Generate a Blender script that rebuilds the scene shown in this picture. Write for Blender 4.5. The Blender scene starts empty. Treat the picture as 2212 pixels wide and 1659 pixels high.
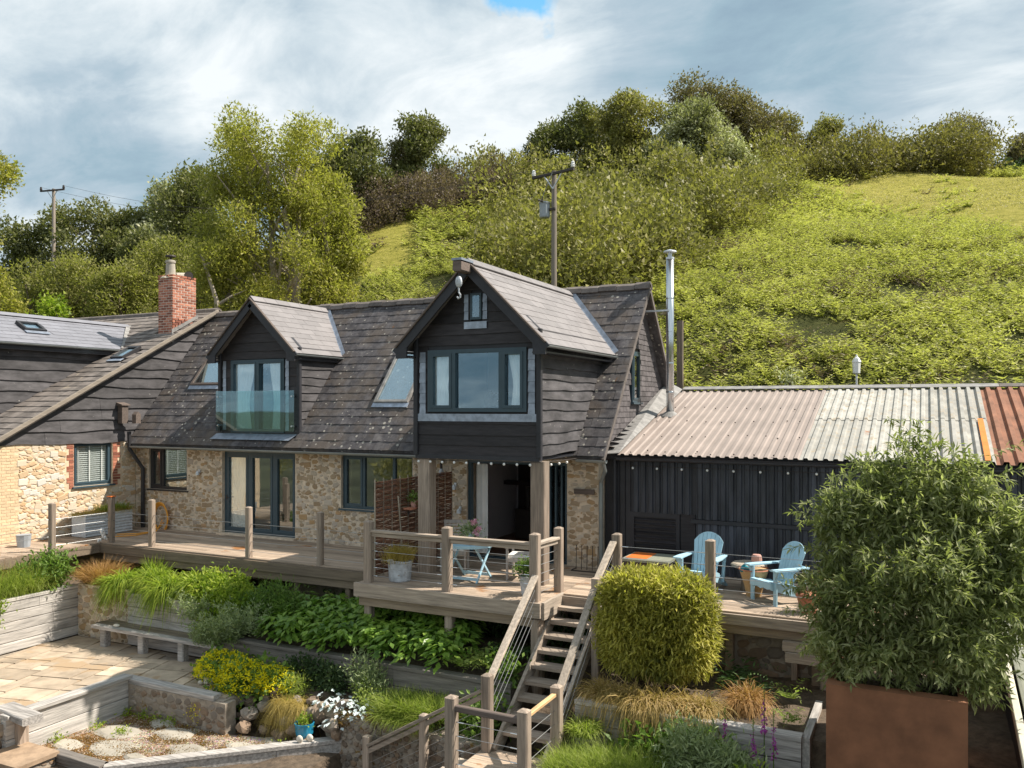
import bpy, math, random
import numpy as np
from mathutils import Vector, Matrix
random.seed(7); RS = np.random.RandomState(11)
C = bpy.context.scene.collection
SC = bpy.context.scene
# ---------------------------------------------------------------- camera
CAM_H = 3.4; YAW = math.atan(894/1800)
CA, SA = math.cos(YAW), math.sin(YAW)
cd = bpy.data.cameras.new('camera'); cam = bpy.data.objects.new('camera', cd); C.objects.link(cam)
cam.location = (0, 0, CAM_H); cam.rotation_euler = (math.pi/2, 0, YAW)
cd.sensor_width = 36; cd.lens = 36*1800/2212; cd.shift_y = .0228
cd.clip_start = .1; cd.clip_end = 3000
SC.camera = cam
# ---------------------------------------------------------------- light
SUN = Vector((.727, .436, 1)).normalized()        # direction towards the sun
SUN_EL = math.asin(SUN.z); SUN_AZ = math.atan2(SUN.x, SUN.y)
sd = bpy.data.lights.new('sun', 'SUN'); sun = bpy.data.objects.new('sun', sd); C.objects.link(sun)
sun.rotation_euler = SUN.to_track_quat('Z', 'Y').to_euler(); sun.location = (30, 20, 60)
sd.energy = 4.4; sd.angle = math.radians(.53); sd.color = (1, .93, .82)
W = bpy.data.worlds.new('World'); SC.world = W; W.use_nodes = True
SC.view_settings.view_transform = 'Standard'; SC.view_settings.look = 'None'
SC.view_settings.exposure = .86; SC.view_settings.gamma = 1
try: SC.view_settings.use_curve_mapping = False
except Exception: pass

class G:
    """tiny node helper"""
    def __init__(s, nt): s.nt = nt
    def n(s, typ, ins=None, **props):
        nd = s.nt.nodes.new(typ)
        for k, v in props.items(): setattr(nd, k, v)
        for k, v in (ins or {}).items():
            sock = nd.inputs[k]
            if isinstance(v, bpy.types.NodeSocket): s.nt.links.new(v, sock)
            elif isinstance(v, bpy.types.Node): s.nt.links.new(v.outputs[0], sock)
            else:
                if hasattr(sock.default_value, '__len__') and not hasattr(v, '__len__'): v = (v,)*len(sock.default_value)
                if hasattr(sock.default_value, '__len__') and len(sock.default_value) == 4 and len(v) == 3: v = (*v, 1)
                sock.default_value = v
        return nd
    def math(s, op, a, b=0.0, c=0.0, clamp=False):
        return s.n('ShaderNodeMath', {0: a, 1: b, 2: c}, operation=op, use_clamp=clamp).outputs[0]
    def vmath(s, op, a, b=(0, 0, 0)):
        nd = s.n('ShaderNodeVectorMath', {0: a, 1: b}, operation=op)
        return nd.outputs['Value'] if op in ('DOT_PRODUCT', 'LENGTH') else nd.outputs[0]
    def noise(s, vec, scale, detail=4, rough=.6, dist=0):
        return s.n('ShaderNodeTexNoise', {'Vector': vec, 'Scale': scale, 'Detail': detail, 'Roughness': rough, 'Distortion': dist}).outputs[0]
    def ramp(s, fac, stops, interp='LINEAR'):
        nd = s.n('ShaderNodeValToRGB', {0: fac}); cr = nd.color_ramp; cr.interpolation = interp
        while len(cr.elements) < len(stops): cr.elements.new(.5)
        for e, (p, c) in zip(cr.elements, stops):
            e.position = p; e.color = (*c, 1) if hasattr(c, '__len__') else (c, c, c, 1)
        return nd.outputs[0]
    def mix(s, fac, a, b, blend='MIX'):
        nd = s.n('ShaderNodeMix', data_type='RGBA', blend_type=blend)
        for k, v in ((0, fac), (6, a), (7, b)):
            if isinstance(v, bpy.types.NodeSocket): s.nt.links.new(v, nd.inputs[k])
            elif k == 0: nd.inputs[0].default_value = v
            else: nd.inputs[k].default_value = (*v, 1)
        return nd.outputs[2]
    def bump(s, h, strength=.4, dist=.01):
        return s.n('ShaderNodeBump', {'Height': h, 'Strength': strength, 'Distance': dist}).outputs[0]

# world: physical sky behind broken cloud
g = G(W.node_tree); W.node_tree.nodes.clear()
sky = g.n('ShaderNodeTexSky', sky_type='NISHITA', sun_disc=False, sun_elevation=SUN_EL, sun_rotation=SUN_AZ, air_density=1.0, dust_density=.6, ozone_density=2.0)
dirv = g.n('ShaderNodeTexCoord').outputs['Generated']
sep = g.n('ShaderNodeSeparateXYZ', {0: dirv})
zz = g.math('MAXIMUM', sep.outputs[2], 0.0)
inv = g.math('DIVIDE', 1.0, g.math('ADD', zz, .22))
pl = g.n('ShaderNodeCombineXYZ', {0: g.math('MULTIPLY', sep.outputs[0], inv), 1: g.math('MULTIPLY', sep.outputs[1], inv), 2: 0.0}).outputs[0]
mp = g.n('ShaderNodeMapping', {0: pl, 'Location': (3.1, 1.4, 0), 'Rotation': (0, 0, .5), 'Scale': (1.0, 1.5, 1)}).outputs[0]
n1 = g.noise(mp, 1.15, 7, .5, .5)
n2 = g.noise(mp, 2.6, 9, .62, .5)
cl = g.math('ADD', g.math('MULTIPLY', n1, .55), g.math('MULTIPLY', n2, .45))
def dirof(u, v):
    r = (u-1106)/1800; return Vector((r*CA-SA, r*SA+CA, (880-v)/1800)).normalized()
wn = g.n('ShaderNodeTexNoise', {'Vector': dirv, 'Scale': 4.5, 'Detail': 6.0, 'Roughness': .6}).outputs[1]
wob = g.vmath('ADD', dirv, g.vmath('MULTIPLY', g.vmath('SUBTRACT', wn, (.5, .5, .5)), (.35, .35, .35)))
def blob(u, v, rad):
    d = g.vmath('LENGTH', g.vmath('SUBTRACT', wob, tuple(dirof(u, v)))); return g.n('ShaderNodeMapRange', {0: d, 1: 0.0, 2: rad, 3: 1.0, 4: 0.0}, interpolation_type='SMOOTHSTEP').outputs[0]
for (bu, bv, br, ba) in ((1200, 200, .22, .09), (300, 0, .16, .06), (560, 220, .13, .07), (2100, 20, .2, .08), (80, 440, .1, .08), (130, 230, .17, -.08), (850, 130, .16, -.05), (1750, 170, .3, -.045), (600, 60, .12, -.03)):
    cl = g.math('ADD', cl, g.math('MULTIPLY', blob(bu, bv, br), ba))
cl = g.math('ADD', g.math('MULTIPLY', g.math('SUBTRACT', cl, .5), 1.25), .5)
ccol = g.ramp(cl, [(.26, (1.7, 2.4, 3.0)), (.36, (2.05, 2.85, 3.4)), (.46, (2.75, 3.4, 3.9)), (.54, (3.7, 4.25, 4.6)), (.66, (5.2, 5.5, 5.65))])
hole = g.math('SUBTRACT', 1.0, g.ramp(blob(1115, -25, .085), [(.12, 0.0), (.5, .9)]))
blue = g.mix(1.0, sky.outputs[0], (.75, 1.5, 1.45), 'MULTIPLY')
wcol = g.mix(hole, blue, ccol)
bg = g.n('ShaderNodeBackground', {0: wcol, 1: .1})
g.n('ShaderNodeOutputWorld', {0: bg})

# ---------------------------------------------------------------- helpers
def at(u, v, t):
    """a point t metres ahead, seen at column u / row v of the 2212-wide photograph (far hillside layout only)"""
    r = (u-1106)/1800
    return Vector((t*(r*CA-SA), t*(r*SA+CA), CAM_H+t*(880-v)/1800))
def uvt(p):
    f = -p[0]*SA+p[1]*CA; r = p[0]*CA+p[1]*SA
    return (1106+1800*r/max(f, .1), 880-1800*(p[2]-CAM_H)/max(f, .1), f)
ORG = {}
def thing(name, label, cat, loc=(0, 0, 0), group=None):
    o = bpy.data.objects.new(name, None); C.objects.link(o); o.location = loc; o.empty_display_size = .2
    o['label'] = label; o['category'] = cat
    if group: o['group'] = group
    ORG[o.name] = Vector(loc); return o
def mk(name, V, loops, totals, smooth=False):
    me = bpy.data.meshes.new(name); V = np.asarray(V, np.float32); loops = np.asarray(loops, np.int32).ravel(); totals = np.asarray(totals, np.int32)
    me.vertices.add(len(V)); me.vertices.foreach_set('co', V.ravel())
    me.loops.add(len(loops)); me.loops.foreach_set('vertex_index', loops)
    me.polygons.add(len(totals)); st = np.zeros(len(totals), np.int32); st[1:] = np.cumsum(totals)[:-1]
    me.polygons.foreach_set('loop_start', st); me.polygons.foreach_set('loop_total', totals)
    me.polygons.foreach_set('use_smooth', np.full(len(totals), bool(smooth)))
    me.update(calc_edges=True); return me
class MB:
    def __init__(s): s.v = []; s.f = []; s.smooth = False
    def add(s, vs, fs):
        o = len(s.v); s.v += [tuple(p) for p in vs]; s.f += [tuple(i+o for i in q) for q in fs]; return s
    def hexa(s, p): return s.add(p, [(0, 3, 2, 1), (4, 5, 6, 7), (0, 1, 5, 4), (1, 2, 6, 5), (2, 3, 7, 6), (3, 0, 4, 7)])
    def box(s, x0, x1, y0, y1, z0, z1):
        return s.hexa([(x0, y0, z0), (x1, y0, z0), (x1, y1, z0), (x0, y1, z0), (x0, y0, z1), (x1, y0, z1), (x1, y1, z1), (x0, y1, z1)])
    def fbox(s, F, a0, a1, b0, b1, d0, d1):
        return s.hexa([F(a, b, d) for a, b, d in ((a0, b0, d0), (a1, b0, d0), (a1, b1, d0), (a0, b1, d0), (a0, b0, d1), (a1, b0, d1), (a1, b1, d1), (a0, b1, d1))])
    def beam(s, p0, p1, w, h, up=(0, 0, 1), ch=.12, taper=1):
        """bar with chamfered edges; w across, h along up"""
        p0, p1 = Vector(p0), Vector(p1); d = (p1-p0).normalized(); up = Vector(up)
        if abs(d.dot(up)) > .95: up = Vector((0, 1, 0))
        sx = d.cross(up).normalized(); uy = sx.cross(d).normalized(); c = min(w, h)*ch
        pr = [(-w/2+c, -h/2), (w/2-c, -h/2), (w/2, -h/2+c), (w/2, h/2-c), (w/2-c, h/2), (-w/2+c, h/2), (-w/2, h/2-c), (-w/2, -h/2+c)]
        vs = [p0+sx*a+uy*b for a, b in pr]+[p1+sx*a*taper+uy*b*taper for a, b in pr]
        fs = [tuple(range(7, -1, -1)), tuple(range(8, 16))]+[(i, (i+1) % 8, 8+(i+1) % 8, 8+i) for i in range(8)]
        return s.add(vs, fs)
    def post(s, x, y, z0, z1, w=.13, cap=True, w2=None):
        w2 = w2 or w; s.beam((x, y, z0), (x, y, z1), w, w2, up=(0, 1, 0))
        if cap:
            a, b = w/2*.97, w2/2*.97; c = .45
            s.add([(x-a, y-b, z1), (x+a, y-b, z1), (x+a, y+b, z1), (x-a, y+b, z1), (x-a*c, y-b*c, z1+w*.16), (x+a*c, y-b*c, z1+w*.16), (x+a*c, y+b*c, z1+w*.16), (x-a*c, y+b*c, z1+w*.16)],
                  [(4, 5, 6, 7), (0, 1, 5, 4), (1, 2, 6, 5), (2, 3, 7, 6), (3, 0, 4, 7)])
        return s
    def tube(s, pts, r, n=6, closed=False):
        pts = [Vector(p) for p in pts]; m = len(pts)
        rr = r if hasattr(r, '__len__') else [r]*m
        o = len(s.v); prev = None
        for i, p in enumerate(pts):
            a = pts[max(i-1, 0)]; b = pts[min(i+1, m-1)]
            if closed: a = pts[i-1]; b = pts[(i+1) % m]
            d = (b-a).normalized()
            if prev is None: q = Vector((0, 0, 1)) if abs(d.z) < .9 else Vector((1, 0, 0)); prev = d.cross(q).normalized()
            e = (prev-d*prev.dot(d)).normalized(); prev = e; f2 = d.cross(e)
            for k in range(n):
                t = 2*math.pi*k/n; s.v.append(tuple(p+(e*math.cos(t)+f2*math.sin(t))*rr[i]))
        for i in range(m if closed else m-1):
            j = (i+1) % m
            for k in range(n): s.f.append((o+i*n+k, o+i*n+(k+1) % n, o+j*n+(k+1) % n, o+j*n+k))
        if not closed: s.f.append(tuple(o+k for k in range(n-1, -1, -1))); s.f.append(tuple(o+(m-1)*n+k for k in range(n)))
        return s
    def lathe(s, c, prof, n=20, cap=True):
        o = len(s.v)
        for r, z in prof:
            for k in range(n):
                t = 2*math.pi*k/n; s.v.append((c[0]+r*math.cos(t), c[1]+r*math.sin(t), c[2]+z))
        for i in range(len(prof)-1):
            for k in range(n): s.f.append((o+i*n+k, o+i*n+(k+1) % n, o+(i+1)*n+(k+1) % n, o+(i+1)*n+k))
        if cap: s.f.append(tuple(o+k for k in range(n-1, -1, -1))); s.f.append(tuple(o+(len(prof)-1)*n+k for k in range(n)))
        return s
    def poly(s, pts, off):
        """polygon extruded by off"""
        n = len(pts); off = Vector(off); pts = [Vector(p) for p in pts]
        return s.add(pts+[p+off for p in pts], [tuple(range(n)), tuple(range(2*n-1, n-1, -1))]+[(i, (i+1) % n, n+(i+1) % n, n+i) for i in range(n)])
    def ball(s, c, r, n=8, m=6, sq=(1, 1, 1)):
        prof = []
        o = len(s.v)
        for i in range(m+1):
            ph = math.pi*i/m
            for k in range(n):
                t = 2*math.pi*k/n; s.v.append((c[0]+r*sq[0]*math.sin(ph)*math.cos(t), c[1]+r*sq[1]*math.sin(ph)*math.sin(t), c[2]+r*sq[2]*math.cos(ph)))
        for i in range(m):
            for k in range(n): s.f.append((o+i*n+k, o+i*n+(k+1) % n, o+(i+1)*n+(k+1) % n, o+(i+1)*n+k))
        return s
def mesh_of(geo, org=Vector((0, 0, 0)), name='mesh'):
    if isinstance(geo, MB):
        me = bpy.data.meshes.new(name); me.from_pydata([tuple(Vector(p)-org) for p in geo.v], [], geo.f)
        if geo.smooth: me.polygons.foreach_set('use_smooth', [True]*len(me.polygons))
        me.update(); return me
    V, F = geo[0], geo[1]
    F = np.asarray(F); return mk(name, np.asarray(V)-np.array(org), F, np.full(len(F), F.shape[1]), len(geo) > 2 and geo[2])
def part(name, geo, mat, parent=None, label=None, kind=None):
    org = ORG[parent.name] if parent else Vector((0, 0, 0))
    me = mesh_of(geo, org, name); me.materials.append(mat)
    o = bpy.data.objects.new(name, me); C.objects.link(o)
    if parent: o.parent = parent
    ORG[o.name] = org
    if label: o['label'] = label
    if kind: o['kind'] = kind
    return o
def solo(name, geo, mat, label, cat, loc=None, group=None, kind=None):
    """a thing that is one mesh"""
    V = geo.v if isinstance(geo, MB) else geo[0]
    if loc is None:
        A = np.asarray(V); loc = Vector((float(A[:, 0].mean()), float(A[:, 1].mean()), float(A[:, 2].min())))
    loc = Vector(loc); me = mesh_of(geo, loc, name); me.materials.append(mat)
    o = bpy.data.objects.new(name, me); C.objects.link(o); o.location = loc; ORG[o.name] = loc
    o['label'] = label; o['category'] = cat
    if group: o['group'] = group
    if kind: o['kind'] = kind
    return o
def struct(name, geo, mat, kind='structure', label=None):
    o = part(name, geo, mat, None); o['kind'] = kind
    if label: o['label'] = label
    return o
def copy_tree(o, parent=None, **props):
    c = o.copy(); C.objects.link(c); ORG[c.name] = ORG[o.name].copy()
    if parent: c.parent = parent
    for ch in list(o.children): copy_tree(ch, c)
    for k, v in props.items(): c[k] = v
    return c
class FR:
    def __init__(s, o, U, Wv, N): s.o = Vector(o); s.U = Vector(U).normalized(); s.W = Vector(Wv).normalized(); s.N = Vector(N).normalized()
    def __call__(s, a, b, d=0): return s.o+s.U*a+s.W*b+s.N*d
    def mat(s, a, b, d, rot=0, sx=1, sy=1, sz=1):
        c, q = math.cos(rot), math.sin(rot); u = s.U*c+s.W*q; w = s.W*c-s.U*q; p = s(a, b, d)
        return Matrix(((u.x*sx, w.x*sy, s.N.x*sz, p.x), (u.y*sx, w.y*sy, s.N.y*sz, p.y), (u.z*sx, w.z*sy, s.N.z*sz, p.z), (0, 0, 0, 1)))
def scatter(name, protos, items, mat, parent, limit=290, cellkind=None):
    """items: (proto index, world matrix). The largest in the picture become parts, the rest one joined part"""
    def key(it):
        p = it[1].translation; u, v, t = uvt(p)
        if t < .5 or not (-40 < u < 2250 and -40 < v < 1700): return 1e6+t
        return t/(abs(it[1].col[0].length)+.3)
    items = sorted(items, key=key); org = ORG[parent.name] if parent else Vector((0, 0, 0))
    mes = []
    for g0 in protos:
        me = mesh_of(g0, name=name); me.materials.append(mat); mes.append(me)
    inv0 = Matrix.Translation(-org)
    nvis = sum(1 for it in items if key(it) < 1e6)
    lim = min(limit, max(nvis, 1))
    for pi, M in items[:lim]:
        o = bpy.data.objects.new(name, mes[pi]); C.objects.link(o)
        if parent: o.parent = parent
        o.matrix_local = inv0 @ M
        if cellkind: o['kind'] = cellkind
    rest = items[lim:]
    if rest:
        V = []; L = []; T = []; off = 0
        pv = [np.array(g0.v) for g0 in protos]
        for pi, M in rest:
            A = np.array(M); P = pv[pi] @ A[:3, :3].T + A[:3, 3]
            V.append(P)
            for q in protos[pi].f: L += [i+off for i in q]; T.append(len(q))
            off += len(P)
        me = mk(name, np.concatenate(V)-np.array(org), L, T); me.materials.append(mat)
        o = bpy.data.objects.new(name, me); C.objects.link(o)
        if parent: o.parent = parent
        o['kind'] = 'stuff'
# ---------------------------------------------------------------- materials
MATS = {}
def newmat(name):
    m = bpy.data.materials.new(name); m.use_nodes = True; m.node_tree.nodes.clear(); MATS[name] = m
    return m, G(m.node_tree)
def rnd(g):
    a = g.n('ShaderNodeObjectInfo').outputs['Random']; b = g.n('ShaderNodeNewGeometry').outputs['Random Per Island']
    return g.math('FRACT', g.math('ADD', a, b))
def pos(g, sc=(1, 1, 1), rot=(0, 0, 0)):
    p = g.n('ShaderNodeNewGeometry').outputs['Position']
    return g.n('ShaderNodeMapping', {0: p, 'Scale': sc, 'Rotation': rot}).outputs[0]
def pbr(name, col, rough=.7, var=.25, nscale=6, detail=6, sc=(1, 1, 1), bump=.3, bd=.01, bscale=None, rv=0, col2=None, metal=0, stops=None, spec=.4, spots=None, spots2=None, rot=(0, 0, 0), rramp=None):
    """general surface: base colour varied by noise and per piece; optional spots (scale, threshold, colour)"""
    m, g = newmat(name); P = pos(g, sc, rot); n = g.noise(P, nscale, detail)
    c1 = tuple(x*(1-var) for x in col); c2 = col2 or tuple(min(1, x*(1+var)) for x in col)
    c = g.ramp(n, stops or [(.3, c1), (.7, c2)])
    if rramp:
        c = g.mix(.75, c, g.ramp(rnd(g), rramp)) if stops is None else g.mix(.6, c, g.ramp(rnd(g), rramp))
    if rv:
        k = g.math('ADD', g.math('MULTIPLY', rnd(g), 2*rv), 1-rv)
        c = g.mix(1.0, c, g.n('ShaderNodeCombineXYZ', {0: k, 1: k, 2: k}).outputs[0], 'MULTIPLY')
    for sp in (spots, spots2):
        if sp:
            nn = g.noise(pos(g), sp[0], 5, .6); c = g.mix(g.ramp(nn, [(sp[1], 0.0), (sp[1]+.05, 1.0)]), c, sp[2])
    ins = {'Base Color': c, 'Roughness': rough, 'Metallic': metal, 'Specular IOR Level': spec}
    if bump: ins['Normal'] = g.bump(g.noise(P, bscale or nscale*3, 8, .65), bump, bd)
    b = g.n('ShaderNodeBsdfPrincipled', ins); g.n('ShaderNodeOutputMaterial', {0: b}); return m
def leafmat(name, a, b, c=None, trans=.35, rough=.55, patch=.9, spec=.3, pscale=.6):
    """leaves: colour differs leaf by leaf and in patches; light passes through"""
    m, g = newmat(name); n = g.noise(pos(g), pscale, 3)
    f = g.math('ADD', g.math('MULTIPLY', rnd(g), .55), g.math('MULTIPLY', n, patch), clamp=True)
    f = g.math('SUBTRACT', f, .22)
    stops = [(.1, a), (.55, b)]+([(.9, c)] if c else [])
    col = g.ramp(f, stops)
    p = g.n('ShaderNodeBsdfPrincipled', {'Base Color': col, 'Roughness': rough, 'Specular IOR Level': spec})
    t = g.n('ShaderNodeBsdfTranslucent', {0: g.mix(1.0, col, (1.25, 1.45, .75), 'MULTIPLY')})
    mx = g.n('ShaderNodeMixShader', {0: trans, 1: p, 2: t}); g.n('ShaderNodeOutputMaterial', {0: mx}); return m
def glassmat(name, refl=.35, tint=(.75, .85, .88), rcol=(.8, .9, 1), wob=.006):
    m, g = newmat(name)
    nb = g.bump(g.noise(pos(g), .9, 2), wob*4, .05)
    lw = g.n('ShaderNodeLayerWeight', {0: .35}).outputs[1]
    fac = g.math('ADD', g.math('MULTIPLY', lw, .6), refl, clamp=True)
    t = g.n('ShaderNodeBsdfTransparent', {0: tint}); r = g.n('ShaderNodeBsdfGlossy', {0: rcol, 'Roughness': .02, 'Normal': nb})
    mx = g.n('ShaderNodeMixShader', {0: fac, 1: t, 2: r}); g.n('ShaderNodeOutputMaterial', {0: mx}); return m
STONE_R = [(0, (.43, .33, .22)), (.15, (.52, .41, .28)), (.3, (.36, .26, .16)), (.45, (.48, .31, .15)), (.6, (.54, .47, .37)), (.78, (.38, .33, .28)), (.9, (.58, .52, .44)), (1, (.42, .26, .13))]
M_stone = pbr('stone', (.3, .2, .12), .85, .3, 22, bump=.6, bd=.012, rramp=STONE_R, rv=.15)
M_stone_pale = pbr('pale_stone', (.55, .45, .33), .85, .25, 20, bump=.6, bd=.012, rramp=[(0, (.62, .48, .32)), (.25, (.55, .33, .15)), (.4, (.66, .58, .47)), (.6, (.6, .5, .37)), (.8, (.56, .55, .52)), (.92, (.48, .27, .12)), (1, (.68, .62, .54))], rv=.12)
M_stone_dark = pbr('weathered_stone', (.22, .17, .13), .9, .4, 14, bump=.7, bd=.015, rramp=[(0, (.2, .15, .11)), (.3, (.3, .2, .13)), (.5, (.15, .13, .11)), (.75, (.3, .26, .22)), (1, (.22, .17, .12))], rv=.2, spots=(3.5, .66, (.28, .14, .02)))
M_mortar = pbr('lime_mortar', (.62, .51, .39), .95, .22, 9, bump=.7, bd=.01, bscale=60)
M_mortar_pale = pbr('pale_mortar', (.68, .52, .36), .95, .18, 9, bump=.7, bd=.01, bscale=60)
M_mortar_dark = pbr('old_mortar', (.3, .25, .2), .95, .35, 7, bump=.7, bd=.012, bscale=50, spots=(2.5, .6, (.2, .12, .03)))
M_brick = pbr('red_brick', (.33, .12, .075), .85, .3, 25, bump=.4, bd=.004, rv=.25, rramp=[(0, (.24, .08, .05)), (.5, (.36, .13, .08)), (1, (.44, .19, .12))])
M_brick_cream = pbr('cream_brick', (.62, .47, .3), .9, .15, 20, bump=.4, bd=.004, rv=.1)
M_brick_mortar = pbr('brick_mortar', (.6, .5, .43), .95, .2, 20)
def tile_mat():
    m, g = newmat('weathered_tile'); P = pos(g)
    c = g.ramp(g.noise(P, 5, 8, .7), [(.3, (.048, .044, .048)), (.5, (.088, .081, .085)), (.7, (.155, .145, .145))])
    k = g.math('ADD', g.math('MULTIPLY', rnd(g), .34), .83)
    c = g.mix(1.0, c, g.n('ShaderNodeCombineXYZ', {0: k, 1: k, 2: k}).outputs[0], 'MULTIPLY')
    c = g.mix(g.math('MULTIPLY', g.ramp(g.noise(P, 1.4, 4), [(.45, 0.0), (.62, 1.0)]), .5), c, (.13, .1, .075))
    vo = g.n('ShaderNodeTexVoronoi', {'Vector': P, 'Scale': 7.5, 'Randomness': 1}); big = g.noise(P, 1.1, 3)
    spot = g.math('LESS_THAN', vo.outputs['Distance'], g.math('MULTIPLY', g.math('SUBTRACT', big, .25), .75))
    keep = g.math('GREATER_THAN', g.n('ShaderNodeSeparateColor', {0: vo.outputs['Color']}).outputs[0], .45)
    c = g.mix(g.math('MULTIPLY', g.math('MULTIPLY', spot, keep), .8), c, (.42, .39, .34))
    c = g.mix(g.ramp(g.noise(P, 9, 6, .7), [(.6, 0.0), (.72, .45)]), c, (.32, .29, .25))
    c = g.mix(g.ramp(g.noise(g.n('ShaderNodeMapping', {0: P, 'Scale': (3, 1, 1)}).outputs[0], 2.3, 5, .7), [(.66, 0.0), (.72, .8)]), c, (.16, .07, .02))
    b = g.n('ShaderNodeBsdfPrincipled', {'Base Color': c, 'Roughness': .85, 'Specular IOR Level': .25, 'Normal': g.bump(g.noise(P, 40, 6, .7), .5, .006)})
    g.n('ShaderNodeOutputMaterial', {0: b}); return m
M_tile = tile_mat()
M_tile_wing = pbr('grey_brown_tile', (.17, .145, .13), .85, .3, 4, rv=.25, spots=(4, .64, (.3, .25, .19)), bump=.4, bd=.006, bscale=40)
M_tile_new = pbr('smooth_slate', (.2, .183, .183), .6, .12, 3, rv=.1, bump=.15, bd=.003, bscale=30, spec=.45)
M_tile_grey = pbr('grey_slate', (.2, .2, .225), .55, .1, 3, rv=.08, bump=.15, bd=.003, bscale=30, spec=.45)
M_ridge = pbr('ridge_tile_clay', (.13, .11, .1), .85, .3, 6, rv=.2, spots=(9, .66, (.36, .32, .26)), bump=.4)
M_blackboard = pbr('black_board', (.035, .031, .034), .6, .35, 3.5, sc=(1, 1, 6), rv=.3, bump=.5, bd=.006, bscale=14, spec=.35)
M_blackold = pbr('faded_black_board', (.066, .061, .064), .7, .6, 1.8, detail=8, sc=(1, 1, 3), rv=.3, bump=.6, bd=.008, bscale=16, spots=(11, .68, (.3, .29, .27)))
M_shingle = pbr('dark_shingle', (.1, .088, .09), .8, .3, 6, rv=.35, bump=.4, bscale=40)
M_blackpaint = pbr('black_paint', (.03, .03, .036), .5, .2, 4, bump=.15, bd=.003, rv=.1)
M_frame = pbr('blue_grey_frame', (.045, .075, .095), .4, .1, 4, bump=0)
M_frame_dark = pbr('dark_frame', (.03, .028, .03), .45, .1, 4, bump=0)
M_glass = glassmat('window_glass', .07, (.93, .95, .95), (.85, .9, .9))
M_glass_sky = glassmat('upper_window_glass', .11, (.95, .97, .98), (.7, .9, 1))
M_glass_balc = glassmat('balcony_glass', .03, (.8, .92, .91), (.75, .9, .95))
M_curtain = pbr('curtain_cloth', (.92, .9, .86), .9, .08, 3, bump=0)
M_blind = pbr('blind_slat', (.75, .75, .72), .6, .05, 3, bump=0)
M_lead = pbr('lead_sheet', (.3, .34, .41), .45, .3, 7, metal=.3, bump=.3, bd=.006, bscale=9, rv=.2)
M_lead_white = pbr('aged_lead', (.25, .24, .23), .75, .35, 6, metal=.1, bump=.3)
M_gutter = pbr('grey_gutter', (.24, .26, .26), .4, .15, 3, metal=.3, bump=.1)
M_steel = pbr('steel', (.62, .64, .66), .22, .08, 3, metal=1, bump=0)
M_galv = pbr('galvanised', (.6, .63, .66), .45, .15, 14, metal=.25, bump=.1)
M_galv_dull = pbr('weathered_zinc', (.5, .52, .55), .6, .3, 9, metal=.25, bump=.2, spots=(12, .62, (.36, .3, .26)))
M_cable = pbr('steel_cable', (.38, .38, .38), .4, .1, 3, metal=.6, bump=0)
def wood(name, col, ax, **k):
    sc = {'x': (.6, 9, 9), 'y': (9, .6, 9), 'z': (9, 9, .6)}[ax]
    kw = dict(rough=.8, var=.3, nscale=3, detail=8, sc=sc, bump=.6, bd=.008, bscale=7, rv=.24); kw.update(k)
    return pbr(name, col, **kw)
M_oakz = wood('weathered_oak_upright', (.3, .235, .185), 'z', var=.38); M_oakx = wood('weathered_oak_rail', (.33, .265, .21), 'x', var=.38); M_oaky = wood('weathered_oak_cross', (.4, .33, .265), 'y', var=.35)
M_oak_dark = wood('dark_oak_rail', (.13, .1, .085), 'x'); M_pine = wood('new_pine', (.6, .39, .2), 'y')
M_deck = wood('deck_board', (.36, .275, .205), 'x', rv=.32, spots=(.9, .62, (.3, .135, .045)))
M_deck_d = wood('deck_frame', (.23, .175, .125), 'x')
M_sleeper = wood('silvered_timber', (.38, .35, .325), 'x', var=.5, bd=.012, rv=.12); M_sleepery = wood('silvered_timber_side', (.42, .39, .36), 'y', var=.45, bd=.012, rv=.12)
M_sleeperd = wood('mossy_timber', (.2, .175, .155), 'x', var=.4, bd=.012, spots=(3, .62, (.1, .09, .04)))
M_bench = wood('bench_timber', (.2, .16, .115), 'x', var=.45, bd=.01)
M_slab = pbr('sandstone_slab', (.43, .34, .25), .85, .28, 2.6, rv=.24, bump=.35, bd=.006, bscale=22, spots=(1.1, .57, (.38, .27, .17)), spots2=(4, .68, (.2, .16, .11)))
M_step = pbr('stepping_stone', (.38, .34, .28), .85, .2, 4, rv=.15, bump=.4)
M_slabtop = pbr('step_slab', (.3, .21, .14), .85, .3, 5, bump=.5, rv=.2)
M_soil = pbr('soil', (.11, .08, .055), .95, .4, 9, bump=.8, bd=.03, bscale=20)
def ground_mat():
    m, g = newmat('gravel_ground'); P = pos(g); vo = g.n('ShaderNodeTexVoronoi', {'Vector': P, 'Scale': 38})
    c = g.mix(.5, g.ramp(g.noise(P, 30, 4), [(.3, (.28, .22, .17)), (.7, (.5, .43, .36))]), vo.outputs['Color'], 'SOFT_LIGHT')
    mo = g.ramp(g.noise(P, 1.3, 5, .65), [(.44, 0.0), (.54, 1.0)])
    c = g.mix(mo, c, g.ramp(g.noise(P, 14, 5), [(.3, (.12, .055, .015)), (.6, (.22, .11, .025)), (.8, (.12, .11, .02))]))
    b = g.n('ShaderNodeBsdfPrincipled', {'Base Color': c, 'Roughness': .95, 'Normal': g.bump(vo.outputs['Distance'], .8, .02)})
    g.n('ShaderNodeOutputMaterial', {0: b}); return m
M_gravel = ground_mat()
M_corten = pbr('rusted_steel', (.23, .1, .05), .8, .28, 2.6, detail=9, bump=.3, bd=.004, bscale=60, spots=(1.1, .66, (.12, .05, .03)))
M_sheet_brown = pbr('brown_sheet', (.3, .245, .215), .55, .16, 1.2, detail=8, rv=.05, bump=.1, spec=.45, spots=(16, .71, (.18, .11, .09)))
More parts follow.
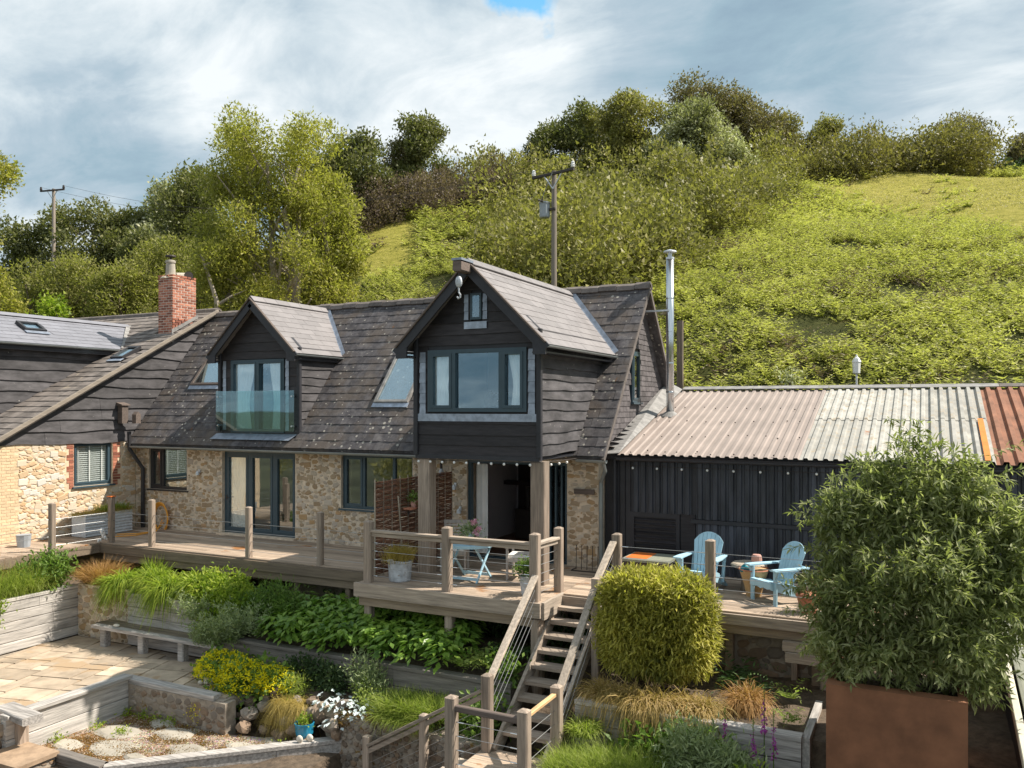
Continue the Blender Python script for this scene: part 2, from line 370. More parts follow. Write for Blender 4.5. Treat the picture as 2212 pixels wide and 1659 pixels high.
M_sheet_white = pbr('flaking_sheet', (.35, .335, .3), .7, .25, 3, detail=10, rv=.14, bump=.3, spots=(5.5, .58, (.34, .29, .22)), spots2=(1.6, .67, (.33, .16, .09)))
M_sheet_rust = pbr('rusty_sheet', (.26, .115, .065), .8, .35, 2.5, detail=8, rv=.1, bump=.3, spots=(1.2, .64, (.36, .2, .12)))
M_sheet_black = pbr('black_sheet', (.05, .054, .068), .42, .55, 2.6, sc=(3, 3, .5), detail=7, rv=.3, bump=.12, spec=.4)  # bluish tone and upright streaks put the sheen into the colour
M_sheet_orange = pbr('orange_sheet', (.62, .2, .03), .7, .15, 5)
M_blue = pbr('light_blue_paint', (.37, .57, .68), .6, .1, 4, bump=.1, rv=.04)
M_greywood = wood('grey_teak', (.5, .45, .41), 'z', var=.15, bd=.002)
M_cushion = pbr('cushion_cloth', (.78, .73, .68), .9, .05, 8, bump=.2)
M_hose = pbr('orange_hose', (.8, .36, .05), .5, .1, 4, bump=0)
M_terra = pbr('terracotta', (.42, .17, .1), .8, .2, 8); M_bluepot = pbr('blue_glaze', (.02, .22, .36), .25, .15, 6, bump=.1, spec=.6)
M_oldpot = pbr('stone_pot', (.25, .22, .17), .9, .35, 10); M_wicker = pbr('wicker', (.24, .12, .075), .85, .45, 30, bump=.5, rv=.35)
M_basket = pbr('straw_basket', (.5, .32, .15), .85, .2, 40, sc=(1, 1, 3), bump=.6); M_teal = pbr('teal_cloth', (.01, .2, .25), .8, .2, 8)
M_orange = pbr('orange_paint', (.65, .16, .03), .6, .1, 4); M_stoneware = pbr('pinkish_clay', (.5, .28, .23), .8, .2, 8)
M_white = pbr('white_paint', (.78, .77, .74), .55, .08, 5, bump=.1); M_pebble = pbr('pale_pebble', (.6, .54, .45), .7, .2, 6, rv=.2)
M_verge = wood('verge_wood', (.22, .185, .15), 'y', var=.25)
M_greenroof = wood('green_grey_board', (.25, .255, .2), 'y', var=.12); M_trim = pbr('cream_trim', (.62, .58, .46), .6, .1, 4)
M_plaster = pbr('plaster', (.62, .58, .6), .9, .05, 3); M_dark = pbr('dark_interior', (.035, .025, .025), .9, .2, 3, bump=0); M_floor = pbr('brown_floor', (.2, .1, .06), .5, .2, 3)
M_bark = wood('bark', (.16, .125, .095), 'z', var=.4, rv=.2); M_barkpale = wood('pale_bark', (.33, .28, .22), 'z', var=.35, rv=.2)
M_pole = wood('pole_wood', (.27, .225, .185), 'z', var=.2); M_iron = pbr('dark_iron', (.05, .04, .035), .6, .2, 8)
M_bulb = pbr('bulb_glass', (.8, .8, .78), .2, .03, 3, bump=0); M_porcelain = pbr('porcelain', (.75, .75, .75), .25, .05, 3, bump=0)
M_trafo = pbr('grey_steel_box', (.32, .35, .38), .5, .12, 5)
# foliage
L_bracken = leafmat('bracken_leaf', (0.12, 0.135, 0.035), (0.33, 0.325, 0.095), (0.54, 0.5, 0.19), .4, pscale=.5, patch=1.25)
L_scrub = leafmat('scrub_leaf', (0.1, 0.1, 0.032), (0.245, 0.225, 0.07), (0.4, 0.355, 0.13), pscale=.22)
L_gorse = leafmat('brown_scrub_leaf', (0.0789, 0.065, 0.0414), (0.167, 0.12, 0.0896), (0.197, 0.15, 0.11), pscale=.3)
L_ash = leafmat('ash_leaf', (0.145, 0.15, 0.035), (0.32, 0.305, 0.07), (0.52, 0.46, 0.11), .45, pscale=.3)
L_oak = leafmat('oak_leaf', (0.07, 0.08, 0.028), (0.165, 0.17, 0.06), (0.27, 0.255, 0.1), .3, pscale=.3)
L_pale = leafmat('pale_leaf', (0.12, 0.125, 0.05), (0.29, 0.29, 0.14), (0.72, 0.7, 0.54), .3, pscale=.35)
L_hedge = leafmat('hedge_leaf', (0.0826, 0.08, 0.0362), (0.206, 0.18, 0.0635), (0.31, 0.26, 0.0906), .35, pscale=.25)
L_bare = leafmat('brown_crown_leaf', (0.09, 0.08, 0.04), (0.19, 0.16, 0.08), (0.28, 0.23, 0.12), .3)
L_willow = leafmat('willow_leaf', (0.12, 0.125, 0.035), (0.25, 0.24, 0.07), (0.38, 0.35, 0.12), .45, pscale=.3)
L_buddleia = leafmat('buddleia_leaf', (0.09, 0.115, 0.035), (0.26, 0.28, 0.11), (0.55, 0.54, 0.32), .4, pscale=.8)
L_bamboo = leafmat('bamboo_leaf', (0.11, 0.12, 0.03), (0.42, 0.38, 0.07), (0.7, 0.62, 0.18), .4, pscale=1.2)
L_lime = leafmat('lime_leaf', (0.0986, 0.17, 0.0206), (0.276, 0.35, 0.0414), (0.454, 0.48, 0.0828), .45, pscale=1.5)
L_hosta = leafmat('broad_leaf', (.08, .16, .03), (.2, .32, .05), (.34, .46, .08), .4, .4, pscale=1.2, spec=.5)
L_fern = leafmat('fern_leaf', (0.118, 0.17, 0.0276), (0.276, 0.34, 0.0828), (0.433, 0.46, 0.138), .45, pscale=1.5)
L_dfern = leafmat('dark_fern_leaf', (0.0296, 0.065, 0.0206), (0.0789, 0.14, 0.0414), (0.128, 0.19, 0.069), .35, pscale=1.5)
L_green = leafmat('green_leaf', (0.0591, 0.11, 0.0276), (0.148, 0.23, 0.0484), (0.236, 0.33, 0.069), .4, pscale=1.5)
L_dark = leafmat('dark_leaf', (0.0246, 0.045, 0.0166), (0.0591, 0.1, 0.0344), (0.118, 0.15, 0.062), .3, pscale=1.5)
L_rosemary = leafmat('silvery_leaf', (0.14, 0.18, 0.08), (0.28, 0.33, 0.16), (0.46, 0.5, 0.28), .3, pscale=1.5)
L_white = leafmat('white_leaf', (.48, .54, .55), (.66, .72, .74), (.8, .83, .85), .2, pscale=2)
L_yellow = leafmat('yellow_petal', (.6, .5, .01), (.8, .68, .015), (.9, .8, .03), .3, pscale=2)
L_grassy = leafmat('grass_blade', (0.128, 0.18, 0.0276), (0.286, 0.34, 0.062), (0.433, 0.46, 0.138), .45, pscale=1.2)
L_sedge = leafmat('sedge_blade', (.2, .16, .05), (.4, .28, .1), (.62, .45, .25), .4, pscale=1.4)
L_brown = leafmat('bronze_blade', (.24, .13, .05), (.42, .24, .09), (.58, .37, .17), .35, pscale=1.4)
M_chip = pbr('gravel_chip', (.4, .31, .23), .9, .25, 9, rv=.3)
L_pasture = leafmat('pasture_blade', (0.247, 0.22, 0.0815), (0.413, 0.35, 0.162), (0.557, 0.46, 0.273), .4, pscale=.4)
L_straw = leafmat('straw_blade', (.3, .22, .07), (.46, .34, .1), (.56, .44, .17), .4, pscale=2)
L_pink = leafmat('pink_petal', (.6, .25, .4), (.75, .4, .52), (.85, .6, .68), .3); L_purple = leafmat('purple_petal', (.3, .04, .28), (.45, .08, .42), (.6, .2, .5), .3)
L_moss = leafmat('moss', (.14, .07, .015), (.24, .13, .03), (.17, .17, .03), .2, pscale=2)
# ---------------------------------------------------------------- foliage generators (numpy)
def unit(V): return V/np.maximum(np.linalg.norm(V, axis=1, keepdims=True), 1e-6)
def rdir(n): return unit(RS.normal(size=(n, 3)))
def leaves(P, A, N, L, Wd, fold=.22):
    A = unit(A); S = unit(np.cross(A, N)); N = np.cross(S, A); n = len(P)
    L = np.broadcast_to(np.asarray(L, float), (n,))[:, None]; Wd = np.broadcast_to(np.asarray(Wd, float), (n,))[:, None]
    mid = P+A*L*.45+N*fold*Wd
    V = np.stack([P, mid+S*Wd/2, P+A*L, mid-S*Wd/2], 1).reshape(-1, 3)
    b = (np.arange(n)*4)[:, None]; F = np.concatenate([b+np.array([[0, 1, 2]]), b+np.array([[0, 2, 3]])], 1).reshape(-1, 3)
    return V, F
def leaves1(P, A, N, L, Wd):
    A = unit(A); S = unit(np.cross(A, N)); n = len(P); L = np.broadcast_to(np.asarray(L, float), (n,))[:, None]; Wd = np.broadcast_to(np.asarray(Wd, float), (n,))[:, None]
    V = np.stack([P-S*Wd*.55, P+S*Wd*.55, P+A*L], 1).reshape(-1, 3); return V, np.arange(n*3).reshape(-1, 3)
def blades(P, A, L, Wd, droop, segs=4):
    n = len(P); A = unit(A); L = np.broadcast_to(np.asarray(L, float), (n,)); Wd = np.broadcast_to(np.asarray(Wd, float), (n,)); droop = np.broadcast_to(np.asarray(droop, float), (n,))
    S = unit(np.cross(A, np.array([0, 0, 1.])+RS.normal(size=(n, 3))*.3)); rows = []
    for i in range(segs+1):
        s = i/segs; c = P+A*(L*s)[:, None]; c[:, 2] -= droop*L*s*s; w = (Wd*(1-s**1.7)*.5+Wd*.03)[:, None]
        rows += [c-S*w, c+S*w]
    V = np.stack(rows, 1).reshape(-1, 3); k = 2*(segs+1); b = (np.arange(n)*k)[:, None]
    F = np.concatenate([b+np.array([[2*i, 2*i+1, 2*i+3, 2*i+2]]) for i in range(segs)], 1).reshape(-1, 4)
    return V, F
def join(parts):
    V = []; F = []; o = 0
    for v, f in parts: V.append(v); F.append(f+o); o += len(v)
    return np.concatenate(V), np.concatenate(F)
def crown(blobs, n, ls, lw=.5, tuft=5, shell=.35, up=.35, spread=1.0, out=.6, droop=0, tri=False):
    """leaf tufts spread through ellipsoid blobs; denser towards their skins, uneven outline"""
    B = np.array(blobs, float); w = (B[:, 3]*B[:, 4]*B[:, 5])**(2/3); w /= w.sum(); k = max(n//tuft, 1)
    idx = RS.choice(len(B), k, p=w); d = rdir(k); r = (RS.rand(k)**shell)*(1+RS.normal(size=k)*.07)
    P = B[idx, :3]+d*B[idx, 3:6]*r[:, None]
    P = np.repeat(P, tuft, 0)+RS.normal(size=(k*tuft, 3))*ls*spread; D = np.repeat(d, tuft, 0)
    m = len(P); A = unit(D*out+rdir(m)*.9+np.array([0, 0, up-droop])); N = unit(rdir(m)+np.array([0, 0, .9]))
    sz = ls*(.6+.8*RS.rand(m)); return leaves1(P, A, N, sz, sz*lw*1.25) if tri else leaves(P, A, N, sz, sz*lw)
def rblobs(n, rx, ry, z0, z1, r0, r1, flat=.8):
    out = []
    for i in range(n):
        f = (i+.5)/n; z = z0+(z1-z0)*f; k = math.sqrt(max(.05, 1-(abs(f-.42)/.62)**2)); a = RS.rand()*6.28; q = math.sqrt(RS.rand())*k
        r = r0+(r1-r0)*RS.rand(); out.append((rx*q*math.cos(a), ry*q*math.sin(a), z, r, r, r*flat))
    return out
def limbs(h, r, nb, spread, lean=0, start=.3, seed=0, n=6, multi=1):
    m = MB(); R = random.Random(seed)
    for s in range(multi):
        a0 = R.random()*6.28; off = Vector((math.cos(a0), math.sin(a0), 0))*(.25*r*4*(multi > 1)); ln = Vector((math.cos(a0), math.sin(a0), 0))*spread*.35*(multi > 1)+Vector((lean, 0, 0))
        pts = [off+ln*(i/5)**1.3*1.0+Vector((R.uniform(-.03, .03)*h, R.uniform(-.03, .03)*h, h*.8*i/5)) for i in range(6)]
        rr = [r*(1-.8*i/5) for i in range(6)]; m.tube(pts, rr, n)
        for b in range(nb):
            f = start+(.95-start)*b/max(nb-1, 1); i = min(int(f*5), 4); p = pts[i].lerp(pts[i+1], f*5-i); a = R.random()*6.28; l = spread*(1.1-.55*f)*R.uniform(.6, 1)
            q = p+Vector((math.cos(a)*l*.5, math.sin(a)*l*.5, l*.35)); e = p+Vector((math.cos(a)*l, math.sin(a)*l, l*R.uniform(.5, .9)))
            m.tube([p, q, e], [rr[i]*.5, rr[i]*.32, rr[i]*.1], 5)
    return m
def place(arr, loc, sc=1, rz=0, sz=None):
    V, F = arr; c, s = math.cos(rz), math.sin(rz); sz = sz or sc
    W2 = np.stack([(V[:, 0]*c-V[:, 1]*s)*sc+loc[0], (V[:, 0]*s+V[:, 1]*c)*sc+loc[1], V[:, 2]*sz+loc[2]], 1); return W2, F
# ---------------------------------------------------------------- terrain behind the house
CU = [-900, -400, 0, 200, 400, 600, 800, 1000, 1500, 1900, 2212, 2700, 3600]
CV = [700, 650, 610, 585, 560, 530, 455, 425, 400, 378, 368, 362, 380]
CT = [75, 66, 52, 52, 55, 58, 60, 60, 62, 67, 69, 72, 80]
def hill(x, y):
    x = np.asarray(x, float); y = np.asarray(y, float)
    f = np.maximum(-x*SA+y*CA, 5); r = (x*CA+y*SA)/f; u = np.clip(1106+1800*r, -900, 3600)
    cv = np.interp(u, CU, CV); ct = np.interp(u, CU, CT); dy = r*SA+CA; tb = np.clip(23/np.maximum(dy, .25), 17, 60)
    zb = np.interp(u, [0, 600, 1350, 1500, 2212], [.2, 1.0, 2.6, 3.35, 3.3]); zc = CAM_H+ct*(880-cv)/1800; ct = np.maximum(ct, tb+14)
    q = (f-tb)/(ct-tb); qq = np.clip(q, 0, 1); z = zb+(zc-zb)*qq**.93
    z = z-np.maximum(f-ct, 0)*.13*np.exp(-np.maximum(f-ct, 0)/80); z += (np.sin(x*.33+y*.12)*np.sin(y*.27-x*.08)*.35+np.sin(x*.11)*np.cos(y*.09+1)*.5)*np.clip(qq*3, 0, 1)*(qq < 1.01)
    return np.maximum(np.where(q < 0, np.maximum(zb-.0, zb), z), -3)
def hz(x, y): return float(hill(x, y))
def ground_at(u, t):
    p = at(u, 880, t); return Vector((p.x, p.y, hz(p.x, p.y)))
def band(u, pts):  # t-range helpers
    return np.interp(u, [p[0] for p in pts], [p[1] for p in pts])
def is_field(u, t):
    a = (u > 1700) & (t > band(u, [(1690, 64), (1800, 54), (1950, 46), (2212, 38.5), (2600, 36)])) & (t < 70)
    b = (u > 780) & (u < 905) & (t > 45) & (t < 54)
    return a | b
xs = np.concatenate([np.arange(-130, -60, 3.), np.arange(-60, 45, .8), np.arange(45, 140, 4.)]); ys = np.concatenate([np.arange(22.75, 85, .8), np.arange(85, 260, 8.)])
X, Y = np.meshgrid(xs, ys); Z = hill(X, Y); V = np.stack([X, Y, Z], -1).reshape(-1, 3); nx, ny = len(xs), len(ys)
ii, jj = np.meshgrid(np.arange(nx-1), np.arange(ny-1)); b0 = (jj*nx+ii).ravel(); F = np.stack([b0, b0+1, b0+nx+1, b0+nx], 1)
me = mk('hillside', V, F, np.full(len(F), 4), True)
ff = np.maximum(-V[:, 0]*SA+V[:, 1]*CA, 5); uu = 1106+1800*(V[:, 0]*CA+V[:, 1]*SA)/ff
at_ = me.attributes.new('pasture', 'FLOAT', 'POINT'); at_.data.foreach_set('value', is_field(uu, ff).astype(np.float32))
def hill_mat():
    m, g = newmat('hill_ground'); P = pos(g); n = g.noise(P, .9, 8, .7)
    a = g.ramp(n, [(.3, (.03, .035, .012)), (.55, (.06, .065, .018)), (.75, (.12, .09, .035))]); n2 = g.noise(g.n('ShaderNodeMapping', {0: P, 'Scale': (1, 1, 2.5)}).outputs[0], 1.6, 8, .72)
    b = g.ramp(n2, [(.32, (.15, .15, .025)), (.5, (.28, .255, .05)), (.68, (.38, .33, .09))])
    k = g.n('ShaderNodeAttribute', attribute_name='pasture').outputs['Fac']; k = g.math('ADD', k, g.math('MULTIPLY', g.math('SUBTRACT', g.noise(P, .5, 4), .5), 1.2)); k = g.ramp(k, [(.35, 0.0), (.6, 1.0)])
    bs = g.n('ShaderNodeBsdfPrincipled', {'Base Color': g.mix(k, a, b), 'Roughness': .95, 'Specular IOR Level': .1, 'Normal': g.bump(g.noise(P, 7, 8, .75), .9, .12)})
    g.n('ShaderNodeOutputMaterial', {0: bs}); return m
me.materials.append(hill_mat()); o = bpy.data.objects.new('hillside', me); C.objects.link(o); o['kind'] = 'structure'
# wide lowland all round (also what the ground floor windows mirror)
M_low = pbr('lowland', (.06, .065, .035), .95, .6, .14, detail=8, bump=.3, bd=.2, bscale=3)
struct('ground', MB().add([(-900, -900, -3.1), (900, -900, -3.1), (900, 900, -3.1), (-900, 900, -3.1)], [(0, 1, 2, 3)]), M_low)

# bracken: clumps of arching fronds, one mass over the slope
def frond_clump(nf, ln, k, pl, pw, tri=False, up=0):
    ps = []; 
    for i in range(nf):
        a = 6.283*i/nf+RS.rand()*.6; d = np.array([math.cos(a), math.sin(a), 0]); l = ln*(.75+.5*RS.rand()); rise = .55+up+.35*RS.rand(); P = []; A = []; N = []; L = []
        for j in range(k):
            s = (j+.6)/k; c = d*l*s*.8+np.array([0, 0, l*(rise*s*1.3-.75*s*s)]); tn = d*.8+np.array([0, 0, rise*1.3-1.5*s]); sd = np.cross(tn, [0, 0, 1.]); sd /= np.linalg.norm(sd)
            for q in (-1, 1): P.append(c); A.append(sd*q+tn*.35); N.append([0, 0, 1.]); L.append(pl*(1.15-s)**.8)
        P.append(c); A.append(tn); N.append([0, 0, 1.]); L.append(pl*.5)
        P, A, N, L = map(np.array, (P, A, N, L)); ps.append((leaves1 if tri else leaves)(P, A+RS.normal(size=A.shape)*.2, N+RS.normal(size=N.shape)*.5, L, L*pw))
    return join(ps)
big = [frond_clump(7, .85, 8, .2, .36, True, .35) for _ in range(6)]; small = [frond_clump(6, .95, 5, .34, .4, True, .35) for _ in range(5)]
def in_scrub(u, t):
    s = (u > 960) & (u < 1700) & (t > band(u, [(960, 47), (1060, 37), (1250, 31), (1430, 36), (1550, 44), (1700, 58)])) & (t < 70)
    l = u < band(t, [(20, 760), (34, 800), (44, 790), (60, 740)])
    return s | l
got = []; tries = 0
n_try = 23500; U = RS.uniform(700, 2330, n_try); T = 20+RS.rand(n_try)**.8*50
P0 = np.stack([T*((U-1106)/1800*CA-SA), T*((U-1106)/1800*SA+CA)], 1)
clump_noise = np.sin(P0[:, 0]*.9+1.3*np.sin(P0[:, 1]*.5))+np.sin(P0[:, 1]*1.1+P0[:, 0]*.4)
ok = (P0[:, 1] > 22.9) & (~(in_scrub(U, T)) | ((T < 60) & (U > 800) & (RS.rand(n_try) < .55))) & (RS.rand(n_try) < T/60) & ((~is_field(U, T)) | ((RS.rand(n_try) < .05) & (clump_noise > .9)) | ((T > 67) & (RS.rand(n_try) < .6)))
ok &= (clump_noise > -1.35)
parts_ = []
for u, t, p in zip(U[ok], T[ok], P0[ok]):
    src = big[RS.randint(5)] if t < 44 else small[RS.randint(4)]
    sc = .62+.6*RS.rand()**1.5; parts_.append(place(src, (p[0], p[1], hz(p[0], p[1])-.12), sc, RS.rand()*6.28))
print('bracken clumps', len(parts_))
dead = [q for i, q in enumerate(parts_) if i % 13 == 0 or (i % 3 == 0 and math.sin(q[0][0, 0]*.35+2)*math.sin(q[0][0, 1]*.4+1) > .72)]; struct('dead_bracken', join(dead), L_gorse, 'stuff', 'brown dead fronds among the bracken')
ids = {id(q) for q in dead}; parts_ = [q for q in parts_ if id(q) not in ids]
struct('bracken', join(parts_), L_bracken, 'stuff', 'waist-high green and yellow bracken covering the slope')
# rough pasture tufts
n_ = 16000; U = RS.uniform(1690, 2330, n_); T = RS.uniform(44, 70, n_); k = is_field(U, T); U, T = U[k], T[k]
P0 = np.stack([T*((U-1106)/1800*CA-SA), T*((U-1106)/1800*SA+CA)], 1); P0 = np.concatenate([P0, hill(P0[:, 0], P0[:, 1])[:, None]-.02], 1)
struct('pasture_grass', blades(P0, rdir(len(P0))*.5+[0, 0, 1], .08+RS.rand(len(P0))*.12, .06, .4, 2), L_pasture, 'stuff')
# scrub masses
def shrub(n, ls, hgt=1.0): return crown([(0, 0, .45*hgt, .72, .72, .5*hgt)]+[(RS.uniform(-.6, .6), RS.uniform(-.6, .6), RS.uniform(.25, .95)*hgt, .28, .28, .26) for _ in range(8)], n, ls, .5, 8, .3, .55, tri=True)
svs = {0: [shrub(1300, .075, .9+.2*i/4) for i in range(5)], 2: [shrub(2100, .052, .85+.25*i/4) for i in range(5)], 1: [shrub(3000, .042, .8+.3*i/4) for i in range(5)]}
def mass(name, mat, n, ur, tf0, tf1, hr, cond=None, label=None):
    out = []; sv = svs[2 if name in ('hawthorn_scrub', 'crest_scrub', 'gorse_scrub') else 1 if (hr[1] > 4 or name in ('low_scrub', 'woodland_undergrowth')) else 0]
    for _ in range(n):
        u = RS.uniform(*ur); t0, t1 = band(u, tf0), band(u, tf1); t = t0+(t1-t0)*RS.rand()
        if cond and not cond(u, t): continue
        p = ground_at(u, t); h = RS.uniform(*hr)
        if p.y < 23.4: continue
        out.append(place(sv[RS.randint(5)], (p.x, p.y, p.z-.2*h), h*(.85+.3*RS.rand()), RS.rand()*6.28, h))
    struct(name, join(out), mat, 'stuff', label)
mass('hawthorn_scrub', L_scrub, 92, (1090, 1660), [(1000, 52), (1080, 42), (1250, 32), (1430, 35), (1550, 43), (1660, 55)], [(1000, 60), (1660, 62)], (1.4, 4.6), label='rounded olive green scrub covering the steep middle of the hill')
mass('low_scrub', L_willow, 55, (690, 1330), [(690, 27), (900, 25), (1330, 24.5)], [(690, 33), (900, 28), (1330, 29)], (1.1, 1.8), label='light green scrub growing close behind the barn roof')
mass('gorse_scrub', L_gorse, 60, (730, 1080), [(730, 52), (1080, 57)], [(730, 60), (1080, 63)], (1.8, 3.0), label='brownish gorse along the skyline')
mass('crest_scrub', L_scrub, 75, (960, 1760), [(960, 62), (1750, 66)], [(960, 66), (1750, 70)], (2.4, 4.6), label='olive scrub along the top of the hill')
mass('hedge', L_hedge, 68, (1580, 2080), [(1580, 66), (2080, 69)], [(1580, 71), (2080, 73)], (3.6, 5.6), label='tall yellow-green hedge along the top of the pasture')
mass('hedge', L_dark, 60, (1950, 2300), [(1950, 71), (2300, 71)], [(1950, 74), (2300, 74)], (1.8, 2.6), label='low dark hedge at the right end of the skyline')
mass('woodland_undergrowth', L_willow, 66, (-120, 720), [(-120, 38), (200, 36), (720, 29)], [(-120, 48), (300, 48), (720, 42)], (2.0, 3.6), label='light green undergrowth at the foot of the wood')
out = []
for _ in range(32):
    h = RS.uniform(1.5, 3.5); x, y = RS.uniform(-60, 25), RS.uniform(-55, -14); out.append(place(svs[0][RS.randint(5)], (x, y, -3.2), h, RS.rand()*6.28, h))
struct('mirror_scrub', join(out), L_scrub, 'stuff', 'unseen scrub added behind the camera for the windows to mirror')  # added out of view to break up the window reflections
# individual trees: (u, v_top, t, radius m, leaf material, label, style)
def tree(name, label, cat, u, vtop, t, rad, mat, n, ls, bark=None, bare=False, multi=1, lean=0, nb=7, shape=None, tuft=6, loc=None, low=.22, shell=.35, group=None, width=.5):
    p = loc or ground_at(u, t); h = CAM_H+t*(880-vtop)/1800-p.z; root = thing(name, label, cat, p, group); h = max(h, 1.5)
    lm = limbs(h, .02*h+.03, nb, rad*.85, lean, .25, int(u), 6, multi)
    lm.v = [tuple(Vector(q)+p) for q in lm.v]; part('trunk', lm, bark or M_bark, root)
    bl = shape(h, rad) if shape else rblobs(18 if not bare else 10, rad*.72, rad*.72, low*h, h*.88, rad*.26, rad*.45, .85)
    V, F = crown(bl, int(n*1.8), ls*.82, width, tuft, shell, .35, tri=True); V = V+np.array(p)+np.array([lean*.6, 0, 0]); part('crown', (V, F), mat, root)
    return root
def bush_shape(h, r): return [(0, 0, h*.4, r*.7, r*.7, h*.36)]+rblobs(26, r*.85, r*.85, h*.15, h*.92, r*.16, r*.3)
def ash_shape(h, r):
    out = [(0, 0, h*.55, r*.75, r*.75, h*.26), (0, 0, h*.76, r*.55, r*.55, h*.13)]
    for i in range(62):
        f = RS.rand(); z = h*(.2+.74*f); k = (.62+.5*math.sin(min(1, f*1.5)*2.4))*(1-.35*f); a = RS.rand()*6.28; q = RS.rand()**.4*k*r
        out.append((q*math.cos(a), q*math.sin(a), z, r*.22, r*.22, r*(.2+.1*RS.rand())))
    return out
tree('ash_tree', 'tall feathery yellow-green ash with several pale stems behind the small dormer', 'tree', 600, 240, 33, 3.5, L_ash, 46000, .15, M_barkpale, multi=6, nb=10, shape=ash_shape, tuft=8, width=.36, shell=.42)
tree('ash_sapling', 'slim lower ash leaning left of the tall ash', 'tree', 480, 440, 31, 1.9, L_ash, 9000, .16, M_barkpale, multi=3, nb=5, tuft=7, width=.36)
tree('ash_sapling', 'leafy young ash on the right flank of the tall ash', 'tree', 725, 330, 34, 1.5, L_ash, 6500, .17, M_barkpale, multi=2, nb=5, tuft=7, width=.36)
tree('hawthorn_tree', 'cream-flecked tree cut by the left edge of the photo', 'tree', -22, 255, 36, 2.3, L_ash, 16000, .17, nb=8, low=.05)
tree('woodland_tree', 'light green leafy bush tree low beside the left edge tree', 'tree', 120, 600, 36, 1.7, L_lime, 5000, .18, nb=5, low=.05)
tree('woodland_tree', 'round dark oak on the left skyline behind the far pole', 'tree', 195, 437, 58, 3.7, L_oak, 9000, .25, low=.1)
tree('woodland_tree', 'dark oak immediately left of the far electricity pole', 'tree', 70, 478, 58, 2.6, L_oak, 5000, .25, low=.1)
tree('woodland_tree', 'dark oak at the right shoulder of the left skyline', 'tree', 265, 450, 58, 2.8, L_oak, 6000, .25, low=.1)
tree('pale_tree', 'open grey-green tree standing above the left skyline', 'tree', 345, 385, 58, 2.6, L_pale, 6500, .26, nb=9, low=.15)
tree('woodland_tree', 'dark grey-green tree behind the left shoulder of the tall ash', 'tree', 440, 355, 52, 3.4, L_oak, 12000, .24, low=.05)
tree('woodland_tree', 'small dark round bush tree left of the ash', 'tree', 310, 495, 47, 1.5, L_oak, 3000, .2, low=.05)
for k, (u, vt, t, r, lb) in enumerate([(60, 560, 42, 2.4, 'slender willow in the wood next to the left edge'), (170, 545, 42, 2.5, 'slender willow in the wood above the yellow gorse'), (270, 560, 40, 2.4, 'slender willow in the wood left of the chimney'), (370, 520, 42, 2.5, 'slender willow in the wood right above the chimney'), (450, 540, 38, 2.0, 'slender willow in the wood between chimney and dormer')]):
    tree('willow_tree', lb, 'tree', u, vt, t, r, L_willow, 6500, .17, M_bark, multi=3, nb=7, low=.38, width=.4)
tree('oak_tree', 'dark tree behind the right shoulder of the tall ash', 'tree', 780, 290, 56, 3.0, L_oak, 9000, .25, low=.05)
tree('oak_tree', 'dark tree on the skyline beside the reddish bush', 'tree', 700, 330, 55, 2.6, L_oak, 6000, .25, low=.05)
tree('oak_tree', 'rounded brown and green oak alone on the skyline above the big gable', 'tree', 905, 246, 60, 2.6, L_oak, 11000, .24, low=.05, shell=.45)
tree('oak_tree', 'half-bare brownish tree leaning on the lone oak', 'tree', 872, 285, 60, 1.6, L_bare, 2500, .2, low=.2, nb=12)
tree('holly_tree', 'dark glossy tree at the left of the hilltop clump', 'tree', 1180, 262, 62, 2.6, L_oak, 7000, .24, low=.03)
tree('holly_tree', 'dark tall tree in the middle of the hilltop clump', 'tree', 1255, 228, 63, 3.4, L_oak, 9000, .25, low=.03)
tree('young_tree', 'small bright green tree below the dark hilltop clump', 'tree', 1210, 330, 57, 1.0, L_willow, 2600, .2, low=.03)
tree('thorn_bush', 'big domed yellow-olive bush left of the white-flecked bush', 'bush', 1350, 218, 60, 4.3, L_scrub, 22000, .22, shape=bush_shape)
tree('whitebeam', 'large rounded bush with silvery white leaves right of the pole', 'bush', 1500, 228, 58, 4.5, L_pale, 26000, .22, shape=bush_shape)
tree('crest_tree', 'brown open-crowned tree at the highest point of the skyline', 'tree', 1500, 168, 70, 4.6, L_bare, 15000, .25, nb=14, low=.2)
tree('crest_tree', 'brown tree sloping down right of the highest tree', 'tree', 1610, 200, 70, 4.6, L_bare, 16000, .26, nb=12, low=.2)
tree('crest_tree', 'yellow-olive tree where the skyline drops to the hedge', 'tree', 1700, 240, 71, 4.0, L_hedge, 13000, .26, nb=10, low=.1)
tree('crest_tree', 'twiggy rounded tree rising out of the hedge', 'tree', 1785, 243, 72, 2.2, L_scrub, 6000, .24, nb=12, low=.2)
tree('windswept_tree', 'wind-bent brown tree with bare twigs fanning to the right', 'tree', 2070, 240, 73, 2.9, L_bare, 3600, .2, nb=34, low=.45, lean=.7, multi=3)
tree('thorn_bush', 'dark green bush in front of the windswept tree', 'bush', 2068, 300, 70, 2.1, L_oak, 7000, .23, shape=bush_shape)
tree('thorn_bush', 'dark bush at the right edge of the skyline', 'bush', 2215, 288, 72, 1.8, L_bare, 4000, .22, nb=10)
# yellow gorse in flower over the left roof
p = Vector((-24.6, 22.9, 5.2)); r = thing('gorse_bush', 'bright yellow flowering gorse showing just over the left ridge', 'bush', (p.x, p.y, .4))
part('trunk', MB().tube([(p.x, p.y, .3), (p.x+.1, p.y, 3), (p.x, p.y, 5.8)], [.09, .06, .02]), M_bark, r)
V, F = crown([(p.x-.35, p.y, p.z+1.3, .3, .3, .35), (p.x+.25, p.y, p.z+1.5, .25, .25, .45), (p.x, p.y, 4.4, .7, .6, 2.)], 1500, .14, .4, 6); part('crown', (V, F), L_yellow, r)
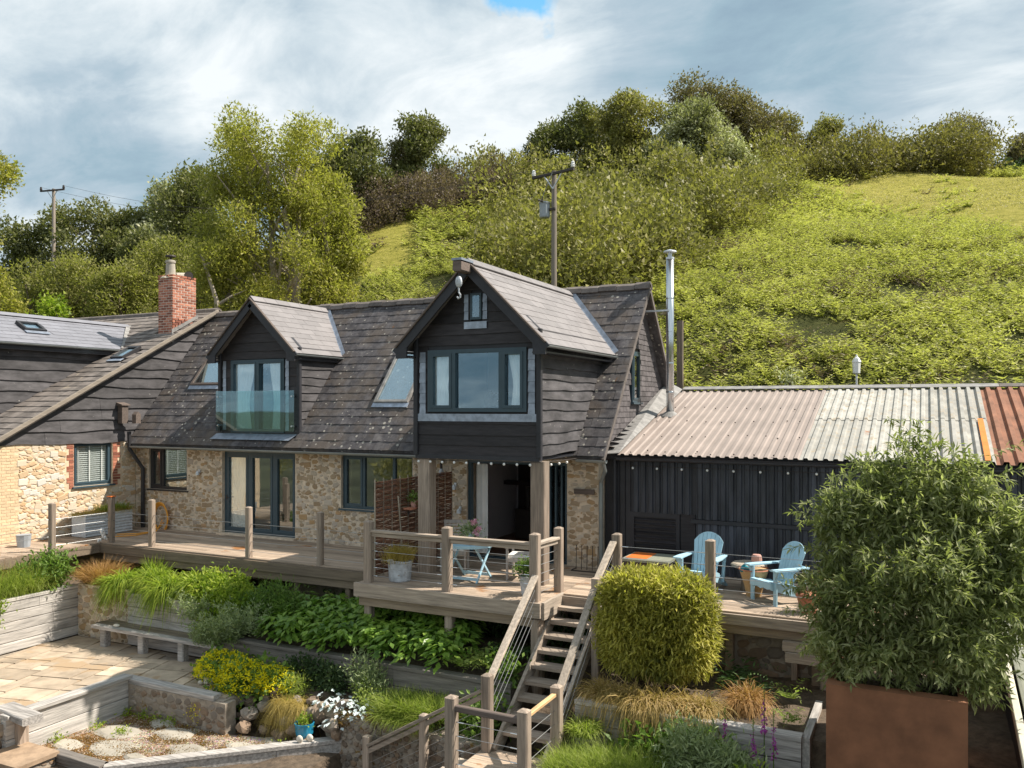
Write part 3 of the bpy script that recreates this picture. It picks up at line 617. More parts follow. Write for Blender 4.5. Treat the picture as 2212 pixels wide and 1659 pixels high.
# small flowering shrub over the shed ridge
p = Vector((-3.2, 22.9, 3.2)); r = thing('small_tree', 'little dark-stemmed shrub with white flowers over the shed ridge', 'shrub', p)
part('trunk', MB().tube([p, p+Vector((0, 0, .95))], [.05, .04]), M_bark, r); V, F = crown([(p.x, p.y, p.z+.95, .2, .2, .16)], 200, .1, .6, 5); part('crown', (V, F), L_pale, r)
# ---------------------------------------------------------------- barn house
FY, XL, XR = 16.6, -20.3, -6.2; EY, EZ, RY, RZ = 16.28, 2.42, 19.48, 6.38; KM = (RZ-EZ)/(RY-EY)
def zroof(y): return EZ+KM*(y-EY)
FACE = FR((0, FY, 0), (1, 0, 0), (0, 0, 1), (0, -1, 0)); WING = FR((XL, 0, 0), (0, 1, 0), (0, 0, 1), (1, 0, 0))
ROOF = FR((0, EY, EZ), (1, 0, 0), (0, 1, KM), (0, -KM, 1)); SL = math.hypot(RY-EY, RZ-EZ)
house = thing('barn_house', 'stone and black timber barn house with two gabled dormers and a mossy tile roof', 'house', (-13, 16.6, 0))
def wall_boxes(F, a0, a1, b0, b1, ops, th, d=0):
    m = MB(); cuts = sorted({a0, a1, *[x for o in ops for x in o[:2] if a0 < x < a1]})
    for l, r in zip(cuts, cuts[1:]):
        o = [q for q in ops if q[0] <= l+1e-6 and q[1] >= r-1e-6]; lo = b0
        for q in sorted(o, key=lambda q: q[2]):
            if q[2] > lo: m.fbox(F, l, r, lo, q[2], d-th, d)
            lo = q[3]
        if lo < b1: m.fbox(F, l, r, lo, b1, d-th, d)
    return m
def pebble(n=8, seed=0, dep=1.0):
    R = random.Random(seed); m = MB(); ang = [2*math.pi*(i+R.uniform(-.25, .25))/n for i in range(n)]; rr = [R.uniform(.78, 1.08) for _ in range(n)]
    m.v = [(math.cos(a)*r, math.sin(a)*r, -.3) for a, r in zip(ang, rr)]+[(math.cos(a)*r*.97, math.sin(a)*r*.97, .35*dep) for a, r in zip(ang, rr)]+[(math.cos(a)*r*.68, math.sin(a)*r*.68, R.uniform(.75, 1)*dep) for a, r in zip(ang, rr)]
    m.f = [(i, (i+1) % n, n+(i+1) % n, n+i) for i in range(n)]+[(n+i, n+(i+1) % n, 2*n+(i+1) % n, 2*n+i) for i in range(n)]+[tuple(range(2*n, 3*n))]
    return m
PEB = [pebble(random.choice([6, 7, 8]), i) for i in range(12)]
BLK = []
for i in range(5):
    R = random.Random(i+50); m = MB(); j = lambda s: R.uniform(-s, s)
    a = [(-1+j(.06), -1+j(.1)), (1+j(.06), -1+j(.1)), (1+j(.06), 1+j(.1)), (-1+j(.06), 1+j(.1))]
    m.v = [(x, y, -.3) for x, y in a]+[(x, y, .6) for x, y in a]+[(x*.88, y*.8, 1) for x, y in a]; m.f = [(i, (i+1) % 4, 4+(i+1) % 4, 4+i) for i in range(4)]+[(4+i, 4+(i+1) % 4, 8+(i+1) % 4, 8+i) for i in range(4)]+[(8, 9, 10, 11)]; BLK.append(m)
def lay_stones(F, a0, a1, b0, b1, ops, rmin, rmax, tries, d=0, flat=.75, gap=1.12, proud=.022, protos=None, lim=None):
    pts = np.zeros((0, 3)); items = []; protos = protos or PEB
    for k in range(tries):
        f = (k/tries)**.6; r = rmax-(rmax-rmin)*f; r *= RS.uniform(.85, 1.1); a = RS.uniform(a0+r*.7, a1-r*.7); b = RS.uniform(b0+r*.5, b1-r*.5)
        if any(q[0]-r*.95 < a < q[1]+r*.95 and q[2]-r*.8 < b < q[3]+r*.8 for q in ops): continue
        if lim and not lim(a, b, r): continue
        if len(pts) and np.any(np.hypot(pts[:, 0]-a, (pts[:, 1]-b)/flat) < (pts[:, 2]+r)*gap*.86): continue
        pts = np.vstack([pts, (a, b, r)]); items.append((RS.randint(len(protos)), F.mat(a, b, d, RS.uniform(-.35, .35), r*RS.uniform(.95, 1.3), r*flat*RS.uniform(.85, 1.15), proud*RS.uniform(.6, 1.3))))
    return items
OPS = [(-19.76, -18.26, 1.1, 2.28), (-16.95, -14.43, .04, 2.22), (-12.97, -10.87, .9, 2.24), (-9.4, -6.92, 0, 2.2)]
wall = part('wall', wall_boxes(FACE, XL+.01, XR, -1.6, 2.3, OPS, .45), M_mortar, house)
it = lay_stones(FACE, XL+.02, XR, 0.02, 2.28, OPS, .026, .1, 10000, proud=.014, gap=1.0, protos=PEB+BLK, flat=.68)
scatter('stone', PEB+BLK, it, M_stone, wall, 290)
m = MB().fbox(FACE, XL, XR, 2.3, 2.5, -.4, .02); part('wall_plate', m, M_blackpaint, house)
# gable wall on the shed side, and the wall behind, floor and ceiling
GAB = FR((XR, 0, 0), (0, 1, 0), (0, 0, 1), (1, 0, 0))
m = MB(); m.poly([(XR-.3, FY+.46, -1.6), (XR-.3, 22.4, -1.6), (XR-.3, 22.4, 2.4), (XR-.3, RY, RZ-.12), (XR-.3, FY+.02, zroof(FY)-.17), (XR-.3, FY+.02, 2.32), (XR-.3, FY+.46, 2.32)], (.28, 0, 0)); part('gable_wall', m, M_blackpaint, house)
m = MB().fbox(FR((0, 22.4, 0), (1, 0, 0), (0, 0, 1), (0, -1, 0)), XL, XR-.3, -1, 2.4, -.3, 0); part('rear_wall', m, M_mortar, house)
part('ceiling', MB().box(XL, XR-.3, FY+.45, 22.4, 2.32, 2.42), M_plaster, house)
part('floor', MB().box(XL, XR-.3, FY+.02, 22.4, -.12, -.02), M_floor, house)
for x, nm in ((-10.2, 'inner_wall'), (-13.9, 'inner_wall'), (-17.6, 'inner_wall')): part(nm, MB().box(x, x+.12, FY+.45, 22.4, -.02, 2.32), M_plaster, house)
part('inner_wall', MB().box(-10.08, XR-.3, 20.6, 20.7, -.02, 2.32), M_plaster, house)
part('chimney_breast', MB().box(-9.75, -8.9, 20.0, 20.6, -.02, 2.32), M_dark, house); part('mantel_shelf', MB().box(-10.05, -8.5, 19.75, 20.0, 1.35, 1.45), M_dark, house)
solo('stove', MB().box(-9.6, -9.1, 19.5, 19.95, 0, .75).tube([(-9.35, 19.75, .75), (-9.35, 19.75, 1.33)], .07, 8), M_iron, 'black stove against the inner chimney breast, seen through the open doors', 'stove')
solo('picture_frame', MB().box(-7.95, -7.7, 20.56, 20.6, 1.75, 2.1), M_iron, 'small dark picture on the inside wall', 'picture')
solo('ornament', MB().box(-8.9, -8.68, 19.8, 19.83, 1.46, 1.72), M_white, 'white framed card on the mantel shelf', 'ornament')
c = thing('wooden_chair', 'brown wooden chair inside the open doors', 'chair', (-6.95, 18.2, 0))
part('seat', MB().box(-7.2, -6.78, 18.0, 18.4, .42, .46), M_terra, c); part('backrest', MB().box(-6.82, -6.78, 18.0, 18.4, .5, .92), M_terra, c)
for x, y in ((-7.18, 18.02), (-6.8, 18.02), (-7.18, 18.38), (-6.8, 18.38)): part('leg', MB().box(x-.018, x+.018, y-.018, y+.018, 0, .42), M_terra, c)
# gable cladding: courses of dark shingles
def zg(y): return min(zroof(y), RZ-KM*(y-RY))-.16
def glim(z):
    if z > RZ-.25: return None
    y0 = EY+(z+.16-EZ)/KM; return (max(y0, FY), min(2*RY-y0, 22.4))
items = []; SH = MB().hexa([(-.5, 0, 0), (.5, 0, 0), (.5, 1.15, .0), (-.5, 1.15, .0), (-.5, 0, .022), (.5, 0, .022), (.5, 1.15, .008), (-.5, 1.15, .008)])
z = 2.3; row = 0
GOP = (18.72, 19.34, 3.5, 4.74)
while z < RZ-.3:
    l = glim(z+.12)
    if l:
        y = l[0]+.02+(row % 2)*.12-.24
        while y < l[1]:
            w = RS.uniform(.2, .3); c0, c1 = max(y, l[0]), min(y+w, l[1])
            if c1-c0 > .04 and not (GOP[0]-.03 < (c0+c1)/2 < GOP[1]+.03 and GOP[2]-.1 < z < GOP[3]): items.append((0, GAB.mat((c0+c1)/2, z, 0, RS.uniform(-.01, .01), c1-c0-.006, .13, 1)))
            y += w
    z += .125; row += 1
scatter('shingle', [SH], items, M_shingle, bpy.data.objects['gable_wall'], 290)

# windows ------------------------------------------------------------------
def curtain_geo(F, a0, a1, b0, b1, d, pinch=None, top=None):
    m = MB(); n = max(int((a1-a0)/.035), 8); rows = 8; vs = []
    for j in range(rows+1):
        s = j/rows; b = b1+(b0-b1)*s
        for i in range(n+1):
            q = i/n; a = a0+(a1-a0)*q
            if pinch is not None: k = 1-.28*math.sin(math.pi*min(1, s/.62)*.5)**2*(1 if s < .62 else max(.3, 1-(s-.62)*1.1)); a = pinch+(a-pinch)*k
            vs.append(F(a, b, d+.018*math.sin(i*1.9+.3*s)))
    fs = [(j*(n+1)+i, j*(n+1)+i+1, (j+1)*(n+1)+i+1, (j+1)*(n+1)+i) for j in range(rows) for i in range(n)]
    m.add(vs, fs); m.smooth = True; return m
def window(root, F, a0, a1, b0, b1, mull, fw=.06, mat=None, glass=None, back=.1, sash=(), sill=0, name='window', label=None, curtains=(), bars=(), dep=.07, handle=None):
    mat = mat or M_frame; glass = glass or M_glass; D0, D1 = -back-dep, -back; m = MB()
    m.fbox(F, a0, a1, b0, b0+fw, D0, D1).fbox(F, a0, a1, b1-fw, b1, D0, D1).fbox(F, a0, a0+fw, b0+fw, b1-fw, D0, D1).fbox(F, a1-fw, a1, b0+fw, b1-fw, D0, D1)
    for x in mull: m.fbox(F, x-fw*.55, x+fw*.55, b0+fw, b1-fw, D0, D1+.002)
    w = part(name, m, mat, root, label); xs_ = [a0+fw]+[q for x in mull for q in (x-fw*.55, x+fw*.55)]+[a1-fw]
    for i in range(0, len(xs_), 2):
        l, r = xs_[i]+.001, xs_[i+1]-.001; lo, hi = b0+fw+.001, b1-fw-.001
        if i//2 in sash:
            s = MB(); q = fw*.75; s.fbox(F, l, r, lo, lo+q, D0+.01, D1+.014).fbox(F, l, r, hi-q, hi, D0+.01, D1+.014).fbox(F, l, l+q, lo+q, hi-q, D0+.01, D1+.014).fbox(F, r-q, r, lo+q, hi-q, D0+.01, D1+.014)
            part('sash', s, mat, w); l += q; r -= q; lo += q; hi -= q
        part('pane', MB().fbox(F, l+.001, r-.001, lo+.001, hi-.001, D0+.03, D0+.036), glass, w)
    if sill: part('sill', MB().fbox(F, a0-.06, a1+.06, b0-.045, b0-.002, D0, sill), mat, w)
    for c in curtains: part('curtain', curtain_geo(F, *c), M_curtain, w)
    if handle: part('handle', MB().fbox(F, handle[0]-.012, handle[0]+.012, handle[1]-.07, handle[1]+.07, D1+.014, D1+.03).fbox(F, handle[0]-.012, handle[0]+.11, handle[1]-.01, handle[1]+.012, D1+.03, D1+.045), M_iron, w)
    return w
window(house, FACE, -19.76, -18.26, 1.1, 2.28, (-19.27,), .075, M_frame_dark, back=.06, sash=(0,), sill=.03, label='small dark framed window mirroring the wing')
window(house, FACE, -16.95, -14.43, .04, 2.22, (-16.07, -15.22), .09, back=.1, name='french_door', sash=(0, 1, 2), curtains=((-16.84, -16.1, .1, 2.1, -.19, -16.84),), handle=(-16.86, .98), label='blue-grey glazed doors with a tied white curtain')
part('door_step', MB().fbox(FACE, -17.05, -14.38, .0, .05, -.03, .12), M_mortar, house)
window(house, FACE, -12.97, -10.87, .9, 2.24, (-12.34, -11.45), .07, back=.08, sash=(0,), sill=.04, label='three-light kitchen window half behind the woven screen')
# open sliding door: frame, stacked leaves on the right
m = MB().fbox(FACE, -9.4, -9.33, 0, 2.2, -.2, -.06).fbox(FACE, -6.99, -6.92, 0, 2.2, -.2, -.06).fbox(FACE, -9.33, -6.99, 2.13, 2.2, -.2, -.06).fbox(FACE, -9.33, -6.99, 0, .03, -.2, -.02)
sd_ = part('sliding_door', m, M_frame, house, 'wide door standing open onto the platform')
for k, x in enumerate((-7.1, -7.24, -7.38)):
    part('door_leaf', MB().box(x-.02, x+.02, FY+.12, FY+.2, .03, 2.12).box(x-.02, x+.02, FY+.85, FY+.93, .03, 2.12).box(x-.02, x+.02, FY+.2, FY+.85, .03, .12).box(x-.02, x+.02, FY+.2, FY+.85, 2.04, 2.12), M_frame, sd_)
    part('pane', MB().box(x-.004, x+.004, FY+.2, FY+.85, .12, 2.04), M_glass, sd_)
part('door_curtain', curtain_geo(FACE, -9.3, -9.0, .05, 2.1, -.28), M_curtain, sd_)

# main roof -----------------------------------------------------------------
BW = dict(xc=-8.0, hw=1.375, y0=14.5, zr=6.27, ze=4.62, eo=1.66, yf=14.16, base=2.45)      # big dormer
SW = dict(xc=-15.64, hw=1.34, y0=16.6, zr=6.24, ze=4.8, eo=1.47, yf=16.28, base=2.66)     # small dormer
def in_dormer(x, z, pad=0):
    for D in (BW, SW):
        dx = abs(x-D['xc'])
        if z < D['ze'] and z > D['base']-.12 and dx < D['hw']-pad: return True
        k = (D['zr']-D['ze'])/D['eo']
        if z >= D['ze'] and z < D['zr']-k*dx-pad: return True
    return False
VX = -5.95
m = MB(); m.poly([(XL, EY, EZ-.07), (VX, EY, EZ-.07), (VX, RY, RZ-.07), (XL, RY, RZ-.07)], (0, .05, -.06)); m.poly([(XL, 22.68, EZ-.07), (VX, 22.68, EZ-.07), (VX, RY+.01, RZ-.07), (XL, RY+.01, RZ-.07)], (0, -.05, -.06))
roof = part('roof', m, M_tile, house, 'old dark tile roof with white lichen and rusty moss')
TL = MB().hexa([(-.5, -.17, 0), (.5, -.17, 0), (.5, 1.0, -.0), (-.5, 1.0, -.0), (-.5, -.17, 1), (.5, -.17, 1), (.5, 1.0, .55), (-.5, 1.0, .55)])
TL2 = MB().hexa([(-.5, -.2, 0), (.48, -.14, 0), (.5, 1.0, -.0), (-.5, 1.0, -.0), (-.5, -.2, 1.25), (.48, -.14, 1.05), (.5, 1.0, .55), (-.5, 1.0, .55)])
items = []; nrow = 20; gz = SL/nrow
def sky_cut(x, z): return (-12.4 < x < -11.33 and 3.5 < z < 4.85) or (-19.2 < x < -18.0 and 4.0 < z < 4.82)
for j in range(nrow):
    b = j*gz; z = EZ+(RZ-EZ)*(j+.5)/nrow; x = XL+.06+(j % 2)*.12-.12
    while x < VX-.02:
        w = .238; l, r = max(x, XL+.02), min(x+w, VX)
        if r-l > .05 and not in_dormer((l+r)/2, z, .1) and not sky_cut((l+r)/2, z):
            items.append((RS.randint(2), ROOF.mat((l+r)/2, b, -.025+RS.uniform(0, .007), RS.normal()*.01, r-l-.004, gz, .024)))
        x += w
scatter('roof_tile', [TL, TL2], items, M_tile, roof, 295)
m = MB()
x = XL+.2; k = 0
while x < VX:
    e = min(x+.46, VX+.02); m = MB(); pr = [(-.17, -.13), (-.12, -.02), (0, .045), (.12, -.02), (.17, -.13), (.14, -.15), (0, .0), (-.14, -.15)]
    m.poly([(x, RY+a, RZ+c+.01*math.sin(k*3)) for a, c in pr], (e-x-.012, 0, 0)); part('ridge_tile', m, M_ridge, roof); x = e; k += 1
part('verge_board', MB().beam((VX-.02, EY-.02, EZ-.12), (VX-.02, RY, RZ-.12), .05, .1, ch=.05).beam((VX-.02, RY, RZ-.12), (VX-.02, 22.7, EZ-.12), .05, .1, ch=.05), M_ridge, house)
def gutter(root, p0, p1, r=.06, mat=None, name='gutter'):
    p0, p1 = Vector(p0), Vector(p1); d = (p1-p0).normalized(); sx = d.cross(Vector((0, 0, 1))).normalized(); m = MB(); n = 8
    pr = [(math.cos(math.pi+math.pi*i/n)*r, math.sin(math.pi+math.pi*i/n)*r) for i in range(n+1)]; pr += [(a*.86, c*.86) for a, c in reversed(pr)]
    m.poly([p0+sx*a+Vector((0, 0, c)) for a, c in pr], p1-p0); g_ = part(name, m, mat or M_gutter, root)
    L = (p1-p0).length; k = int(L/1.1)
    for i in range(1, k+1): q = p0+d*(L*i/(k+1)); part('bracket', MB().poly([q+sx*a*1.05+Vector((0, 0, c*1.05)) for a, c in pr], d*.035), mat or M_gutter, g_)
    return g_
gutter(house, (XL+.28, EY-.05, EZ-.1), (-9.42, EY-.05, EZ-.13)); gutter(house, (-6.56, EY-.05, EZ-.11), (VX+.06, EY-.05, EZ-.12))
part('downpipe', MB().tube([(VX-.02, EY-.02, EZ-.16), (VX-.02, EY+.1, EZ-.35), (XR+.08, FY-.08, EZ-.6), (XR+.08, FY-.08, 0)], .04, 8), M_gutter, house)
part('downpipe', MB().tube([(XL+.18, EY-.04, EZ+.3), (XL+.2, EY-.04, EZ-.2), (XL+.42, FY-.1, EZ-.75), (XL+.42, FY-.1, .0)], .055, 8), M_frame_dark, house)
# dormers ---------------------------------------------------------------------
def waney(F, b0, h, lims, amp=.02, cuts=(), d=0, th=.03, step=.22, seed=0):
    """a board whose lower edge wanders; lims(b)->(a0,a1)"""
    R = random.Random(seed); l0, l1 = lims(b0), lims(b0+h)
    if not l0: return None
    if not l1: m_ = (l0[0]+l0[1])/2; l1 = (m_-.02, m_+.02)
    n = max(int((l0[1]-l0[0])/step), 2); ph = R.uniform(0, 6); f1, f2 = R.uniform(1.2, 2.2), R.uniform(3.5, 6); m = MB(); top = []; bot = []
    for i in range(n+1):
        s = i/n; a = l0[0]+(l0[1]-l0[0])*s; at2 = l1[0]+(l1[1]-l1[0])*s; wv = amp*(math.sin(a*f1+ph)*.6+math.sin(a*f2+ph*2)*.3+R.uniform(-.15, .15))
        bot.append((a, b0-.02+wv)); top.append((at2, b0+h+.005))
    v = [F(a, b, d+.004) for a, b in top]+[F(a, b, d+th) for a, b in bot]+[F(a, b, d) for a, b in bot]+[F(a, b, d-.01) for a, b in top]; k = n+1
    m.v = v; m.f = [(i, i+1, k+i+1, k+i) for i in range(n)]+[(k+i, k+i+1, 2*k+i+1, 2*k+i) for i in range(n)]+[(3*k-k+i, 2*k+i+1, 3*k+i+1, 3*k+i) for i in range(n)]+[(0, k, 2*k, 3*k), (n, 3*k+n, 2*k+n, k+n)]
    return m
def board_rows(root, F, b0, b1, h, lims, mat, amp=.02, ops=(), seed=0, th=.03, split=0, d=0):
    b = b0; i = 0
    while b < b1-.04:
        hh = min(h*random.uniform(.9, 1.1), b1-b); segs = [lims]
        for q in ops:
            if q[2] < b+hh*.7 and q[3] > b+hh*.3:
                new = []
                for L_ in segs:
                    new += [lambda z, L_=L_, q=q: (lambda t: (t[0], min(t[1], q[0])) if t and t[0] < q[0] else None)(L_(z)), lambda z, L_=L_, q=q: (lambda t: (max(t[0], q[1]), t[1]) if t and t[1] > q[1] else None)(L_(z))]
                segs = new
        for j, L_ in enumerate(segs):
            t = L_(b)
            if not t or t[1]-t[0] < .03: continue
            if split and t[1]-t[0] > split:
                c_ = random.uniform(.35, .65)*(t[0]+t[1])/1+0; c_ = t[0]+(t[1]-t[0])*random.uniform(.3, .7)
                pcs = [lambda z, L_=L_, c_=c_: (lambda t: (t[0], c_-.003) if t and t[0] < c_ else None)(L_(z)), lambda z, L_=L_, c_=c_: (lambda t: (c_+.003, t[1]) if t and t[1] > c_ else None)(L_(z))]
            else: pcs = [L_]
            for k, P_ in enumerate(pcs):
                m = waney(F, b, hh, P_, amp, seed=seed*100+i, d=d+.002*k, th=th)
                if m: part('board', m, mat, root)
        b += hh; i += 1
def dormer(D, nm, win_ops, front_b0, cheek_z0, apron, seed, tile_w):
    xc, hw, y0 = D['xc'], D['hw'], D['y0']; k = (D['zr']-D['ze'])/D['eo']; zin = D['zr']-k*hw
    DF = FR((0, y0, 0), (1, 0, 0), (0, 0, 1), (0, -1, 0))
    yb = EY+(D['ze']+.2-EZ)/KM; yr = EY+(D['zr']-EZ)/KM
    # shell: front wall with openings and cheeks
    m = wall_boxes(DF, xc-hw, xc+hw, front_b0, zin, [o for o in win_ops if o[3] < zin+.01], .12, -.001); m.poly([(xc-hw, y0+.02, zin), (xc+hw, y0+.02, zin), (xc, y0+.02, D['zr']-.06)], (0, .1, 0))
    for s in (-1, 1):
        x = xc+s*hw; y_low = EY+(cheek_z0-EZ)/KM; y_low = max(y_low, y0+.1); yt = EY+(zin-EZ)/KM
        m.poly([(x, y0+.121, cheek_z0), (x, y_low+.3, cheek_z0), (x, yt+.3, zin), (x, y0+.121, zin)], (-s*.1, 0, 0))
    w = part('dormer_wall', m, M_blackpaint, house)
    part('dormer_floor', MB().box(xc-hw+.1, xc+hw-.1, y0+.12, y0+3, front_b0-.0, front_b0+.08), M_dark, house)
    part('room_back', MB().box(xc-hw+.1, xc+hw-.1, y0+2.9, y0+3, front_b0+.08, zin), M_plaster, house)
    def fl(z):
        if z < zin: return (xc-hw, xc+hw)
        e = (D['zr']-z)/k-.05; return (xc-e, xc+e) if e > .05 else None
    board_rows(w, DF, front_b0, D['zr']-.15, .225, fl, M_blackboard, .008, win_ops, seed, .028)
    for s in (-1, 1):
        CF = FR((xc+s*hw, 0, 0), (0, 1, 0), (0, 0, 1), (s, 0, 0))
        def cl(z, CF=CF):
            return (y0+.02, max(EY+(z+.1-EZ)/KM, y0+.05)) if z < zin+.1 else None
        board_rows(w, CF, cheek_z0, zin, .21, cl, M_blackold if s > 0 else M_blackboard, .03, (), seed+5, .035)
        part('corner_post', MB().beam((xc+s*(hw+.015), y0-.015, front_b0-.02), (xc+s*(hw+.015), y0-.015, zin), .1, .1, up=(0, 1, 0)), M_blackpaint, w)
    # roof planes
    items = []
    for s in (-1, 1):
        L = math.hypot(D['eo'], D['zr']-D['ze']); U = Vector((0, 1, 0)); Wv = Vector((-s*D['eo'], 0, D['zr']-D['ze'])); N = Vector((s*(D['zr']-D['ze']), 0, D['eo']))
        RF = FR((xc+s*D['eo'], 0, D['ze']), U, Wv, N); m = MB()
        m.poly([RF(D['yf'], 0, -.08), RF(EY+(D['ze']-EZ)/KM+.05, 0, -.08), RF(yr, L, -.08), RF(D['yf'], L, -.08)], N.normalized()*.05)
        rp = part('dormer_roof', m, M_tile_new, house)
        rows = max(int(round(L/.212)), 3); gg = L/rows; its = []
        for j in range(rows):
            b = j*gg; z = D['ze']+(D['zr']-D['ze'])*(j+.3)/rows; yend = EY+(z-EZ)/KM+.06; y = D['yf']+(j % 2)*tile_w/2-tile_w/2
            while y < yend:
                l, r = max(y, D['yf']-.02), min(y+tile_w, yend+.03)
                if r-l > .04: its.append((0, RF.mat((l+r)/2, b, -.024+RS.uniform(0, .002), 0, r-l-.005, gg, .018)))
                y += tile_w
        scatter('roof_slate', [TL], its, M_tile_new, rp, 290)
        # bargeboard, soffit, gutter, valley lead
        p0 = Vector((xc+s*(D['eo']+.01), D['yf'], D['ze']-.13)); p1 = Vector((xc, D['yf'], D['zr']-.15))
        part('bargeboard', MB().beam(p0, p1, .045, .21, up=(0, 0, 1), ch=.1).poly([p0+Vector((0, -.021, -.1)), p0+Vector((-s*.26, -.021, -.1)), p0+Vector((-s*.27, -.021, .26)), p0+Vector((0, -.021, .06))], (0, .04, 0)), M_blackpaint, house)
        part('verge_strip', MB().beam(p0+Vector((0, -.02, .125)), p1+Vector((0, -.02, .13)), .08, .035, ch=.1), M_oak_dark, house)
        part('soffit', MB().box(*sorted((xc+s*hw, xc+s*D['eo'])), D['yf']+.03, EY+(D['ze']-.15-EZ)/KM, D['ze']-.2, D['ze']-.17), M_blackpaint, house)
        gutter(house, (xc+s*(D['eo']+.05), D['yf']-.02, D['ze']-.06), (xc+s*(D['eo']+.05), EY+(D['ze']-EZ)/KM, D['ze']-.07), .045)
        v0 = Vector((xc+s*D['eo'], EY+(D['ze']-EZ)/KM+.02, D['ze'])); v1 = Vector((xc, yr+.02, D['zr'])); dd = (v1-v0).normalized(); sd2 = ROOF.N.cross(dd).normalized()
        part('lead_valley', MB().add([v0+ROOF.N*.035-sd2*.02*s, v0+ROOF.N*.035+sd2*.0, v0+ROOF.N*.05+sd2*.09*(-s), v1+ROOF.N*.05+sd2*.09*(-s), v1+ROOF.N*.035, v1+ROOF.N*.035+sd2*.06*s, v0+ROOF.N*.035+sd2*.06*s], [(1, 2, 3, 4), (1, 4, 5, 6)]), M_lead, house)
    y = D['yf']; 
    while y < yr-.1:
        e = min(y+.46, yr-.05); h2 = .12; part('ridge_tile', MB().poly([(xc-h2*1.1, y, D['zr']-h2+.035), (xc, y, D['zr']+.05), (xc+h2*1.1, y, D['zr']-h2+.035), (xc+h2, y, D['zr']-h2+.015), (xc, y, D['zr']+.03), (xc-h2, y, D['zr']-h2+.015)], (0, e-y-.008, 0)), M_tile_new, rp); y = e
    return DF, w
BO = [(-9.1, -6.87, 3.31, 4.56), (-8.1, -7.85, 5.14, 5.66)]
DF, w = dormer(BW, 'b', BO, 2.45, 2.5, None, 3, .6)
# upper window openings cut above the eaves line need no hole: a dark panel behind the pane stands in for the unlit room
window(house, DF, -9.1, -6.87, 3.31, 4.56, (-8.49, -7.43), .075, glass=M_glass_sky, back=-.05, dep=.1, sash=(0, 2), label='broad three-light window of the big dormer with tied curtains', curtains=((-9.03, -8.52, 3.36, 4.52, -.045, -9.03), (-7.3, -6.93, 3.36, 4.52, -.045, -6.93)))
window(house, DF, -8.1, -7.85, 5.14, 5.66, (), .045, glass=M_glass_sky, back=-.06, dep=.04, label='narrow slit window high in the big gable')
part('dark_backing', MB().fbox(DF, -8.06, -7.89, 5.18, 5.62, -.02, .02), M_dark, house)
for a0, a1, b0, b1 in ((-9.34, -6.66, 3.12, 3.27),): part('lead_apron', MB().fbox(DF, a0, a1, b0, b1, .03, .042), M_lead, house)
for s0 in (-9.3, -6.84):
    b = 3.27
    while b < 4.5: part('lead_soaker', MB().add([DF(s0, b, .045), DF(s0+.15, b, .045), DF(s0+.14, b+.205, .034), DF(s0+.01, b+.205, .034), DF(s0, b, .02), DF(s0+.15, b, .02)], [(0, 1, 2, 3), (0, 4, 5, 1)]), M_lead, house); b += .21
for s0 in (-8.25, -7.83):
    for b in (5.14, 5.31, 5.48): part('lead_soaker', MB().add([DF(s0, b, .045), DF(s0+.1, b, .045), DF(s0+.095, b+.165, .034), DF(s0+.005, b+.165, .034), DF(s0, b, .02), DF(s0+.1, b, .02)], [(0, 1, 2, 3), (0, 4, 5, 1)]), M_lead, house)
part('lead_apron', MB().fbox(DF, -8.25, -7.74, 4.96, 5.1, .03, .045), M_lead, house)
part('hoist_beam', MB().beam((-8.0, 13.75, 6.1), (-8.0, 14.6, 6.1), .19, .2), M_oak_dark, house); part('lead_cap', MB().box(-8.11, -7.89, 13.73, 14.2, 6.205, 6.25), M_lead, house)
hk = thing('pulley_hook', 'rusty white pulley block and hook hanging from the gable beam', 'pulley', (-8.0, 13.8, 5.4))
part('chain', MB().tube([(-8, 13.82, 5.98), (-8, 13.82, 5.88)], .012, 5).tube([(-8.0, 13.82, 6.0), (-7.97, 13.82, 6.12)], .008, 4), M_iron, hk)
part('pulley_block', MB().ball((-8, 13.82, 5.8), .1, 10, 8, (.75, .5, 1.15)), M_galv_dull, hk)
part('hook', MB().tube([(-8, 13.82, 5.7), (-8, 13.82, 5.6), (-7.965, 13.82, 5.55), (-7.97, 13.82, 5.5), (-8.01, 13.82, 5.48), (-8.04, 13.82, 5.52)], .016, 6), M_galv_dull, hk)
part('bottom_rail', MB().box(-9.4, -6.6, 14.46, 14.6, 2.36, 2.44), M_blackpaint, house); part('underside', MB().box(-9.36, -6.64, 14.6, 16.58, 2.38, 2.44), M_blackpaint, house)
# oak posts carrying it
for x, z0 in ((-9.22, 0), (-6.66, 0)): part('oak_post', MB().beam((x, 14.62, z0), (x, 14.62, 2.36), .29, .27, up=(0, 1, 0), ch=.06), M_oakz, house)
SO = [(-16.62, -14.76, 2.72, 4.66)]
DF2, w = dormer(SW, 's', SO, 2.66, 2.7, None, 9, .6)
window(house, DF2, -16.6, -14.77, 2.73, 4.65, (-15.68,), .06, glass=M_glass_sky, back=-.04, dep=.1, sash=(0, 1), name='balcony_door', label='pair of glazed doors behind a glass balustrade', curtains=((-16.54, -15.82, 2.8, 4.6, -.055, -16.54), (-15.32, -14.84, 2.8, 4.6, -.055, -14.84)), handle=(-15.72, 3.65))
for s0 in (-16.88, -14.72):
    b = 2.8
    while b < 4.45: part('lead_soaker', MB().add([DF2(s0, b, .045), DF2(s0+.12, b, .045), DF2(s0+.11, b+.225, .034), DF2(s0+.01, b+.225, .034)], [(0, 1, 2, 3)]), M_lead, house); b += .23
part('lead_apron', MB().add([(-17.12, 16.32, 2.56), (-14.4, 16.32, 2.56), (-14.3, 16.52, 2.71), (-17.05, 16.52, 2.71)], [(0, 1, 2, 3)]), M_lead, house)
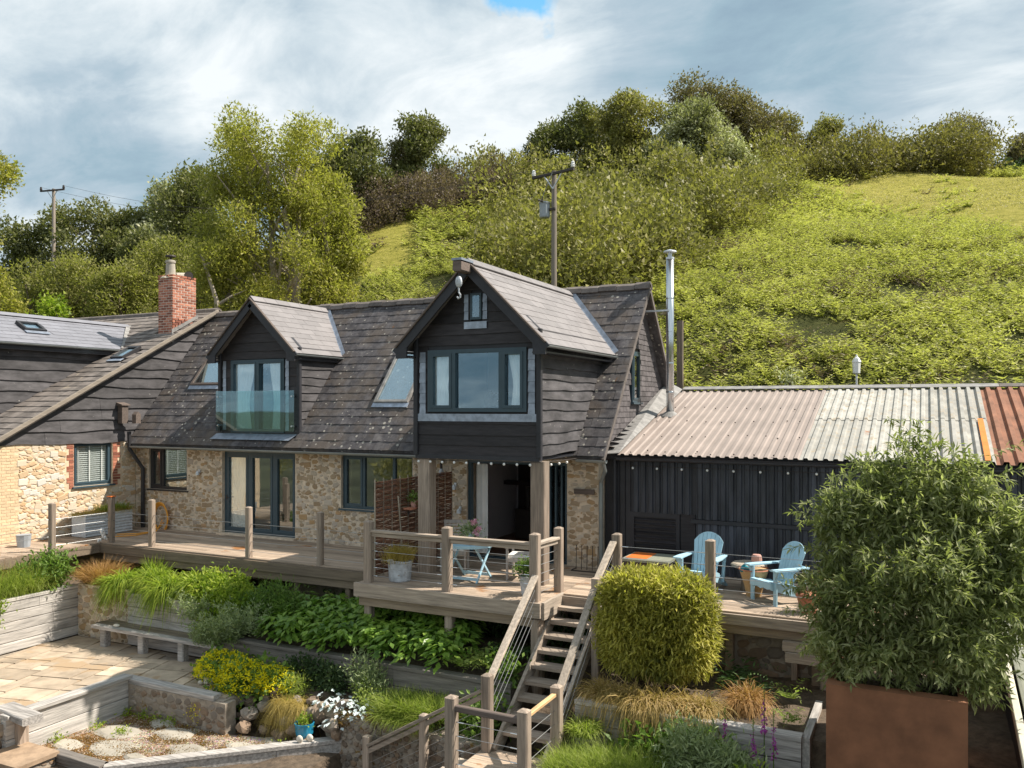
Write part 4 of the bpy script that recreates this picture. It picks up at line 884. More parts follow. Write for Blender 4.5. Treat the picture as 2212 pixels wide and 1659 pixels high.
bg_ = part('balcony_glass', MB().box(-16.97, -14.3, 16.4, 16.412, 2.78, 3.83), M_glass_balc, house)
for x in (-16.9, -14.37):
    for z in (2.92, 3.68): part('glass_fixing', MB().tube([(x, 16.385, z), (x, 16.55, z)], .025, 8), M_steel, bg_)
window(house, GAB, 18.74, 19.32, 3.52, 4.72, (), .06, back=-.05, dep=.06, sash=(0,), sill=.1, label='tall narrow window in the shingled gable')
part('dark_backing', MB().fbox(GAB, 18.79, 19.27, 3.58, 4.67, -.02, .02), M_dark, house)  # dark panel colours in the unlit room, no hole in the wall
def skylight(root, F, a0, a1, b0, b1, lab, mat=None, d=0.03):
    m = MB().fbox(F, a0, a1, b0, b0+.07, -.05, d+.04).fbox(F, a0, a1, b1-.07, b1, -.05, d+.04).fbox(F, a0, a0+.07, b0+.07, b1-.07, -.05, d+.04).fbox(F, a1-.07, a1, b0+.07, b1-.07, -.05, d+.04)
    w = part('skylight', m, mat or M_lead_white, root, lab); part('pane', MB().fbox(F, a0+.07, a1-.07, b0+.07, b1-.07, d, d+.006), M_glass_sky, w)
    part('reveal', MB().fbox(F, a0+.02, a1-.02, b0+.02, b1-.02, -.3, -.26).fbox(F, a0, a0+.02, b0, b1, -.3, -.05).fbox(F, a1-.02, a1, b0, b1, -.3, -.05), M_white, w)
    part('lead_apron', MB().fbox(F, a0-.03, a1+.03, b0-.14, b0-.002, .01, .03), M_lead, w)
bz = lambda z: (z-EZ)/(RZ-EZ)*SL
skylight(house, ROOF, -12.36, -11.36, bz(3.5), bz(4.84), 'skylight half hidden by the big dormer')
skylight(house, ROOF, -19.16, -18.02, bz(4.02), bz(4.8), 'skylight left of the small dormer', M_oak_dark)
# string of bulbs under the big dormer and along the shed
sl = thing('string_lights', 'string of white bulbs under the big dormer', 'lights', (-8, 14.45, 2.3)); pts = [(-9.3+i*.05*5.6, 14.43, 2.335-.0*i) for i in range(11)]; pts = [p for p in pts if p[0] < -6.6]
part('cable', MB().tube([(-9.35, 14.43, 2.35), (-8, 14.43, 2.33), (-6.55, 14.43, 2.35), (-6.55, 16.2, 2.33)], .006, 4), M_iron, sl)
for p in pts+[(-6.55, 14.9, 2.32), (-6.55, 15.3, 2.32), (-6.55, 15.7, 2.32)]: part('bulb', MB().ball((p[0], p[1], p[2]-.04), .028, 8, 6), M_bulb, sl)
# wall lights
for x, z, lb in ((-17.75, 1.66, 'small round metal lamp on the wall left of the glazed doors'), (-9.68, 1.62, 'galvanised lamp on the wall left of the open door'), (-9.55, 1.08, 'small dark tap box on the stone left of the open door')):
    t = thing('wall_lamp', lb, 'wall lamp', (x, FY-.02, z)); part('bracket', MB().box(x-.03, x+.03, FY-.05, FY-.02, z-.05, z+.05), M_galv, t); part('lamp_shade', MB().lathe((x, FY-.1, z-.1), [(.055, 0), (.05, .06), (.02, .11)], 10), M_galv, t)
t = thing('floodlight', 'black floodlight on the wall behind the left oak post', 'wall lamp', (-10.05, FY-.02, 1.9)); part('bracket', MB().tube([(-10.05, FY, 2.15), (-10.0, FY-.14, 2.1), (-9.98, FY-.16, 1.98)], .03, 6), M_iron, t); part('lamp_head', MB().lathe((-9.98, FY-.16, 1.8), [(.06, 0), (.06, .14), (.03, .19)], 10), M_galv_dull, t)
solo('name_plaque', MB().fbox(FACE, -6.74, -6.28, 1.55, 1.66, .03, .06), M_oak_dark, 'dark wooden board fixed to the stone right of the open door', 'plaque')
# flue
fl = thing('flue_pipe', 'tall shiny steel stove pipe rising from the shed roof beside the gable', 'flue', (-5.5, 19.6, 3.2))
part('pipe', MB().tube([(-5.5, 19.6, 3.15), (-5.5, 19.6, 6.95)], .095, 20), M_steel, fl).data.polygons.foreach_set('use_smooth', [len(p.vertices) == 4 for p in fl.children[0].data.polygons])
part('flashing', MB().lathe((-5.5, 19.6, 3.16), [(.27, 0), (.25, .03), (.13, .12), (.1, .14)], 20), M_lead_white, fl)
for z in (3.75, 4.45, 5.2, 6.0): part('band', MB().lathe((-5.5, 19.6, z), [(.1, 0), (.1, .03)], 20), M_steel, fl)
part('cowl', MB().lathe((-5.5, 19.6, 6.95), [(.1, 0), (.1, .05), (.05, .06), (.05, .16), (.16, .17), (.15, .2), (.02, .24)], 20), M_galv, fl)
part('bracket', MB().beam((-6.15, 19.5, 5.72), (-5.5, 19.5, 5.72), .03, .04), M_galv, fl)
solo('timber_upright', MB().beam((-6.1, 22.75, 2.5), (-6.1, 22.75, 5.8), .17, .12, up=(0, 1, 0)), M_bark, 'brown timber upright standing behind the steel flue', 'post')
# ---------------------------------------------------------------- wing at the left
wing = thing('barn_wing', 'left wing with catslide roof, black boards over pale stone and red brick chimney', 'building', (-25, 15, 0))
KW = .551; WY0 = 11.7; ZR2 = 6.5
def zw(y): return ZR2-KW*(RY-y)
WX = -20.06
WO = [(14.67, 15.84, 1.28, 2.46)]
m = wall_boxes(WING, 11.9, FY, -1.2, 2.5, WO, .4); m.box(-31, XL-.4, 11.9, 12.3, -3, 2.6); wwall = part('wall', m, M_mortar_pale, wing)
it = lay_stones(WING, 13.15, FY-.02, 0, 2.45, [(14.44, 16.12, 1.2, 2.5)], .026, .12, 8000, proud=.02, gap=.93, protos=PEB+BLK, flat=.62)
scatter('stone', PEB+BLK, it, M_stone_pale, wwall, 290)
items = []; BR = MB().hexa([(-.5, -.5, -1), (.5, -.5, -1), (.5, .5, -1), (-.5, .5, -1), (-.49, -.47, 1), (.49, -.47, 1), (.49, .47, 1), (-.49, .47, 1)])
z = .04; r = 0
while z < 2.42:
    a = 12.5-(r % 2)*.11
    while a < 13.16-(r % 3)*.06:
        items.append((0, WING.mat(a+.11, z+.033, 0, RS.normal()*.01, .215, .062, .008))); a += .225
    z += .075; r += 1
scatter('brick', [BR], items, M_brick_cream, wwall, 290)
items = []; z = 1.24; r = 0
while z < 2.44:
    l = .2 if r//2 % 2 else .13
    items.append((0, WING.mat(14.66-l/2, z+.033, 0, 0, l, .064, .012))); l = .24 if r//2 % 2 else .15
    items.append((0, WING.mat(15.85+l/2, z+.033, 0, 0, l, .064, .012))); z += .076; r += 1
scatter('brick', [BR], items, M_brick, wwall, 290)
w = window(wing, WING, 14.67, 15.84, 1.28, 2.46, (), .06, back=.06, sash=(0,), sill=.06, label='window with white slatted blind between red brick jambs')
for i in range(19): part('blind_slat', MB().beam(WING(14.78, 1.41+i*.055, -.13), WING(15.73, 1.41+i*.055, -.13), .046, .006, up=(1, 0, .75)), M_blind, w)
for a in (14.86, 15.2, 15.58): part('blind_tape', MB().fbox(WING, a-.016, a+.016, 1.38, 2.4, -.098, -.094), M_blind, w)
# boards above
m = MB(); m.poly([(XL-.2, 11.9, 2.5), (XL-.2, 22.4, 2.5), (XL-.2, 22.4, 3.5), (XL-.2, RY, ZR2-.12), (XL-.2, 11.9, zw(11.9)-.12)], (.18, 0, 0)); bw = part('boarded_gable', m, M_blackpaint, wing)
def wl(z):
    y0 = RY-(ZR2-.1-z)/KW; y1 = EY+(z-.02-EZ)/KM if z > EZ else FY
    y0 = max(y0, 12.0); y1 = min(y1+.15, RY-.05)
    return (y0, y1) if y1-y0 > .08 else None
board_rows(bw, FR((XL-.005, 0, 0), (0, 1, 0), (0, 0, 1), (1, 0, 0)), 2.46, ZR2-.2, .3, wl, M_blackold, .035, (), 21, .045, split=3)
# catslide roof
WF = FR((0, WY0, zw(WY0)), (1, 0, 0), (0, 1, KW), (0, -KW, 1)); WL = math.hypot(RY-WY0, ZR2-zw(WY0))
m = MB(); m.poly([(-31, WY0, zw(WY0)-.07), (WX, WY0, zw(WY0)-.07), (WX, RY, ZR2-.07), (-31, RY, ZR2-.07)], (0, .03, -.06)); m.poly([(-31, 22.6, 3), (WX, 22.6, 3), (WX, RY, ZR2-.07), (-31, RY, ZR2-.07)], (0, -.03, -.06))
wr = part('roof', m, M_tile_wing, wing, 'brown-grey catslide roof with clean edge')
DX, DZE, DXR, DZR = -21.45, 5.15, -23.05, 6.02       # dormer on the catslide: eave and ridge
def wcut(x, y):
    z = zw(y); 
    if 13.1 < y and x < -21.62 and z < DZE and x > -24.5: return True
    return z >= DZE and z < DZR-(DZR-DZE)/1.6*abs(x-DXR)-.02
items = []; rows = 31; gw = WL/rows
for j in range(rows):
    b = j*gw; y = WY0+(RY-WY0)*(j+.5)/rows; x = WX; i = 0
    while x > -30.9:
        wd = .31; l = max(x-wd+(.15 if i == 0 and j % 2 else 0), -31)
        c_ = (l+x)/2
        if not wcut(c_, y) and not (-21.1 < c_ < -20.27 and 17.9 < y < 18.8) and not (-21.05 < c_ < -20.45 and 16.3 < y < 17.0): items.append((RS.randint(2), WF.mat(c_, b, -.045+RS.uniform(0, .006), RS.normal()*.008, x-l-.007, gw, .04)))
        x = l; i += 1
scatter('roof_tile', [TL, TL2], items, M_tile_wing, wr, 295)
x = WX+.02
while x > -30: part('ridge_tile', MB().poly([(x, RY+a, ZR2+c) for a, c in ((-.17, -.1), (-.12, 0), (0, .05), (.12, 0), (.17, -.1), (0, 0))], (-.45, 0, 0)), M_ridge, wr); x -= .46
part('verge_board', MB().beam((WX+.01, WY0, zw(WY0)-.05), (WX+.01, RY, ZR2-.05), .06, .1, ch=.1), M_verge, wing)
# dormer
zc = lambda y: zw(y)
m = MB(); m.poly([(-21.68, 13.1, 2.9), (-21.68, RY-(ZR2-DZE)/KW, DZE-.05), (-21.68, 13.1, DZE-.05)], (-.1, 0, 0)); dw = part('dormer_wall', m, M_blackpaint, wing)
board_rows(dw, FR((-21.675, 0, 0), (0, 1, 0), (0, 0, 1), (1, 0, 0)), 2.95, DZE-.05, .3, lambda z: (13.1, RY-(ZR2-z-.05)/KW) if RY-(ZR2-z)/KW > 13.3 else None, M_blackold, .03, (), 33, .04)
for s in (1, -1):
    Wv = Vector((-s*1.6, 0, DZR-DZE)); RF = FR((DXR+s*1.6, 0, DZE), (0, 1, 0), Wv, (s*(DZR-DZE), 0, 1.6)); L = Wv.length; m = MB(); ye, yr = RY-(ZR2-DZE)/KW, RY-(ZR2-DZR)/KW
    m.poly([RF(12.9, 0, -.07), RF(ye, 0, -.07), RF(yr, L, -.07), RF(12.9, L, -.07)], RF.N*.05); dr = part('dormer_roof', m, M_tile_grey, wing); its = []
    for j in range(8):
        y = 12.9+(j % 2)*.3-.3; yend = RY-(ZR2-(DZE+(DZR-DZE)*(j+.4)/8))/KW+.05
        while y < yend:
            l, r = max(y, 12.9), min(y+.6, yend+.03)
            if r-l > .05 and not (s > 0 and 14.4 < (l+r)/2 < 15.2 and 3 <= j <= 5): its.append((0, RF.mat((l+r)/2, j*L/8, -.03, 0, r-l-.006, L/8, .024)))
            y += .6
    scatter('roof_slate', [TL], its, M_tile_grey, dr, 290)
    if s > 0:
        skylight(wing, RF, 14.5, 15.12, .72, 1.22, 'small dark framed skylight in the grey slate roof', M_frame_dark, .04)
        gutter(wing, (DX+.06, 12.9, DZE-.05), (DX+.06, ye, DZE-.05), .05)
        part('lead_valley', MB().poly([RF(ye-.02, -.02, .02), RF(ye+.1, -.02, .02), RF(yr+.1, L, .02), RF(yr-.12, L, .02)], RF.N*.01), M_lead_white, wing)
        part('fascia', MB().box(DX-.06, DX+.0, 12.9, ye+.05, DZE-.22, DZE-.08), M_blackpaint, wing)
part('ridge_tile', MB().poly([(DXR-.14, 12.9, DZR-.05), (DXR, 12.9, DZR+.05), (DXR+.14, 12.9, DZR-.05), (DXR, 12.9, DZR)], (0, yr-12.95, 0)), M_tile_grey, wing)
skylight(wing, WF, -21.02, -20.5, math.hypot(1, KW)*(16.35-WY0), math.hypot(1, KW)*(16.98-WY0), 'small skylight low on the catslide below the chimney', M_frame_dark, .04)
# chimney
ch = part('chimney', MB().box(-20.88, -20.285, 17.9, 18.79, 6.1, 7.3).box(-20.88, -20.32, 17.9, 18.79, 5.2, 6.1), M_brick_mortar, wing, 'tall red brick chimney with one standing and one fallen pot')
CF1 = FR((0, 17.9, 0), (1, 0, 0), (0, 0, 1), (0, -1, 0)); CF2 = FR((-20.285, 0, 0), (0, 1, 0), (0, 0, 1), (1, 0, 0)); items = []; z = 5.35; r = 0
while z < 7.34:
    cap = 1.5 if z > 7.2 else 1
    for F, a0, a1 in ((CF1, -20.89, -20.275), (CF2, 17.89, 18.8)):
        a = a0-(.11 if (r+(F is CF2)) % 2 else 0)
        while a < a1-.01:
            l, rr = max(a, a0), min(a+.218, a1)
            if rr-l > .03 and (F is CF1 or z > zw((l+rr)/2)-.04): items.append((0, F.mat((l+rr)/2, z+.035, .0, 0, rr-l-.016, .06, .008*cap)))
            a += .227
    z += .0765; r += 1
scatter('brick', [BR], items, M_brick, ch, 290)
part('mortar_cap', MB().lathe((-20.62, 18.12, 7.3), [(.3, 0), (.28, .05), (.17, .12)], 14), M_mortar, ch)
part('chimney_pot', MB().lathe((-20.62, 18.12, 7.4), [(.165, 0), (.15, .02), (.128, .38), (.15, .4), (.15, .46), (.12, .48), (.11, .47)], 18), M_step, ch)
part('chimney_cap', MB().lathe((-20.62, 18.12, 7.86), [(.03, 0), (.03, .12), (.16, .13), (.15, .17), (.02, .18)], 14), M_iron, ch)
m = MB(); m.tube([(-20.6, 18.3, 7.42), (-20.45, 18.72, 7.44)], [.11, .13], 16); part('fallen_pot', m, M_step, ch); m = MB(); a = Vector((-20.45, 18.72, 7.44)); m.tube([a-Vector((.002, .006, 0)), a+Vector((.05, -.0, 0))], .12, 14); part('pot_mouth', MB().tube([(-20.4, 18.62, 7.44), (-20.33, 18.55, 7.45)], [.13, .135], 16), M_iron, ch)
part('chimney_flashing', MB().box(-20.95, -20.22, 17.84, 17.89, 5.35, 5.62).poly([(-20.272, 17.85, 5.62), (-20.272, 18.85, 6.17), (-20.272, 18.85, 6.27), (-20.272, 17.85, 5.74)], (.02, 0, 0)), M_lead_white, ch)
# bird box at the corner
bb = thing('bird_box', 'weathered wooden bird box column fixed on the boards over the downpipe', 'bird box', (-20.1, 16.1, 2.85))
part('box', MB().box(-20.26, -20.08, 15.98, 16.18, 2.95, 3.45), M_oak_dark, bb); part('lid', MB().poly([(-20.28, 15.94, 3.45), (-20.04, 15.94, 3.45), (-20.04, 15.94, 3.48), (-20.28, 15.94, 3.54)], (0, .28, 0)), M_oak_dark, bb)
part('nest_box', MB().poly([(-20.0, 16.24, 2.95), (-20.0, 16.4, 2.95), (-20.0, 16.4, 3.2), (-20.0, 16.32, 3.28), (-20.0, 16.24, 3.2)], (.16, 0, 0)), M_oak_dark, bb)
# ---------------------------------------------------------------- long shed
SHY, SHE, SHR = 16.95, 2.4, 21.8; KS = (3.83-SHE)/(SHR-16.7)
shed = thing('long_shed', 'long low black shed with a patchwork brown, white and rust corrugated roof', 'shed', (0, 18, 0))
SF = FR((0, 16.68, SHE), (1, 0, 0), (0, 1, KS), (0, -KS, 1)); SLN = math.hypot(SHR-16.68, 3.83-SHE)
def corr(F, a0, a1, b0, b1, pitch, h, d=0, th=.006, crown=.35, cut=None, ph=0):
    """trapezoid-profile sheet, ribs along b"""
    m = MB(); pr = []; n = max(int(round((a1-a0)/pitch)), 1); p = (a1-a0)/n
    for i in range(n):
        s = a0+i*p; pr += [(s, d), (s+p*(1-crown)*.6, d), (s+p*(1-crown)*.6+p*.12, d+h), (s+p*(1-crown)*.6+p*(crown+.1), d+h), (s+p*(1-crown)*.6+p*(crown+.22), d)] if crown < .4 else [(s, d), (s+p*.12, d), (s+p*.24, d+h), (s+p*.76, d+h), (s+p*.88, d)]
    pr.append((a1, d)); k = len(pr); v = []
    for (bb0, cc) in ((b0, 0), (b1, 0)): v += [F(a, bb0, q) for a, q in pr]
    for (bb0, cc) in ((b0, 0), (b1, 0)): v += [F(a, bb0, q-th) for a, q in pr]
    m.v = v; m.f = [(i, i+1, k+i+1, k+i) for i in range(k-1)]+[(2*k+i, 3*k+i, 3*k+i+1, 2*k+i+1) for i in range(k-1)]+[(i, 2*k+i, 2*k+i+1, i+1) for i in range(k-1)]+[(k+i, k+i+1, 3*k+i+1, 3*k+i) for i in range(k-1)]
    return m
for a0, a1 in ((-5.82, -4.92), (-4.92, -4.02), (-4.02, -3.1), (-3.1, -2.17)): part('roof_sheet', corr(SF, a0, a1, 0, SLN, .18, .03, RS.uniform(0, .003)), M_sheet_brown, shed)
for a0, a1 in ((-2.17, -1.09), (-1.09, -.0)):
    part('roof_sheet', corr(SF, a0, a1, 0, SLN*.52, .18, .035, 0), M_sheet_white, shed); part('roof_sheet', corr(SF, a0, a1, SLN*.5, SLN, .18, .035, .012), M_sheet_white, shed)
part('roof_sheet', corr(SF, 0, 1.1, 0, SLN*.52, .19, .055, .004), M_sheet_white, shed); part('roof_sheet', corr(SF, 0, 1.1, SLN*.5, SLN, .19, .055, .016), M_sheet_white, shed)
part('patch_strip', MB().fbox(SF, .93, 1.03, .05, SLN*.5, .06, .064), M_sheet_orange, shed)
for a0, a1 in ((1.1, 2.2), (2.2, 3.3), (3.3, 4.4)): part('roof_sheet', corr(SF, a0, a1, 0, SLN, .22, .06, .002), M_sheet_rust, shed)
x = -5.75
while x < 4.3: part('ridge_flashing', MB().fbox(SF, x, min(x+1.8, 4.4), SLN-.12, SLN+.16, .055, .075), M_lead_white if x < 1 else M_ridge, shed); x += 1.81
part('roof_flashing', MB().poly([SF(-6.16, 0, .0), SF(-5.78, 0, .03), SF(-5.78, SLN, .03), SF(-6.16, SLN, .25)], SF.N*.015), M_lead_white, shed)
for j in range(16): part('slate_piece', MB().beam(SF(-6.15, .3+j*.3, .1), SF(-5.99, .36+j*.3, .05), .26, .012), M_tile_new if j % 3 else M_ridge, shed)
screws = MB()
for x in np.arange(-5.6, -2.3, .36):
    for b in (.15, 1.3, 2.4, 3.5): screws.ball(SF(x+RS.uniform(-.1, .1), b+RS.uniform(-.1, .1), .034), .018, 5, 3)
part('screws', screws, M_iron, shed, kind='stuff')
part('shed_roof_underlay', MB().poly([SF(-5.9, .06, -.06), SF(4.4, .06, -.06), SF(4.4, SLN, -.06), SF(-5.9, SLN, -.06)], SF.N*-.04), M_blackpaint, shed)
SW_ = FR((0, SHY, 0), (1, 0, 0), (0, 0, 1), (0, -1, 0))
part('wall', MB().box(XR+.02, 4.4, SHY, SHY+.1, -1.2, 2.36).box(4.3, 4.4, SHY, SHR, -1, 3.5).box(XR+.1, 4.4, SHR-.1, SHR, 0, 3.7), M_blackpaint, shed)
for a0, a1, b0, b1 in ((-5.55, -4.3, 1.2, 2.3), (-4.2, -3.1, 1.12, 2.28), (-3.1, -2.0, 1.12, 2.28), (-2.0, -.9, 1.12, 2.28), (-.9, .2, 1.12, 2.28), (.2, 1.3, 1.12, 2.28), (1.3, 2.4, 1.12, 2.28), (-4.2, -3.1, -.02, 1.02), (-3.1, -2.0, -.02, 1.02), (-2.0, -.9, -.02, 1.02), (-.9, .2, -.02, 1.02), (.2, 1.3, -.02, 1.02), (1.3, 2.4, -.02, 1.02)):
    part('wall_sheet', corr(SW_, a0, a1, b0, b1, .157, .035, .035, crown=.5), M_sheet_black, shed)
part('rail', MB().fbox(SW_, -4.3, 2.4, 1.03, 1.11, .0, .08), M_blackpaint, shed); part('rail', MB().fbox(SW_, -6.1, 4.4, 2.3, 2.4, 0, .16), M_blackpaint, shed)
x = -6.1
for a in (-6.05, -5.95, -5.82, -5.7): part('wall_board', MB().fbox(SW_, a, a+.095, -.02, 2.28, .0, .03), M_blackpaint, shed)
dr = part('shed_door', MB().fbox(SW_, -5.6, -5.52, .0, 1.2, .0, .05).fbox(SW_, -4.62, -4.54, 0, 1.2, 0, .05).fbox(SW_, -5.52, -4.62, 1.1, 1.2, 0, .05).fbox(SW_, -5.52, -4.62, 0, .08, 0, .05), M_blackpaint, shed)
for i in range(11): part('louvre_slat', MB().beam(SW_(-5.52, .13+i*.092, .02), SW_(-4.62, .13+i*.092, .02), .07, .018, up=(0, -.6, 1)), M_blackboard, dr)
part('wall_board', MB().fbox(SW_, -4.52, -4.22, 0, 1.2, 0, .03), M_blackboard, shed)
gutter(shed, (-5.8, 16.62, 2.33), (4.4, 16.62, 2.3), .05, M_blackpaint)
part('downpipe', MB().tube([(-5.93, 16.85, 2.3), (-5.93, 16.85, 0)], .045, 8), M_blackpaint, shed)
sl = thing('string_lights', 'string of bulbs under the shed gutter', 'lights', (-3, 16.75, 2.1)); part('cable', MB().tube([(-5.8, 16.76, 2.18), (-2, 16.76, 2.16), (2.2, 16.76, 2.18)], .006, 4), M_iron, sl)
for i in range(15): part('bulb', MB().ball((-5.5+i*.52, 16.76, 2.13), .026, 8, 6), M_bulb, sl)
# lamp post behind the shed ridge
q = Vector((-1.56, 22.6, 3.3)); t = thing('lamp_post', 'little white lantern on a pole behind the shed ridge', 'lamp post', q)
part('pole', MB().tube([q, q+Vector((0, 0, .95))], .022, 8), M_white, t)
part('lantern', MB().lathe((q.x, q.y, q.z+.93), [(.03, 0), (.085, .03), (.1, .3), (.115, .31), (.07, .4), (.03, .44), (.015, .5)], 6), M_white, t)
# ---------------------------------------------------------------- low outbuilding at the right edge
ob_ = thing('outbuilding', 'low building with grey-green boarded roof and cream edge in the bottom right corner', 'outbuilding', (2, 12, -2.7))
part('wall', MB().poly([(1.06, 8.0, -3), (1.06, 16.3, -3), (1.06, 16.3, -.2), (1.06, 8.0, -1.35)], (.1, 0, 0)), M_blackboard, ob_)
for i in range(10): x = 1.15+i*.3; part('roof_board', MB().beam((x+.13, 7.9, -1.16+.0*i), (x+.13, 16.3, .02), .285, .03, ch=.1), M_greenroof, ob_)
for i in range(10): x = 1.15+i*.3; part('cover_strip', MB().beam((x, 7.9, -1.13), (x, 16.3, .05), .045, .03, ch=.1), M_greenroof, ob_)
part('edge_trim', MB().beam((1.04, 7.9, -1.15), (1.04, 16.3, .03), .09, .13, ch=.1), M_trim, ob_)
# ---------------------------------------------------------------- electricity poles
def epole(name, lab, x, y, zt, hw, r, trafo, ang):
    b = Vector((x, y, hz(x, y)-.2)); t = thing(name, lab, 'electricity pole', b); part('pole', MB().tube([b, (x, y, zt)], [r*1.25, r], 10), M_pole, t)
    d = Vector((math.cos(ang), math.sin(ang), 0)); c_ = Vector((x, y, zt-.12))
    part('crossarm', MB().beam(c_-d*hw-Vector((0, .1, 0)), c_+d*hw-Vector((0, .1, 0)), .1, .1), M_iron, t)
    for s in (-1, 1):
        part('brace', MB().beam(c_+d*hw*.45*s-Vector((0, .1, 0)), c_-Vector((0, .1, .55)), .04, .04), M_galv, t)
        q = c_+d*hw*.95*s; part('insulator', MB().lathe((q.x, q.y-.1, q.z+.05), [(.03, 0), (.09, .03), (.06, .06), (.09, .1), (.06, .13), (.07, .2), (.02, .24)], 10), M_porcelain if trafo else M_iron, t)
    return c_, d
ex, ey = -12.19, 28.0
c1, d1 = epole('electricity_pole', 'brown pole with transformer box and crossarm behind the big gable', ex, ey, 12.05, .95, .09, True, -.25)
tf = [c for c in bpy.data.objects if c.name == 'electricity_pole'][0]
bx = part('transformer', MB().lathe((ex-.33, ey-.1, 10.35), [(.17, 0), (.19, .04), (.19, .5), (.21, .52), (.21, .56), (.08, .6)], 14), M_trafo, tf)
part('bushing', MB().tube([(ex-.42, ey-.12, 11.0), (ex-.42, ey-.12, 11.15)], .03, 6).tube([(ex-.3, ey-.3, 10.9), (ex-.45, ey-.4, 10.95)], .035, 6), M_iron, bx)
part('bracket', MB().box(ex-.35, ex+.1, ey-.15, ey-.05, 10.6, 10.68), M_iron, tf)
part('lead_wire', MB().tube([(ex-.4, ey-.15, 11.1), (ex-.15, ey-.2, 11.6), (ex, ey-.15, 11.95)], .015, 4), M_cable, tf)
fp = at(116, 408, 55); gz_ = hz(fp.x, fp.y)
c2, d2 = epole('electricity_pole', 'distant pole with crossarm against the sky at the left', fp.x, fp.y, fp.z, .95, .1, False, .2)
for s in (-1, 1):
    a, b = c1+d1*.9*s+Vector((0, 0, .25)), c2+d2*.9*s+Vector((0, 0, .25)); pts = [a.lerp(b, i/12)-Vector((0, 0, 1.6*math.sin(math.pi*i/12))) for i in range(13)]
    solo('power_line', MB().tube(pts, .008, 4), M_iron, ('left' if s < 0 else 'right')+' hand thin wire between the transformer pole and far pole', 'wire', group='wires between the poles')
# ---------------------------------------------------------------- decks
def planks(root, x0, x1, y0, y1, z=0, w=.143, skip=None, mat=None, ln=3.6, name='plank'):
    y = y0; r = 0
    while y < y1-.02:
        yw = min(y+w, y1); x = x0-(r % 3)*1.1
        while x < x1:
            l, rr = max(x, x0), min(x+ln, x1)
            if rr-l > .05 and not (skip and skip((l+rr)/2, (y+yw)/2)): part(name, MB().box(l, rr-.004, y, yw-.007, z-.03, z-RS.uniform(0, .003)), mat or M_deck, root)
            x += ln
        y += w; r += 1
dk = thing('left_deck', 'long timber deck running along the stone front to the corner of the wing', 'deck', (-15, 15, -.4))
planks(dk, XL+.02, -9.91, 14.2, FY-.02); planks(dk, XL+.02, -18.62, 10.2, 14.19)
part('fascia', MB().box(-18.62, -9.9, 14.13, 14.19, -.24, -.035), M_deck_d, dk); part('fascia', MB().box(-18.62, -18.56, 10.2, 14.12, -.24, -.035), M_deck_d, dk)
part('lower_fascia', MB().box(-18.55, -9.9, 14.2, 14.25, -.42, -.245), M_deck_d, dk)
for x in (-16.5, -14.4, -12.4, -11.0): part('support_post', MB().beam((x, 14.35, -1.3), (x, 14.35, -.25), .13, .13, up=(0, 1, 0)), M_deck_d, dk)
pf = thing('dining_platform', 'raised timber platform with the blue table, projecting on posts', 'deck', (-8, 14.5, -.4))
planks(pf, -9.9, -6.0, 13.2, FY-.02); 
part('fascia', MB().box(-9.95, -5.98, 13.12, 13.19, -.26, -.0), M_oakx, pf); part('lower_fascia', MB().box(-9.88, -6.05, 13.2, 13.26, -.44, -.265), M_deck_d, pf)
part('fascia', MB().box(-6.05+.055, -5.93, 13.2, 14.15, -.3, -.0), M_oaky, pf); part('fascia', MB().box(-9.96, -9.905, 13.2, 14.12, -.3, -.035), M_oaky, pf)
for x, y in ((-9.72, 13.32), (-7.9, 13.32), (-6.08, 13.3), (-9.4, 14.5), (-8.6, 15.4), (-6.3, 14.9)): part('support_post', MB().beam((x, y, -1.6), (x, y, -.27), .16, .16, up=(0, 1, 0)), M_oakz, pf)
rd = thing('right_deck', 'timber deck in front of the black shed with two blue chairs', 'deck', (-3, 15.5, -.4))
planks(rd, -5.99, .6, 14.06, SHY-.03, skip=lambda x, y: False)
part('fascia', MB().box(-5.18, .6, 13.99, 14.05, -.2, -.03), M_oakx, rd); part('lower_fascia', MB().box(-5.18, .6, 14.06, 14.12, -.36, -.21), M_deck_d, rd)
for x in (-4.4, -3.0, -1.6, -.2): part('support_post', MB().beam((x, 14.4, -1.2), (x, 14.4, -.3), .14, .14, up=(0, 1, 0)), M_deck_d, rd)
part('bracket_beam', MB().box(-2.07, -1.45, 13.95, 14.5, -.52, -.37).box(-2.02, -1.5, 13.9, 14.5, -.68, -.53), M_oakx, rd)
# wall under the decks
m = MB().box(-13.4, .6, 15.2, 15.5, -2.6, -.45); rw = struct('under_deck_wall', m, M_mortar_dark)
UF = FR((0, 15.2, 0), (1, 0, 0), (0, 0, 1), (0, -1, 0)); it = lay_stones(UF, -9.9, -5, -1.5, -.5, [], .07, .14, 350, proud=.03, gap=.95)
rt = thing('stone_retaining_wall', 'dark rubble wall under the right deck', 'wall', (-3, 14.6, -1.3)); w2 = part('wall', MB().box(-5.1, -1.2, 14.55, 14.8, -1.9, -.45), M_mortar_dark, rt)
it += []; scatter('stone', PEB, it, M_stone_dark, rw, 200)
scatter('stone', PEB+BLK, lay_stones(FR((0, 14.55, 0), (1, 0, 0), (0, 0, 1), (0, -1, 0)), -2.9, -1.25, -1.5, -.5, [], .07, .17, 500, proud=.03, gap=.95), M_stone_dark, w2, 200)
part('upright', MB().beam((-1.95, 14.45, -1.9), (-1.95, 14.45, -.5), .1, .07, up=(0, 1, 0)), M_oakz, rt); part('upright', MB().beam((-1.45, 14.3, -2.2), (-1.45, 14.3, -.5), .16, .14, up=(0, 1, 0)), M_oakz, rt)
